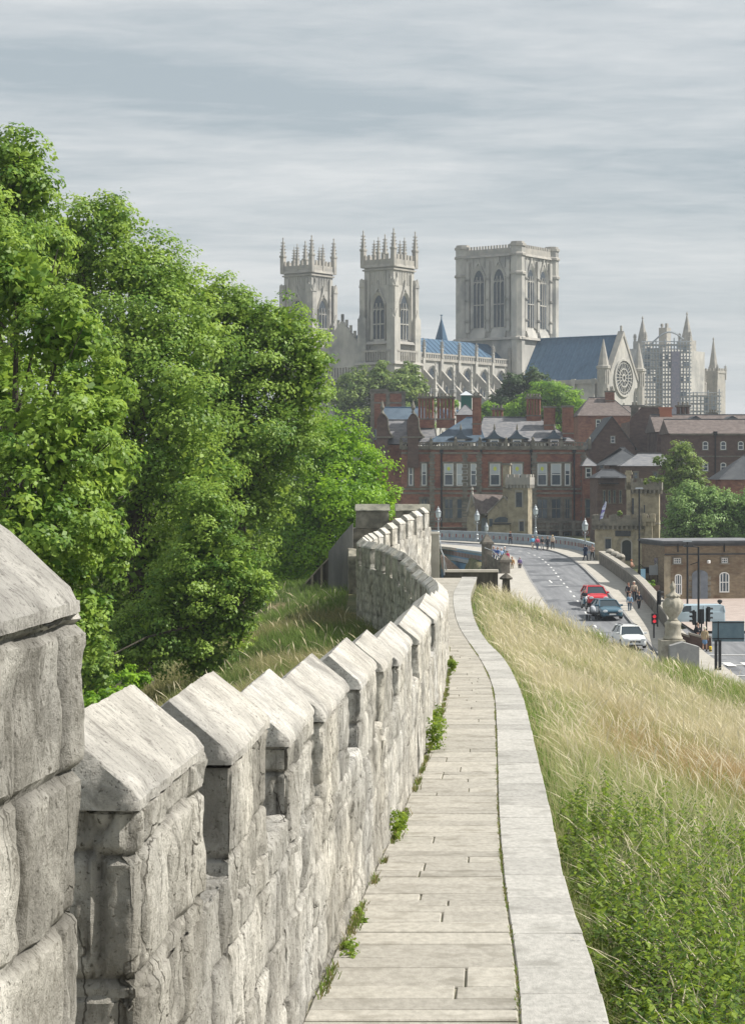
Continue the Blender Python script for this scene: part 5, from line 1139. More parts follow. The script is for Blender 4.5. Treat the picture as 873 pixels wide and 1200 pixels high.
tree('low_bush', 'small bright green bush just above the second merlon', (X(105, d), d, GZ(X(105, d), d)), lobes_px([(105, 838, 26), (70, 830, 30), (130, 820, 18), (150, 800, 22, 3)], d), 5500, 0.10, L_ash, 33, .1, nsub=18)
d = 128.0
tree('bright_ash_tree', 'round vivid green tree between the limes and the stone wall tower', (X(385, d), d, CZ-12.8),
     lobes_px([(400, 520, 38), (370, 540, 44), (430, 560, 36), (395, 585, 50, -2), (448, 590, 26), (350, 600, 48), (430, 610, 36, -1), (380, 640, 52), (330, 650, 50, 2), (345, 700, 55, 2), (400, 690, 55, 3), (315, 600, 40, 3), (370, 500, 28, 2)], d), 42000, 0.17, L_ash, 41, .4, nsub=34)
d = 150.0
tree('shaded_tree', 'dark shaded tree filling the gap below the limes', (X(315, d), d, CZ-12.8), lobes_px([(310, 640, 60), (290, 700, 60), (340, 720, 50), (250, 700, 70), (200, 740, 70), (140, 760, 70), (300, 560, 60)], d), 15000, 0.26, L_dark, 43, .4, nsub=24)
# trees beside the cathedral
G2 = 'trees between the mansion and the cathedral'
for name, lab, px, d, lb, n, sz, lm, sd in (
    ('plane_tree', 'large soft green tree below the right-hand west tower of the cathedral', 440, 430, [(420, 450, 22), (445, 440, 17), (410, 470, 26), (450, 470, 26), (395, 460, 15), (435, 500, 34), (470, 455, 18)], 14000, .55, L_far, 51),
    ('plane_tree', 'paler tree standing right of the large soft green one, before the nave', 485, 440, [(480, 440, 16), (490, 458, 18), (478, 470, 22), (500, 475, 14), (485, 500, 26)], 9000, .5, L_far, 52),
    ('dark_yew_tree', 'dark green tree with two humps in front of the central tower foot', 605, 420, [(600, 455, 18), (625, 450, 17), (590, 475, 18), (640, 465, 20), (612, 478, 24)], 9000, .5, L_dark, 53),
    ('sycamore_tree', 'bright yellow-green round tree above the mansion roof before the blue transept', 650, 400, [(645, 470, 26), (665, 472, 24), (680, 490, 18), (620, 480, 22), (650, 495, 28), (600, 490, 18), (685, 505, 14), (630, 460, 14)], 15000, .42, L_ash, 54),
    ('small_tree', 'small bright tree behind the single brick chimney stack', 575, 405, [(572, 482, 12), (565, 495, 12), (585, 492, 12), (528, 474, 9), (600, 495, 12)], 5000, .38, L_ash, 55)):
    tree(name, lab, (X(px, d), d, CZ-9.4), lobes_px(lb, d), n, sz, lm, sd, .5, G2, nsub=22)
d = 245.0
tree('birch_tree', 'thin yellowish birch rising behind the willow at the right', (X(800, d), d, CZ-10), lobes_px([(798, 532, 16), (785, 545, 13), (812, 548, 14), (800, 562, 20), (820, 570, 12), (780, 565, 12), (770, 540, 6), (805, 590, 22)], d), 8000, .24, L_far, 61, .2, nsub=26)
d = 226.0
tree('willow_tree', 'drooping pale green willow above the tan brick building', (X(820, d), d, CZ-11), lobes_px([(805, 590, 24), (835, 588, 22), (850, 605, 24), (795, 610, 20), (825, 615, 30), (862, 625, 22), (790, 630, 16), (880, 600, 30), (830, 640, 30)], d), 22000, .26, L_willow, 62, .3, nsub=34, droop=1.2)
# roof-top plants on the lodge tower
for i, (px, py, d, r) in enumerate(((757, 564, 211, 4), (764, 561, 211, 5), (770, 562, 210.6, 3.6), (775, 562, 210.5, 3), (726, 601, 213, 3.2))):
    lab = ['low spreading plant at the left of the lodge tower top', 'taller shrub in the middle of the lodge tower top', 'small shrub right of the tallest one on the lodge tower', 'shrub on the right corner of the lodge tower', 'small plant on the lower lodge parapet'][i]
    t = thing('rooftop_plant', lab, 'plant', tuple(W(px, py+r, d)), 0, 'plants growing on the lodge roofs'); k = d/F
    v, f, tn = leaf_cloud([(0, 0, r*k*.9, r*k, r*k, r*k)], 240, .12, 80+i, nsub=8); o = np_mesh('leaves', v, f, L_far, t); set_attr(o, 'tone', tn)
    mb = MB(); mb.tube((0, 0, -.1), (0, 0, r*k), .03, n=5); mb.build('stem', M_bark, t)
# weeds at the foot of the wall
for i, (y, dx, r, h) in enumerate(((13.9, .1, .10, .05), (15.4, .06, .09, .05), (20.6, .07, .17, .32), (22.0, .05, .08, .10), (29.5, .1, .22, .55), (31.5, .08, .18, .45), (48, .1, .2, .4), (104.2, -.1, .25, .4))):
    lab = ['flat bright tuft nearest the camera at the wall foot', 'second flat green tuft at the wall foot', 'leafy upright weed against the wall foot', 'small low weed before the leafy upright one', 'tallest weed growing from the wall foot', 'weed just beyond the tallest one', 'distant weed at the bend of the wall', 'weed beside the pale pier at the end of the walk'][i]
    x = float(pin(y))+dx; zb = CZ-float(pdrop(y)); t = thing('wall_weed', lab, 'weed', (x, y, zb), 0, 'weeds along the foot of the wall')
    rw = random.Random(i); v, f, tn = leaf_cloud([(rw.uniform(-.3, .3)*r, rw.uniform(-2.2, 2.2)*r, h*rw.uniform(.2, .7), r*rw.uniform(.3, .75), r*rw.uniform(.4, .9), h*rw.uniform(.2, .5)) for _ in range(6)], int(120+700*h), .017+.0005*y, 90+i, nsub=14, sub_r=(.12, .45), fill=.25); o = np_mesh('leaves', v, f, L_nettle, t); set_attr(o, 'tone', tn)

# ------------------------------------------------------------------ grass and nettles
def foot_growth():
    r = np.random.default_rng(55); cy = r.uniform(12, 60, 90)**1.0; n = 5200; k = r.integers(0, 90, n); cs = r.uniform(.3, 1, 90)
    y = cy[k]+r.normal(0, .16, n)*cs[k]; x = pin(y)+.03+np.abs(r.normal(0, .035, n))*cs[k]; z = CZ-pdrop(y); h = r.uniform(.02, .09, n)*cs[k]; a = r.uniform(0, 6.28, n); w = .004+.00008*y
    # the open joint between slabs and edging carries the same thin growth
    m = 2600; k2 = r.integers(0, 70, m); c2 = r.uniform(12, 62, 70); y2 = c2[k2]+r.normal(0, .35, m); x2 = pjo(y2)+r.normal(0, .008, m)
    y = np.concatenate([y, y2]); x = np.concatenate([x, x2]); z = np.concatenate([z, CZ-pdrop(y2)-.01]); h = np.concatenate([h, r.uniform(.012, .03, m)]); a = np.concatenate([a, r.uniform(0, 6.28, m)]); w = np.concatenate([w, .004+.00006*y2]); n += m
    p = np.stack([x, y, z], -1); s_ = np.stack([np.cos(a), np.sin(a), 0*a], -1)*w[:, None]; tpt = p+np.stack([-np.sin(a)*h*.7, np.cos(a)*h*.7, h], -1)
    v = np.stack([p-s_, p+s_, tpt+s_*.4, tpt-s_*.4], 1).reshape(-1, 3); i = np.arange(n)*4; o = np_mesh('crack_growth', v, np.stack([i, i+1, i+2, i+3], -1), M_blade)
    c = np.where(r.random((n, 1)) < .55, np.array([[.16, .22, .05]]), np.array([[.26, .23, .11]]))*r.uniform(.6, 1.2, (n, 1)); set_attr(o, 'tint', np.repeat(c, 4, 0)); tag(o, 'thin grass and moss in the joints of the walk', 'grass', kind='stuff')
foot_growth()
def blades(name, label, x, y, h, w, base, tip, lean, seed, seedhead=0.0, cat='grass', segs=3):
    r = np.random.default_rng(seed); n = len(x); z = ground_z(x, y)-0.03; yaw = r.uniform(0, 2*np.pi, n)
    # blades turn roughly towards every side; width vector random
    wd_ = np.stack([np.cos(yaw), np.sin(yaw), np.zeros(n)], -1); ly = yaw+np.pi/2+r.normal(0, .6, n); ld = np.stack([np.cos(ly), np.sin(ly), np.zeros(n)], -1)
    wind = np.array([-0.35, -0.1, 0]); V = []; Cc = []
    for k in range(segs+1):
        t = k/segs; c = np.stack([x, y, z], -1)+np.array([0, 0, 1])*(h*t*(1-0.25*lean*t))[:, None]+(ld+wind)*(h*lean*0.75*t*t)[:, None]
        wk = w*(1-t*0.75); 
        if seedhead: wk = np.where(t > .7, w*(1.9 if k < segs else .3), w*.55)
        if k == segs: wk = wk*0.3
        V.append(c-wd_*wk[:, None]); V.append(c+wd_*wk[:, None]); cc = base*(1-t)[..., None] if False else base*(1-t**.8)+tip*t**.8; Cc.append(cc); Cc.append(cc)
    m = 2*(segs+1); v = np.stack(V, 1).reshape(-1, 3); c = np.stack(Cc, 1).reshape(-1, 3); i = np.arange(n)*m
    f = np.concatenate([np.stack([i+2*k, i+2*k+1, i+2*k+3, i+2*k+2], -1) for k in range(segs)])
    o = np_mesh(name, v, f, M_blade); set_attr(o, 'tint', c); o.data.polygons.foreach_set('use_smooth', [True]*len(f)); tag(o, label, cat, kind='stuff'); return o
def sample_bank(n, seed, d0=9.5, d1=109, p=1.35, xmax=lambda y: 0.195*y+2.2, side=1):
    r = np.random.default_rng(seed); u = r.random(n); a = 1-p if p != 1 else 1e-4; y = (d0**a+(d1**a-d0**a)*u)**(1/a)
    if side > 0: lo = pout(y)+0.06; x = lo+(np.maximum(xmax(y)-lo, .5))*r.random(n)
    else: lo = np.where(y < 88, np.where(y < 60, pin(y), np.minimum(pin(y), 1.0))-0.75, -1.2); x = lo-(0.13*y+1)*r.random(n)
    return x, y, r
C = lambda *a: np.array(a)
def mixc(a, b, t): return a[None]*(1-t[:, None])+b[None]*t[:, None]
straw = C(.66, .57, .36); straw2 = C(.80, .73, .54); green = C(.10, .22, .025); lime = C(.27, .38, .07); red = C(.50, .24, .13); dgreen = C(.05, .10, .02)
# where the bank is green, straw or reddish: patches of different plants
def zones(x, y):
    q = x-pout(y); n1 = fbm(x*.35, y*.14, x*0, 3, 12); n2 = fbm(x*.9+5, y*.3, x*0, 3, 19)
    px = CX+x/y*F; py = HY+(CZ-ground_z(x, y))/y*F
    edge = np.clip(1-q/(0.5+.8*(n1+.5)), 0, 1)               # green strip along the walk
    low = .92*sstep(880, 980, py+(px-700)*-.12+n1*170)            # lush lower part
    far = sstep(.30, .55, n2+.25)*sstep(60, 95, y)*.6
    stripe = sstep(0.02, .16, n1)*.62
    gr = np.clip(np.maximum.reduce([edge, low, far, stripe*sstep(25, 40, y), sstep(740, 790, px)*sstep(68, 80, y)]), 0, 1)
    rd = np.exp(-((py-895-(px-760)*.40)/30)**2)*sstep(670, 740, px); return gr, np.clip(rd, 0, 1), q
x, y, r = sample_bank(190000, 1); gr, rd, q = zones(x, y); keep = (r.random(len(x)) > gr*.72) & (y < crest_y(x)+3); x, y, gr, rd, q = [k[keep] for k in (x, y, gr, rd, q)]; n = len(x)
t1 = r.random(n); tip = mixc(straw, straw2, t1); tip = tip*(1-.55*rd[:, None])+red*.55*rd[:, None]; tip = tip*(1-.45*gr[:, None])+lime*.45*gr[:, None]; base = mixc(C(.52, .46, .26), C(.40, .42, .15), r.random(n)); base = base*(1-.65*rd[:, None])+red*.65*rd[:, None]
h = (0.36+.5*r.random(n))*np.clip(.35+q*.55, .35, 1.0)*(.8+.8*np.clip(fbm(x*.6, y*.25, x*0, 3, 61)+.3, 0, 1)); w = np.maximum(.0022, y*.00012)*r.uniform(.7, 1.3, n)
blades('dry_grass', 'long pale straw-coloured grass covering the sloping bank', x, y, h, w, base, tip, r.uniform(.25, 1.0, n), 2)
x, y, r = sample_bank(85000, 3); gr, rd, q = zones(x, y); keep = (r.random(len(x)) < gr*.95+.05) & (y < crest_y(x)+3); x, y, gr, rd, q = [k[keep] for k in (x, y, gr, rd, q)]; n = len(x)
tip = mixc(green*1.5, lime, r.random(n)); base = mixc(dgreen, green, r.random(n)); h = (.22+.38*r.random(n))*np.clip(.4+q*.6, .4, 1.0); w = np.maximum(.003, y*.00016)*r.uniform(.7, 1.4, n)
blades('green_grass', 'fresh green grass along the walk edge and in patches of the bank', x, y, h, w, base, tip, r.uniform(.2, .9, n), 4)
x, y, r = sample_bank(15000, 5); gr, rd, q = zones(x, y); keep = (y < crest_y(x)+1) & (q > .4) & (r.random(len(x)) > gr*.6); x, y = x[keep], y[keep]; n = len(x); q = q[keep]
blades('seed_heads', 'pale feathery grass heads nodding above the bank', x, y, (.6+.45*r.random(n))*np.clip(.5+q*.4, .5, 1), np.maximum(.003, y*.00014), mixc(straw*.8, straw, r.random(n)), mixc(straw2, C(.75, .68, .52), r.random(n)), r.uniform(.35, 1.1, n), 6, seedhead=1.0, segs=5)
# taller green tussocks along the crest towards the road
r = np.random.default_rng(9); n = 16000; y0_ = r.uniform(-16, 4, n); x = 4.6+r.random(n)*13.5; y = crest_y(x)+y0_; k = fbm(x*.5, y*.1, x*0, 3, 44) > -.02; x, y = x[k], y[k]; n = len(x)
blades('tall_green_grass', 'tall yellow-green grass tussocks along the crest of the bank above the road', x, y, (.45+.4*r.random(n)), .013*r.uniform(.7, 1.3, n), mixc(C(.10, .15, .03), C(.16, .20, .05), r.random(n)), mixc(lime, C(.42, .44, .15), r.random(n)), r.uniform(.3, .9, n), 10)
# left berm
x, y, r = sample_bank(75000, 7, 24, 112, 1.2, side=-1); n = len(x); nz = fbm(x*.4, y*.15, x*0, 3, 33); g_ = np.clip(sstep(-.1, .12, nz+.02*(y-62)*.2), 0, 1)
tip = mixc(C(.42, .38, .2), C(.2, .28, .08), g_)*(.8+.4*r.random((n, 1))); base = mixc(C(.2, .2, .08), C(.08, .14, .03), g_)
blades('berm_grass', 'rough green and straw grass on the bank outside the wall', x, y, .25+.45*r.random(n), np.maximum(.005, y*.00018), base, tip, r.uniform(.3, 1, n), 8)
x, y, r = sample_bank(500, 17, 40, 105, 1.0, side=-1); n = len(x)
blades('berm_seed_heads', 'tall pale seed heads scattered over the outer bank', x, y, .6+.4*r.random(n), y*.00016, mixc(straw*.7, straw, r.random(n)), mixc(straw, straw2, r.random(n)), r.uniform(.4, 1.0, n), 18, seedhead=1.0, segs=5)
# nettles in the lower right
r = np.random.default_rng(21); n = 3000; y = (8.5**-.6+(27**-.6-8.5**-.6)*r.random(n))**(1/-.6); lo = pout(y)+.12; x = lo+(.2*y+1.0-lo)*r.random(n)
gr, rd, q = zones(x, y); px_ = CX+x/y*F; py_ = HY+(CZ-ground_z(x, y))/y*F
k = (r.random(n) < sstep(880, 1010, py_-40+fbm(x*1.2, y*.6, x*0, 2, 3)*140)*(.35+.65*sstep(.1, .4, q))); x, y, q = x[k], y[k], q[k]; n = len(x)
z = ground_z(x, y); hh = (.30+.42*r.random(n))*np.clip(.5+q*.8, .5, 1.15); V = []; Fc = []; T = []; nl = 18
for j in range(nl):
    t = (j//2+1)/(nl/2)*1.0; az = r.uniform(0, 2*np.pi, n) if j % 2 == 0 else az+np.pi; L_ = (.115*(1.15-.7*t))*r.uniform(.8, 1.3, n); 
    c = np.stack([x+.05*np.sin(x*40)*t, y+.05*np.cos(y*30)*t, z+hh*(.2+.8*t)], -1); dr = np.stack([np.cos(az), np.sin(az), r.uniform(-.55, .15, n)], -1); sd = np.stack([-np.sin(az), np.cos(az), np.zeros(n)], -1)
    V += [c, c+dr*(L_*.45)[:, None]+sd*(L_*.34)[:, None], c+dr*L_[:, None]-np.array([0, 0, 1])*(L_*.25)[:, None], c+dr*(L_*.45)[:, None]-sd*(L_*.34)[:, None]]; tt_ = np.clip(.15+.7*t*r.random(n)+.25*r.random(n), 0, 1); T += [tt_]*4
# flowering tops: darker spikes
for j in range(7):
    t = .72+.06*j; az = r.uniform(0, 6.28, n); c = np.stack([x, y, z+hh*t], -1); dr = np.stack([np.cos(az), np.sin(az), -.5+0*az], -1)*.05; sd = np.stack([-np.sin(az), np.cos(az), 0*az], -1)*.010
    V += [c, c+dr+sd, c+dr*1.25, c+dr-sd]; T += [r.random(n)*.08]*4
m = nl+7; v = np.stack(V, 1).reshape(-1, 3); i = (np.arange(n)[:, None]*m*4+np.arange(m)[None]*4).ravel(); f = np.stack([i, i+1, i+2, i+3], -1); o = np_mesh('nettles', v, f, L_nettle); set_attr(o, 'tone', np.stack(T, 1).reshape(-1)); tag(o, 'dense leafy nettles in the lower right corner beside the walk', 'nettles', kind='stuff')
r = np.random.default_rng(22); k = r.random(n) < .16; xk, yk, zk = x[k], y[k], z[k]; nk = len(xk); hk = r.uniform(.55, .95, nk); V = []; T = []; m = 26
for j in range(m):
    t = .35+.65*j/m; az = r.uniform(0, 6.28, nk); c = np.stack([xk+.08*t, yk, zk+hk*t], -1); dr = np.stack([np.cos(az), np.sin(az), .3+0*az], -1)*(.040*(1.25-t)); sd = np.stack([-np.sin(az), np.cos(az), 0*az], -1)*(.016*(1.3-t)); V += [c, c+dr*.6+sd, c+dr*1.2, c+dr*.6-sd]; T += [r.random(nk)*.12]*4
v = np.stack(V, 1).reshape(-1, 3); i = (np.arange(nk)[:, None]*m*4+np.arange(m)[None]*4).ravel(); o = np_mesh('dock_spikes', v, np.stack([i, i+1, i+2, i+3], -1), leaf_mat('dock_seed', (.05, .045, .02), (.12, .10, .04), .15)); set_attr(o, 'tone', np.stack(T, 1).reshape(-1)); tag(o, 'dark seeding spikes standing above the nettles', 'weeds', kind='stuff')
blades('nettle_stems', 'brownish upright stems among the nettles', x, y, hh*1.08, np.full(n, .004), np.tile(C(.10, .10, .04), (n, 1)), np.tile(C(.13, .12, .05), (n, 1)), r.uniform(.02, .15, n), 23, cat='stems')
# ------------------------------------------------------------------ bridge parapets, piers, roadside walls
def rail_parapet(name, label, P, h, mats, seg_h=.16):
    "painted iron parapet following plan points (x, y, base z)"
    t = thing(name, label, 'parapet', P[0]); o = Vector(P[0]); Q = [Vector(p)-o for p in P]
    def ribbon(z0, z1, th): 
        mb = MB()
        for a, b in zip(Q[:-1], Q[1:]):
            d = (b-a).normalized(); n = Vector((-d.y, d.x, 0)).normalized()*th/2
            mb.add([a-n+Vector((0, 0, z0)), a+n+Vector((0, 0, z0)), b+n+Vector((0, 0, z0)), b-n+Vector((0, 0, z0)), a-n+Vector((0, 0, z1)), a+n+Vector((0, 0, z1)), b+n+Vector((0, 0, z1)), b-n+Vector((0, 0, z1))], [(3, 2, 1, 0), (4, 5, 6, 7), (0, 1, 5, 4), (1, 2, 6, 5), (2, 3, 7, 6), (3, 0, 4, 7)])
        return mb
    ribbon(h*.18, h*.86, .12).build('panel', mats[0], t); ribbon(h*.86, h, .34).build('top_rail', mats[1], t); ribbon(-.15, h*.18, .3).build('plinth', mats[1], t)
    mb = MB(); mb2 = MB(); L_ = sum((b-a).length for a, b in zip(Q[:-1], Q[1:])); n = int(L_/.62)
    for k in range(n):
        s = (k+.5)/n*L_; 
        for a, b in zip(Q[:-1], Q[1:]):
            l = (b-a).length
            if s <= l: break
            s -= l
        p = a.lerp(b, min(1, s/l)); d = (b-a).normalized(); nn = Vector((-d.y, d.x, 0)).normalized()
        (mb if k % 2 else mb2).cbox((p.x, p.y, p.z+h*.34), (.30, .22, h*.34))
    mb.build('red_roundels', mats[2], t); mb2.build('cream_roundels', mats[3], t); return t
def pz(y): return rz(y)+.13
A = offset(kr, 3.25); P = [(a[0], a[1], pz(a[1])) for a in A if a[1] > 216 and a[0] > -10][::2]
rail_parapet('bridge_parapet', 'pale blue iron parapet with red panels along the far side of the bridge', P, 1.25, (M_bluel, M_bluel, M_redp, M_cream))
Lp = [(W(565, 668, 216).x, 216), (11.4, 226), (9.2, 238), (8.1, 250)]; Lp = [(x, y, Z(py, y)) for (x, y), py in zip([(X(566, 216), 216), (X(550, 228), 228), (X(533, 240), 240), (X(517, 252), 252)], (662, 659, 655.5, 652.5))]
tpar = rail_parapet('bridge_span', 'bright blue iron side of the bridge with red and cream band', Lp, 1.35, (M_blue, M_bluel, M_redp, M_cream))
o = Vector(Lp[0]); mb = MB()
for a, b in zip(Lp[:-1], Lp[1:]):
    a = Vector(a)-o; b = Vector(b)-o; mb.add([a+Vector((0, -.05, -.25)), b+Vector((0, -.05, -.25)), b+Vector((0, -.05, -2.6)), a+Vector((0, -.05, -2.6)), a+Vector((0, .3, -.25)), b+Vector((0, .3, -.25)), b+Vector((0, .3, -2.6)), a+Vector((0, .3, -2.6))], [(0, 1, 2, 3), (7, 6, 5, 4), (0, 4, 5, 1), (3, 2, 6, 7)])
mb.build('girder', M_blue, tpar)
mb = MB(); mb.add([(X(505, 262), 262, Z(637.5, 262)), (X(562, 246), 246, Z(646, 246)), (X(566, 221), 221, Z(657, 221)), (X(517, 253), 253, Z(649, 253))], [(0, 1, 2, 3)]); tag(mb.build('bridge_footway', M_bluel if False else M_pave), kind='structure')
mb = MB(); mb.prism([(X(517, 236), Z(653, 236)), (X(519, 236), Z(668, 236)), (X(545, 236), Z(672, 236)), (X(519, 236), Z(650, 236))], 'y', 235, 239); tag(mb.build('brick_abutment', mat('salmon_brick', (.36, .24, .18), .9, (.5, .36, .28), 3)), 'sloping salmon brick abutment under the bright blue bridge side', 'abutment')
# brick garden wall beyond bridge, left
bw = thing('garden_wall', 'low brown wall beyond the bridge lamp at the mansion foot', 'wall', (X(527, 285), 285, CZ-9.2)); w2 = 22/2400*285; MB().box(-w2, w2, 0, .4, 0, 1.6).build('wall', M_brickd, bw); MB().box(-w2-.1, w2+.1, -.06, .46, 1.6, 1.75).build('coping', M_dress, bw)
# gate piers of the stair
def gate_pier(px, ptop, pbot, d, w, label, lantern=False):
    zb = Z(pbot, d); h = Z(ptop, d)-zb; t = thing('gate_pier', label, 'pier', (X(px, d), d, zb), .2, 'dark stone piers at the stair')
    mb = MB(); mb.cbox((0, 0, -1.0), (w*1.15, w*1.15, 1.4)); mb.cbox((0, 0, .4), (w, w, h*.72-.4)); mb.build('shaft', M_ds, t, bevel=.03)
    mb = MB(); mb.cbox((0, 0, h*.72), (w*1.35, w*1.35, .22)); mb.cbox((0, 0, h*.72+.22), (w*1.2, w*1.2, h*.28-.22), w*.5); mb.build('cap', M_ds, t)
    return t
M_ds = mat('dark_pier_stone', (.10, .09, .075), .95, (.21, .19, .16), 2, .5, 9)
gate_pier(570.5, 626, 668, 200, .85, 'dark stone gate pier with pyramid cap at the end of the bridge')
gate_pier(591, 649, 684, 196, .9, 'shorter dark stone pier nearer the walking couple')
sw_ = thing('stair_wall', 'low dark wall with sloping handrail joining the two gate piers', 'wall', (X(571, 199), 199, Z(672, 199)))
mb = MB(); e = Vector((X(591, 196)-X(571, 199), -3, 0)); 
mb.add([(0, 0, -1), (e.x, e.y, -1), (e.x, e.y, 1.0), (0, 0, 1.9), (0, .5, -1), (e.x, e.y+.5, -1), (e.x, e.y+.5, 1.0), (0, .5, 1.9)], [(0, 1, 2, 3), (7, 6, 5, 4), (3, 2, 6, 7), (0, 3, 7, 4), (1, 5, 6, 2)]); mb.build('wall', M_ds, sw_)
mb = MB(); mb.path([(-.3, -.3, 2.5), (.5, -.3, 2.2), (e.x*.9, e.y-.1, 1.2)], .05); mb.tube((.5, -.3, 1.0), (.5, -.3, 2.2), .04); mb.tube((e.x*.85, e.y-.1, .4), (e.x*.85, e.y-.1, 1.25), .04); mb.build('handrail', M_silver, sw_)
# roadside wall at the right
RW = [(X(702, 209), 209), (X(718, 196), 196), (X(735, 183), 183), (X(750, 172), 172), (X(766, 160), 160), (X(781, 150), 150), (X(788, 140), 140)]
rw = thing('roadside_wall', 'dark stone wall with pale coping running along the right pavement towards the lodge', 'wall', (RW[0][0], RW[0][1], rz(RW[0][1])))
o = rw.location.copy(); mb = MB(); cp = MB()
for i, ((xa, ya), (xb, yb)) in enumerate(zip(RW[:-1], RW[1:])):
    za, zb = rz(ya)-.3-o.z, rz(yb)-.3-o.z; d = Vector((xb-xa, yb-ya, 0)).normalized(); n = Vector((-d.y, d.x, 0))
    def B(m, off0, off1, h0, h1):
        q = []
        for (x_, y_, z_) in ((xa, ya, za), (xb, yb, zb)):
            for of in (off0, off1): q += [(x_-o.x+n.x*of, y_-o.y+n.y*of, z_+h0), (x_-o.x+n.x*of, y_-o.y+n.y*of, z_+h1)]
        m.add(q, [(0, 1, 3, 2), (4, 6, 7, 5), (0, 4, 5, 1), (2, 3, 7, 6), (1, 5, 7, 3), (0, 2, 6, 4)])
    B(mb, 0, .5, -1.5, 1.55); B(cp, -.06, .56, 1.552, 1.75)
mb.build('wall', M_ds, rw); cp.build('coping', mat('worn_coping', (.30, .28, .24), .9, (.40, .375, .33), 2), rw)
for i, (px, py, d) in enumerate(((715, 646, 206), (721, 649, 202), (727, 652, 198))):
    t = thing('coping_block', ['first', 'middle', 'last'][i]+' of three rounded stone blocks on the roadside wall by the lodge door', 'stone block', tuple(W(px, py+4, d)), .5, 'rounded blocks on the roadside wall')
    MB().box(-.35, .35, -.3, .3, -1.2, .25).build('block', M_ds, t, bevel=.04); MB().lathe([(.45, 0), (.42, .15), (.25, .3), (.02, .36)], (0, 0, .25), 10).build('cap', MATS['worn_coping'], t)
# big urn
D = 128.0
ur = thing('stone_urn', 'large carved pale stone urn on a round drum and square pedestal above the grass', 'urn', (X(788.5, D), D, Z(752, D)))
k = D/F; mb = MB()
mb.lathe([(11.5*k, 2.5*k), (11.5*k, 5*k), (10.2*k, 6*k), (9.6*k, 9*k), (9.3*k, 19*k), (9.8*k, 20*k), (10*k, 22*k), (8.2*k, 23*k), (7.2*k, 24.5*k)], (0, 0, 0), 28); mb.build('drum', MATS['pale_ashlar_d'] if 'pale_ashlar_d' in MATS else mat('urn_stone', (.27, .25, .2), .9, (.44, .41, .34), 3, .5, 14), ur, smooth=True)
mb = MB(); pr = [(6.6, 24.5), (5.2, 26.5), (5.0, 28), (7.0, 31), (9.8, 35), (11.8, 40), (12.0, 44), (11.0, 47.5), (8.5, 50.5), (6.6, 52)]
nn = 48; vs = []; 
for (r_, z_) in pr:
    for i in range(nn): a = 2*math.pi*i/nn; rr = r_*k*(1+(.035*math.cos(a*12) if 28 < z_ < 50 else 0)); vs.append((math.cos(a)*rr, math.sin(a)*rr, z_*k))
fs = [(j*nn+i, j*nn+(i+1) % nn, (j+1)*nn+(i+1) % nn, (j+1)*nn+i) for j in range(len(pr)-1) for i in range(nn)]+[tuple(range(nn-1, -1, -1))]; mb.add(vs, fs); bo = mb.build('bowl', MATS['urn_stone'], ur, smooth=True)
mb = MB(); vs = []; pr = [(6.2, 51.5), (8.2, 53), (7.8, 54.5), (5.0, 56), (3.0, 58), (2.2, 60), (2.4, 61), (3.6, 63), (3.0, 66), (1.2, 69), (.3, 71)]
for (r_, z_) in pr:
    for i in range(nn): a = 2*math.pi*i/nn; rr = r_*k*(1+(.10*math.cos(a*9) if z_ < 55 else (.12*math.cos(a*4+z_*.5) if z_ > 60 else 0))); vs.append((math.cos(a)*rr, math.sin(a)*rr, z_*k))
mb.add(vs, [(j*nn+i, j*nn+(i+1) % nn, (j+1)*nn+(i+1) % nn, (j+1)*nn+i) for j in range(len(pr)-1) for i in range(nn)]+[tuple((len(pr)-1)*nn+i for i in range(nn))]); mb.build('flame_finial', MATS['urn_stone'], ur, smooth=True)
pd_ = MB(); pd_.box(-16*k, 13*k, -12*k, 12*k, -50*k, 2.2*k); pdo = pd_.build('pedestal', MATS['urn_stone'], ur, bevel=.03)
pg = MB(); pg.prism([(-7*k, -45*k), (27*k, -45*k), (27*k, -4*k), (8*k, 1.5*k), (-7*k, -3*k)], 'y', -26*k, -12.2*k); pg.build('gabled_block', mat('cool_grey_stone', (.27, .27, .27), .85, (.37, .37, .36), 2), ur, bevel=.02)
# ------------------------------------------------------------------ lamps, lights, signs
def bridge_lamp(label, px, pyt, pyb, d, group='ornate silver bridge lamps'):
    h = (pyb-pyt)/F*d; t = thing('street_lamp', label, 'lamp', (X(px, d), d, Z(pyb, d)), 0, group); s = h/4.2
    mb = MB(); mb.lathe([(.32*s, 0), (.32*s, .25*s), (.2*s, .35*s), (.22*s, .8*s), (.14*s, .95*s), (.11*s, 1.2*s), (.15*s, 1.3*s), (.08*s, 1.4*s), (.06*s, 2.6*s), (.12*s, 2.68*s), (.06*s, 2.8*s)], n=10)
    for sg in (-1, 1): mb.path([(0, 0, 2.45*s), (sg*.22*s, 0, 2.55*s), (sg*.32*s, 0, 2.7*s), (sg*.28*s, 0, 2.85*s)], .03*s)
    mb.build('post', M_silver, t)
    mb = MB(); mb.lathe([(.10*s, 2.8*s), (.27*s, 3.0*s), (.30*s, 3.45*s), (.29*s, 3.5*s)], n=8); lt = mb.build('lantern', M_lampg, t)
    mb = MB(); mb.lathe([(.33*s, 3.5*s), (.33*s, 3.55*s), (.18*s, 3.8*s), (.2*s, 3.85*s), (.05*s, 4.05*s), (.07*s, 4.1*s), (.01*s, 4.2*s)], n=8)
    for q in range(8): a = q*math.pi/4; mb.tube((.11*s*math.cos(a), .11*s*math.sin(a), 2.8*s), (.3*s*math.cos(a), .3*s*math.sin(a), 3.5*s), .022*s, n=4)
    mb.build('lantern_frame', M_silver, lt); return t
bridge_lamp('silver ornate bridge lamp just right of the stone wall end', 513.5, 593, 637, 250)
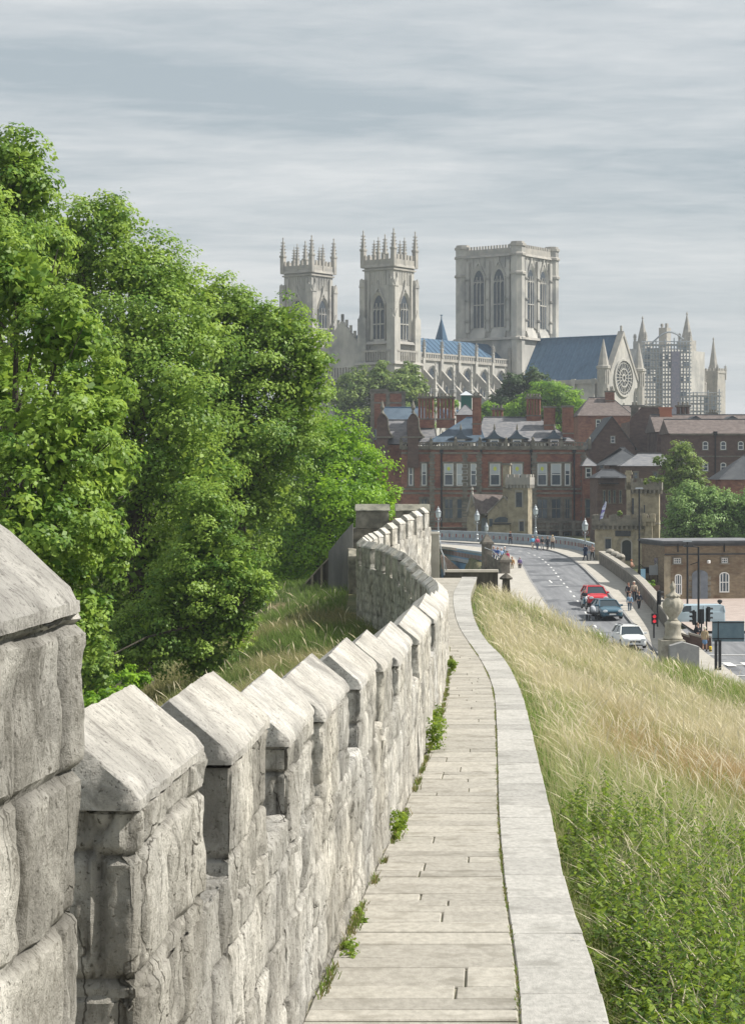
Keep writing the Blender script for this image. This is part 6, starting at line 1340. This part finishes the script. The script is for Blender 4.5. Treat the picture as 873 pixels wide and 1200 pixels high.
bridge_lamp('silver bridge lamp standing in front of the battlemented far tower edge', 627.5, 591, 631, 246)
bridge_lamp('pale bridge lamp nearest the lodge corner', 685.5, 607, 656, 223)
bridge_lamp('short pale lantern seen just above the dark gate pier cap', 570, 612, 645, 225)
bridge_lamp('grey lamp in front of the gatehouse side door', 559, 597, 640, 255)
def mod_lamp(label, px, pyt, pyb, d, arm=0.0, down=0.0):
    h = (pyb-pyt)/F*d; t = thing('lamp_post', label, 'lamp post', (X(px, d), d, Z(pyb, d)), 0, 'tall black lamp posts')
    MB().lathe([(.13, 0), (.13, 1.2), (.085, 1.3), (.07, h)], n=10).build('post', M_iron, t)
    ar = MB(); 
    if arm: ar.path([(0, 0, h-.03), (arm*.9, 0, h+.06)], .04)
    if down: ar.path([(0, 0, h-1.1), (arm*.8, 0, h-1.3)], .035)
    if arm: ar.build('arm', M_iron, t)
    hd = MB(); hd.cbox((arm if arm else 0, 0, h), (.7, .3, .14), .04); hd.build('lamp_head', M_silver if not arm else M_iron, t); return t
mod_lamp('tall black lamp post rising in front of the lodge arched door', 749, 573, 684, 185, 0)
mod_lamp('straight black post in front of the tan brick building between arched window and door', 805.5, 635, 742, 165, 0)
mod_lamp('black lamp post with short arms crossing the grey arched door', 818.5, 641, 772, 150, -.75, 1)
def signal(label, px, pyt, d, pyb, facing=0, lit=False, two=False, group='traffic signals'):
    zb = Z(pyb, d); ht_ = Z(pyt, d)-zb; t = thing('traffic_light', label, 'traffic light', (X(px, d), d, zb), facing, group)
    MB().tube((0, .1, 0), (0, .1, ht_-.1), .06, n=8).build('pole', M_iron, t)
    n = 2 if two else 3; hh_ = .32*n+.1; hb = MB(); hb.box(-.19, .19, -.12, .04, ht_-hh_, ht_); h = hb.build('signal_head', M_iron, t, bevel=.02)
    for k in range(n):
        z = ht_-.2-k*.32; v = MB(); v.lathe([(.12, -.005), (.12, .02)], n=12); lens = v.build('lens', M_redl if (lit and (k == 0 or two)) else M_dl, h, loc=(0, -.135, z)); lens.rotation_euler = (R(90), 0, 0)
        q = MB(); 
        for i in range(7): a0, a1 = math.pi*i/7, math.pi*(i+1)/7; q.add([(.14*math.cos(a0), -.12, z+.14*math.sin(a0)), (.14*math.cos(a1), -.12, z+.14*math.sin(a1)), (.13*math.cos(a1), -.34, z+.13*math.sin(a1)), (.13*math.cos(a0), -.34, z+.13*math.sin(a0))], [(0, 1, 2, 3)])
        q.build('visor', M_iron, h)
    return t
def emis(name, col, s):
    m = bpy.data.materials.new(name); m.use_nodes = True; b = m.node_tree.nodes['Principled BSDF']; b.inputs['Base Color'].default_value = (*col, 1); b.inputs['Emission Color'].default_value = (*col, 1); b.inputs['Emission Strength'].default_value = s; return m
M_redl = emis('lit_red_signal', (.8, .03, .05), .5); M_dl = mat('dark_lens', (.03, .03, .03), .3)
signal('black traffic light with silver pole just left of the urn finial', 772, 692, 152, 735, R(100))
signal('low pedestrian signal with two lit red lamps on the pavement', 766.5, 719, 140, 748, 0, True, True)
signal('traffic light facing left, right of the urn', 813.5, 715, 146, 762, R(-95))
signal('traffic light standing nearest the big sign board', 829.5, 711, 144, 762, R(95))
signal('slim traffic light seen edge-on between the other two', 822, 714, 147, 768, R(170))
t = thing('bollard', 'short black post with round cap on the forecourt by the arched window', 'bollard', (X(843.5, 160), 160, Z(733, 160))); MB().tube((0, 0, 0), (0, 0, 1.75), .08).build('post', M_iron, t); MB().lathe([(.1, 0), (.2, .1), (.2, .22), (.08, .3)], (0, 0, 1.72), 10).build('cap', M_iron, t)
t = thing('yellow_bollard', 'small yellow bollard at the crossing left of the big sign', 'bollard', (X(832.5, 141), 141, Z(770, 141))); MB().lathe([(.1, 0), (.1, .6), (.11, .62), (.11, .7), (.03, .74)], n=12).build('post', mat('yellow_plastic', (.7, .5, .04), .5), t); MB().lathe([(.105, .42), (.105, .5)], n=12).build('band', M_iron, t)
D = 130.0
t = thing('sign_board', 'back of a big blue-grey sign board on two dark posts at the right edge', 'sign', (X(851, D), D, Z(792, D))); bx = lambda p: X(p, D)-X(851, D); bz = lambda p: Z(p, D)-Z(792, D)
mb = MB(); mb.box(bx(834.5), bx(872), -.03, .03, bz(752), bz(728)); mb.build('board', mat('sign_back', (.10, .16, .20), .55, (.14, .21, .25), 1.5), t, bevel=.01)
mb = MB(); mb.box(bx(834.3), bx(872.2), -.07, -.031, bz(730), bz(729)); mb.box(bx(834.3), bx(872.2), -.07, -.031, bz(749), bz(748)); mb.box(bx(841), bx(842), -.06, -.031, bz(752), bz(728)); mb.build('bracing', M_iron, t)
for a in (838.5, 843): MB().box(bx(a)-.09, bx(a)+.09, -.2, -.08, 0, bz(750)).build('post', M_iron, t)
t = thing('blue_notice', 'small pale blue notice board on a post behind the roadside wall', 'sign', (X(753.5, 176), 176, Z(692, 176))); MB().tube((0, .05, 0), (0, .05, 1.2), .04).build('post', M_iron, t); MB().box(-.2, .2, -.03, .02, .75, 1.85).build('board', mat('notice_blue', (.25, .45, .6), .5), t)
# stall gear and planters in the lodge yard
for i, (px, py, d, w_, h_, m, nm, lab) in enumerate(((757, 690, 178, 1.1, .35, 'L', 'planter', 'low planted box behind the roadside wall'), (766, 676, 180, .8, 1.0, M_silver, 'menu_board', 'pale board standing in the lodge yard'), (761, 672, 182, .9, .9, M_iron, 'barrow', 'dark handcart in the lodge yard'))):
    t = thing(nm, lab, nm.replace('_', ' '), tuple(W(px, py, d)))
    if m == 'L':
        MB().box(-w_, w_, -.3, .3, -.3, .3, (-.06, -.06, -.05, -.05)).build('box', M_brickd, t); v, f, tn = leaf_cloud([(0, 0, .45, w_, .35, .3)], 500, .12, 200, nsub=14); o = np_mesh('leaves', v, f, L_ash, t); set_attr(o, 'tone', tn)
    elif nm == 'menu_board': MB().box(-w_/2, w_/2, -.04, .04, .15, h_).build('board', m, t); MB().tube((-.35, 0, -.5), (-.35, 0, .2), .03).tube((.35, 0, -.5), (.35, 0, .2), .03).build('legs', M_iron, t)
    else: MB().box(-.5, .5, -.35, .35, 0, .55, (-.08,)*4).build('tub', m, t, bevel=.03); MB().path([(-.4, 0, .4), (-.9, 0, .9)], .03).build('handle', m, t); w1 = MB().lathe([(.22, -.03), (.22, .03)], n=14).build('wheel', M_rubber, t, loc=(.4, -.4, -.1)); w1.rotation_euler = (R(90), 0, 0)
# low brick wall by the urn
t = thing('curved_wall', 'low dark brick wall behind the urn beside the crossing', 'wall', (X(806, 142), 142, Z(760, 142)))
mb = MB(); cp = MB(); Q = [(-1.0, 4.0), (-.5, 2), (.2, .6), (1.0, 0), (1.6, -.2)]
for (a, b), (c, d_) in zip(Q[:-1], Q[1:]):
    mb.add([(a, b, -.5), (c, d_, -.5), (c, d_, .7), (a, b, .9), (a, b+.4, -.5), (c, d_+.4, -.5), (c, d_+.4, .7), (a, b+.4, .9)], [(0, 1, 2, 3), (7, 6, 5, 4), (3, 2, 6, 7), (0, 3, 7, 4), (1, 5, 6, 2)])
    cp.add([(a, b-.06, .905), (c, d_-.06, .705), (c, d_-.06, .85), (a, b-.06, 1.05), (a, b+.46, .905), (c, d_+.46, .705), (c, d_+.46, .85), (a, b+.46, 1.05)], [(0, 1, 2, 3), (7, 6, 5, 4), (3, 2, 6, 7), (0, 4, 5, 1), (0, 3, 7, 4), (1, 5, 6, 2)])
mb.build('wall', M_brickd, t); cp.build('coping', MATS['worn_coping'], t)

# ------------------------------------------------------------------ vehicles (front faces -y)
def car(label, paint, loc, rot, L_=4.15, Wd=1.78, H=1.5, name='car', van=False, hatch=True, group='cars queueing on the bridge road', roof_bars=False, light_m=None):
    t = thing(name, label, 'car' if not van else 'van', loc, rot, group); hw = Wd/2; f = -L_/2; b = L_/2
    # cross sections: y, half width low, half width mid, z bottom, z shoulder
    if van: S = [(f, .80, .78, .35, .95), (f+.15, .92, .9, .25, 1.15), (f+.9, .98, .96, .22, 1.35), (f+1.5, 1, .98, .22, 1.45), (b-.1, 1, .98, .24, 1.45), (b, .97, .95, .35, 1.42)]
    else: S = [(f, .72, .66, .34, .62), (f+.08, .86, .78, .24, .72), (f+.35, .97, .90, .20, .80), (f+1.0, 1, .94, .20, .92), (f+1.35, 1, .95, .20, .96), (b-.7, 1, .95, .20, 1.0), (b-.2, .97, .90, .24, .98), (b, .86, .80, .36, .90)]
    mb = MB(); vs = []
    for (y, a, m_, z0, z1) in S:
        A = hw*a; B = hw*m_; vs += [(-A*.9, y, z0), (-A, y, z0+.12), (-A, y, (z0+z1)/2+.05), (-B*.98, y, z1-.03), (-B*.55, y, z1+.04), (B*.55, y, z1+.04), (B*.98, y, z1-.03), (A, y, (z0+z1)/2+.05), (A, y, z0+.12), (A*.9, y, z0)]
    n = 10; fs = [(j*n+i, j*n+(i+1) % n, (j+1)*n+(i+1) % n, (j+1)*n+i) for j in range(len(S)-1) for i in range(n)]+[tuple(range(n)), tuple((len(S)-1)*n+i for i in range(n-1, -1, -1))]
    mb.add(vs, fs); 
    c0, c1, c2, c3 = (f+.75, f+1.45, b-.12, b-.02) if van else (f+.95, f+1.75, b-.75, b-.18); zs = 1.38 if van else .93; ww = hw*.93; wt = hw*(.86 if van else .72)
    # roof
    mb.add([(-wt, c1, H-.05), (wt, c1, H-.05), (wt, c2, H-.03), (-wt, c2, H-.03), (-wt*.85, c1+.1, H), (wt*.85, c1+.1, H), (wt*.85, c2-.1, H), (-wt*.85, c2-.1, H)], [(0, 1, 5, 4), (1, 2, 6, 5), (2, 3, 7, 6), (3, 0, 4, 7), (4, 5, 6, 7)])
    pil = lambda p, q, r_=.05: mb.tube(p, q, r_, n=5)
    for sg in (-1, 1): pil((sg*ww, c0, zs), (sg*wt, c1, H-.05)); pil((sg*ww, c3, zs+.02), (sg*wt, c2, H-.05), .07); pil((sg*ww*1.0, (c1+c2)/2, zs), (sg*wt, (c1+c2)/2, H-.05), .045)
    if van: mb.box(-ww, ww, c1+.5, c2, zs, H-.06, (ww-wt,)*2+(0, 0))
    bo = mb.build('body', paint, t, bevel=.02)
    g = MB(); g.add([(-ww*.96, c0+.03, zs), (ww*.96, c0+.03, zs), (wt*.96, c1+.02, H-.08), (-wt*.96, c1+.02, H-.08)], [(0, 1, 2, 3)]); g.build('windscreen', M_carglass, t)
    g = MB(); g.add([(-ww*.96, c3-.03, zs), (ww*.96, c3-.03, zs), (wt*.96, c2-.02, H-.08), (-wt*.96, c2-.02, H-.08)], [(3, 2, 1, 0)]); g.build('rear_window', M_carglass, t)
    for sg in (-1, 1):
        e = c1+.45 if van else c3-.1; e2 = c1+.45 if van else c2
        g = MB(); g.add([(sg*ww*.985, c0+.12, zs), (sg*ww*.985, e, zs), (sg*wt*.99, e2, H-.08), (sg*wt*.99, c1+.03, H-.08)], [(0, 1, 2, 3)]); g.build('side_window', M_carglass, t)
        g = MB(); g.box(-.14, .14, -.07, .07, -.06, .08); g.build('wing_mirror', paint, t, bevel=.03, loc=(sg*(hw+.06), c0+.35, zs+.08))
        g = MB(); g.lathe([(.02, 0), (.16, .02), (.17, .07), (.1, .09)], n=10); h = g.build('headlight', light_m or M_headl, t, loc=(sg*hw*.66, f+.02+(.05 if van else 0), .66 if not van else .85)); h.rotation_euler = (R(90), 0, 0); h.scale = (1.15, .62, 1)
        for y in (f+.78, b-.75):
            w_ = MB(); w_.lathe([(.30, -.1), (.33, -.09), (.33, .09), (.30, .1)], n=20); wo = w_.build('wheel', M_rubber, t, loc=(sg*(hw-.09), y, .33)); wo.rotation_euler = (0, R(90), 0)
            r_ = MB(); r_.lathe([(.2, -.112), (.2, .112)], n=12); r_.build('rim', M_chrome, wo)
        g = MB(); g.box(-.1, .1, -.02, .02, -.1, .1); g.build('tail_light', mat('tail_red', (.4, .02, .02), .3), t, loc=(sg*hw*.75, b+.005, .8))
    g = MB(); g.box(-hw*.42, hw*.42, f-.012, f+.05, .44, .56); g.box(-hw*.6, hw*.6, f+.02, f+.1, .24, .36); g.build('grille', M_iron, t)
    g = MB(); g.box(-.26, .26, f-.03, f-.013, .36, .47); g.build('number_plate', M_white, t)
    if roof_bars:
        g = MB(); 
        for sg in (-1, 1): g.tube((sg*wt*.8, c1+.1, H+.06), (sg*wt*.8, c2-.1, H+.06), .03)
        g.build('roof_bars', M_iron, t)
    return t
P_red = mat('red_car_paint', (.55, .025, .035), .3, coat=.6); P_blue = mat('dark_blue_car_paint', (.05, .12, .17), .3, coat=.6); P_white = mat('white_car_paint', (.72, .74, .74), .35, coat=.4); P_van = mat('pale_blue_van_paint', (.36, .46, .52), .4)
def gp(px, d, z=None): return (X(px, d), d, rz(d) if z is None else z)
car('bright red hatchback at the back of the short queue', P_red, gp(696.5, 167), R(3), group='cars queueing on the bridge road', H=1.52)
car('dark blue hatchback directly in front of the red car', P_blue, gp(711, 158), R(6), H=1.45)
car('white estate car leading the queue, half hidden by the grass crest', P_white, gp(737, 143), R(4), H=1.5, roof_bars=True, L_=4.3)
car('pale blue van parked on the forecourt behind the urn', P_van, (X(812, 158), 158, Z(738, 158)), R(-84), L_=4.6, Wd=1.85, H=1.95, name='van', van=True, group=None)

# ------------------------------------------------------------------ people
SK = {}
def skin_mesh(name, verts, radii, edges, sub_=1, root=0):
    me = bpy.data.meshes.new(name); me.from_pydata([tuple(v) for v in verts], edges, []); o = bpy.data.objects.new(name, me); COL.objects.link(o)
    m = o.modifiers.new('s', 'SKIN'); m.use_smooth_shade = True; m.branch_smoothing = .6
    for i, v in enumerate(me.skin_vertices[0].data): 
        r = radii[i]; v.radius = (r, r) if not isinstance(r, tuple) else r; v.use_root = (i == root)
    s = o.modifiers.new('u', 'SUBSURF'); s.levels = sub_; s.render_levels = sub_
    dg = bpy.context.evaluated_depsgraph_get(); dg.update(); nm = bpy.data.meshes.new_from_object(o.evaluated_get(dg)); bpy.data.objects.remove(o); nm.name = name
    nm.polygons.foreach_set('use_smooth', [True]*len(nm.polygons)); return nm
def fabric(c): 
    k = 'cloth_%d_%d_%d' % tuple(int(v*255) for v in c); return mat(k, c, .9, tuple(min(1, v*1.25+.01) for v in c), 6)
def person(label, px, pfoot, d, H=1.7, top=(.1, .1, .15), legs=(.05, .06, .09), hair=(.06, .04, .03), rot=0.0, stride=.22, coat=0.0, bag=None, skirt=False, arms='swing', group='people on the bridge and pavements', z=None, sit=False, hat=None, build=1.0, lean=0.0):
    t = thing('person', label, 'person', (X(px, d), d, Z(pfoot, d) if z is None else z), rot, group); s = H/1.75; rr = build
    st = stride
    if sit: hip = .55; kneeF = ((-.1, -.42, .56), (.1, -.42, .56)); ank = ((-.11, -.46, .1), (.11, -.46, .1))
    else: hip = .93; kneeF = ((-.10, -st*.65, .50), (.10, st*.25, .50)); ank = ((-.10, -st*.9, .08), (.10, st*1.1, .12))
    dz = hip-.93; ly = -lean
    j = {'pel': (0, 0, .97+dz), 'sp': (0, ly*.3, 1.14+dz), 'ch': (0, ly*.7, 1.34+dz), 'nk': (0, ly, 1.48+dz), 'hd': (0, ly-.015, 1.60+dz), 'tp': (0, ly-.01, 1.70+dz), 'nose': (0, ly-.115, 1.60+dz)}
    sh = [(-.17, ly*.8, 1.40+dz), (.17, ly*.8, 1.40+dz)]
    if arms == 'swing': el = [(-.23, .10-ly*.2, 1.13+dz), (.23, -.08, 1.13+dz)]; ha = [(-.24, .02, .90+dz), (.24, -.20, .92+dz)]
    elif arms == 'front': el = [(-.23, -.05, 1.13+dz), (.23, -.05, 1.13+dz)]; ha = [(-.10, -.27, 1.12+dz), (.10, -.27, 1.14+dz)]
    else: el = [(-.22, .02, 1.13+dz), (.22, .02, 1.13+dz)]; ha = [(-.23, -.05, .88+dz), (.23, -.05, .88+dz)]
    V = [j['pel'], j['sp'], j['ch'], j['nk'], j['hd'], j['tp'], sh[0], el[0], ha[0], sh[1], el[1], ha[1], (-.1, 0, .90+dz), kneeF[0], ank[0], (ank[0][0], ank[0][1]-.16, .04), (.1, 0, .90+dz), kneeF[1], ank[1], (ank[1][0], ank[1][1]-.16, .05)]
    Rr = [.105, .095, .105, .05, .092, .072, .045, .034, .027, .045, .034, .027, .07, .046, .036, .035, .07, .046, .036, .035]
    E = [(0, 1), (1, 2), (2, 3), (3, 4), (4, 5), (2, 6), (6, 7), (7, 8), (2, 9), (9, 10), (10, 11), (0, 12), (12, 13), (13, 14), (14, 15), (0, 16), (16, 17), (17, 18), (18, 19)]
    # hands: palm, four fingers and a thumb on each wrist
    for w_, sg in ((8, -1), (11, 1)):
        wx, wy, wz = V[w_]; b0 = len(V); V.append((wx, wy-.015, wz-.07)); Rr.append(.026); E.append((w_, b0))
        for q in range(4): V.append((wx+.003*sg, wy-.04+q*.018, wz-.145-.012*(q in (1, 2)))); Rr.append(.008); E.append((b0, len(V)-1))
        V.append((wx-.02*sg, wy-.055, wz-.075)); Rr.append(.010); E.append((w_, len(V)-1))
    me = skin_mesh('body', [Vector(v)*s for v in V], [r*s for r in Rr], E); o = link_mesh('body', me, M_skin, t)
    fc = MB(); fc.lathe([(.012, 0), (.016, .02), (.004, .05)], (0, ly-.105, 1.585+dz), 6)
    for sg in (-1, 1): fc.cbox((sg*.035, ly-.095, 1.625+dz), (.022, .012, .012)); fc.cbox((sg*.098, ly-.005, 1.59+dz), (.016, .03, .05))
    fc.cbox((0, ly-.092, 1.545+dz), (.045, .012, .01)); fc.v = [tuple(Vector(v)*s) for v in fc.v]; fc.build('face', [M_skin], o)
    TV = [j['pel'], j['sp'], j['ch'], (0, ly, 1.45+dz), sh[0], el[0], tuple(Vector(el[0]).lerp(Vector(ha[0]), .85)), sh[1], el[1], tuple(Vector(el[1]).lerp(Vector(ha[1]), .85))]; TR = [(.17*rr, .15*rr), (.16*rr, .14*rr), (.18*rr, .15*rr), .085, .078*rr, .058*rr, .045*rr, .078*rr, .058*rr, .045*rr]; TE = [(0, 1), (1, 2), (2, 3), (2, 4), (4, 5), (5, 6), (2, 7), (7, 8), (8, 9)]
    if coat: TV.append((0, .02, .97+dz-coat)); TR.append((.21*rr, .17*rr)); TE.append((0, len(TV)-1))
    me = skin_mesh('jacket', [Vector(v)*s for v in TV], [tuple(q*s for q in r) if isinstance(r, tuple) else r*s for r in TR], TE); link_mesh('coat' if coat else 'jacket', me, fabric(top), t)
    if skirt: SV = [(0, 0, 1.0+dz), (0, 0, .75+dz), (0, -.02, .42+dz)]; me = skin_mesh('skirt', [Vector(v)*s for v in SV], [.145*s, (.19*s, .17*s), (.23*s, .2*s)], [(0, 1), (1, 2)]); link_mesh('skirt', me, fabric(legs), t)
    else:
        LV = [(0, 0, .99+dz), (-.1, 0, .88+dz), kneeF[0], ank[0], (.1, 0, .88+dz), kneeF[1], ank[1]]; me = skin_mesh('trousers', [Vector(v)*s for v in LV], [.14*s, .102*s, .074*s, .058*s, .102*s, .074*s, .058*s], [(0, 1), (1, 2), (2, 3), (0, 4), (4, 5), (5, 6)]); link_mesh('trousers', me, fabric(legs), t)
    for q in (0, 1):
        a = ank[q]; m = MB(); m.box(a[0]-.05, a[0]+.05, a[1]-.2, a[1]+.07, max(0, a[2]-.08), max(0, a[2]-.08)+.09, (.01, .01, .06, 0)); m.v = [tuple(Vector(v)*s) for v in m.v]; m.build('shoe', M_rubber, t, bevel=.015)
    hm = MB(); c = (0, ly+.012, 1.615+dz); hm.lathe([(.085, -.09), (.108, -.02), (.112, .04), (.09, .095), (.045, .125), (.005, .132)], c, 12); hm.v = [tuple(Vector((v[0], v[1] if v[1] > ly-.055 else ly-.055-(ly-.055-v[1])*.15, v[2] if v[1] > ly-.03 else max(v[2], 1.66+dz)))*s) for v in hm.v]; hm.build('hat' if hat else 'hair', fabric(hat or hair), t, smooth=True)
    if bag: 
        m = MB(); m.box(-.16, .16, .10, .27, 1.05+dz, 1.45+dz, (.03, .03, 0, .04)); m.v = [tuple(Vector(v)*s) for v in m.v]; bo = m.build('rucksack', fabric(bag), t, bevel=.04)
    return t
PI = math.pi
person('person in a dark jacket walking alone on the far footway', 598, 638.5, 248, 1.65, (.05, .05, .07), (.03, .03, .04), (.3, .16, .1), rot=PI*.8)
person('person in a sky-blue shirt at the left of the walking group on the far footway', 624, 645.5, 237, 1.75, (.12, .38, .6), (.35, .3, .26), (.3, .25, .2), rot=.3, build=1.15)
person('person in a red top beside the sky-blue shirt', 629.5, 645.5, 236.4, 1.68, (.5, .07, .13), (.05, .06, .1), (.4, .3, .2), rot=.2)
person('person in a black top in the middle of the far footway group', 635.5, 645.5, 235.5, 1.68, (.04, .045, .05), (.3, .3, .3), (.05, .04, .03), rot=-.2, bag=(.5, .5, .5))
person('person in a long black coat right of the middle of the far group', 641.5, 645, 234.5, 1.65, (.02, .022, .03), (.02, .02, .025), (.1, .07, .05), rot=.1, coat=.3)
person('person with pale top and black trousers, rightmost of the far footway group', 647.5, 644, 236, 1.7, (.5, .42, .33), (.02, .02, .02), (.55, .42, .25), rot=2.8)
person('person in a tan jacket walking left of the purple coat on the near pavement', 600, 671.5, 202, 1.62, (.34, .19, .07), (.42, .38, .3), (.3, .2, .12), rot=0, build=1.12)
person('person in a purple jacket and black trousers on the near pavement', 609, 671, 202.5, 1.55, (.16, .12, .26), (.02, .02, .03), (.35, .3, .3), rot=PI, build=1.08, arms='down')
person('person in a navy jacket, leftmost of the group gathered behind the gate pier', 578.5, 660, 207, 1.7, (.03, .05, .12), (.03, .04, .08), (.45, .3, .22), rot=.6, group='group gathered by the stair', arms='front')
person('person in a royal blue jacket behind the gate pier', 583, 661, 206, 1.7, (.03, .09, .3), (.04, .06, .12), (.35, .22, .15), rot=-.5, group='group gathered by the stair', arms='front')
person('white-haired person in a pale blue shirt by the stair', 587.5, 662, 205, 1.72, (.28, .4, .6), (.08, .12, .25), (.7, .68, .65), rot=.2, group='group gathered by the stair')
person('person with white hat at the stair, behind the crimson top', 591.3, 660, 208, 1.72, (.12, .16, .2), (.05, .06, .08), hat=(.75, .75, .7), rot=.9, group='group gathered by the stair')
person('person in a crimson top at the right of the stair group', 594.5, 663, 204, 1.5, (.35, .03, .09), (.4, .3, .28), (.15, .05, .04), rot=0, group='group gathered by the stair', arms='down')
person('person in a big navy coat standing against the lodge end of the footway', 686, 657.3, 210, 1.75, (.01, .025, .06), (.01, .015, .03), (.03, .03, .04), rot=2.2, coat=.45, build=1.3, arms='front')
person('person in a brown top beside the lodge corner', 694, 657, 209.5, 1.7, (.32, .2, .16), (.02, .02, .02), (.08, .05, .04), rot=-.6, arms='front')
person('person in a light blue denim shirt walking down the right pavement', 737.8, 719, 161.5, 1.6, (.22, .34, .46), (.07, .11, .16), (.3, .22, .16), rot=0)
person('person dressed in black walking beside the denim shirt', 748.5, 716.5, 163, 1.62, (.015, .02, .035), (.02, .025, .035), (.12, .09, .07), rot=.2, stride=.3)
person('person in a dark navy top walking behind the denim shirt', 736.5, 706.5, 169, 1.68, (.02, .02, .035), (.02, .02, .03), (.2, .13, .1), rot=0)
person('person in a cream jacket walking behind the one in black', 743, 706, 168, 1.75, (.45, .38, .3), (.02, .025, .04), (.7, .65, .58), rot=0, build=1.1)
person('woman in a tan coat and blue skirt waiting at the crossing', 825.8, 763, 141, 1.7, (.36, .28, .17), (.12, .22, .38), (.65, .6, .5), rot=PI*.9, skirt=True, coat=.2)
person('person in black waiting left of the tan coat at the crossing', 817.5, 758, 146, 1.75, (.02, .02, .025), (.04, .04, .05), (.08, .06, .05), rot=.5)
person('person with ginger hair in the yard behind the roadside wall', 740, 676, 192, 1.65, (.35, .2, .14), (.03, .03, .03), (.3, .12, .05), rot=1, arms='front')
# motorcycle and rider beside the red car
loc = gp(684.5, 163.5)
mc = thing('motorcycle', 'dark motorcycle squeezing past the red car beside the grass crest', 'motorcycle', loc, R(8))
for y, nm in ((-.72, 'wheel'), (.72, 'wheel')):
    w_ = MB(); 
    for i in range(20):
        a0 = 2*PI*i/20; w_.tube((0, .29*math.cos(a0), .29*math.sin(a0)), (0, .29*math.cos(a0+.33), .29*math.sin(a0+.33)), .055, n=5, cap=False)
    wo = w_.build('wheel', M_rubber, mc, loc=(0, y, .33)); h = MB(); h.tube((-.06, 0, 0), (.06, 0, 0), .1); 
    for i in range(6): h.tube((0, 0, 0), (0, .27*math.cos(i*PI/3), .27*math.sin(i*PI/3)), .015, n=4)
    h.build('rim', M_chrome, wo)
mb = MB(); mb.box(-.16, .16, -.35, .5, .42, .72, (.03,)*4); mb.box(-.15, .15, -.38, .1, .72, .98, (.04, .04, .1, .1)); mb.build('body', P_blue, mc, bevel=.04)
MB().box(-.14, .14, .1, .85, .74, .84, (.02,)*4).build('seat', M_rubber, mc, bevel=.03)
mb = MB(); mb.path([(-.34, -.3, 1.08), (0, -.48, 1.02), (.34, -.3, 1.08)], .022); mb.tube((0, -.48, 1.0), (0, -.72, .33), .035); mb.build('handlebars', M_chrome, mc)
mb = MB(); mb.lathe([(.02, 0), (.1, .03), (.1, .1), (.05, .15)], n=10); h = mb.build('headlight', M_headl, mc, loc=(0, -.55, .9)); h.rotation_euler = (R(90), 0, 0)
p = person('rider in black with a helmet sitting on the motorcycle', 684.5, 700, 163.7, 1.7, (.02, .02, .03), (.02, .02, .025), hat=(.06, .06, .07), rot=R(8), arms='front', group=None, sit=True, z=rz(163.7)+.27, lean=.1, build=1.1)
# handcart with bags partly hidden behind the crest
t = thing('handcart', 'dark handcart loaded with pale bags at the grass crest beside the blue car', 'handcart', gp(694.5, 156.5), R(10))
mb = MB(); mb.box(-.35, .35, -.55, .55, .5, .62); 
for a in (-.33, .33):
    for b in (-.5, .5): mb.tube((a, b, .5), (a, b, 1.15), .025)
mb.build('frame', M_iron, t)
for a in (-.36, .36):
    for b in (-.38, .38): w_ = MB().lathe([(.2, -.03), (.2, .03)], n=14).build('wheel', M_rubber, t, loc=(a, b, .22)); w_.rotation_euler = (0, R(90), 0)
mb = MB(); mb.lathe([(.2, 0), (.27, .15), (.22, .4), (.08, .5)], (-.08, -.2, .62), 10); mb.lathe([(.2, 0), (.25, .15), (.18, .35), (.05, .42)], (.08, .25, .62), 10); mb.build('bag', fabric((.4, .42, .45)), t, smooth=True)

# ------------------------------------------------------------------ distant town and air
r = random.Random(12)
for i, (px, d, w_, h_, g_) in enumerate(((300, 420, 26, 8, 0), (60, 500, 30, 9, 0), (180, 470, 34, 8, 1), (930, 420, 40, 11, 1))):
    lab = ['distant brown house hidden among the lime trees', 'distant house beyond the leftmost trees', 'distant low range beyond the limes', 'distant range of houses past the right edge'][i]
    house('distant_house', lab, 'house', px-w_/d*1200, px+w_/d*1200, HY+9.4*F/d, HY+(9.4-h_)*F/d, d, 14, M_brickd, M_slated, 4, 3, 3)
hz_ = bpy.data.meshes.new('haze'); hb = MB(); hb.box(-3100, 3100, -70, 5100, -12, 110); ho = hb.build('haze', M_white); ho.data.materials.clear()
hm = bpy.data.materials.new('haze_air'); hm.use_nodes = True; nt = hm.node_tree; nt.nodes.remove(nt.nodes['Principled BSDF']); pv = nt.nodes.new('ShaderNodeVolumePrincipled'); pv.inputs['Density'].default_value = 0.00022; pv.inputs['Color'].default_value = (.80, .88, .97, 1); pv.inputs['Anisotropy'].default_value = 0.0
nt.links.new(pv.outputs[0], nt.nodes['Material Output'].inputs['Volume']); ho.data.materials.append(hm); tag(ho, kind='stuff')
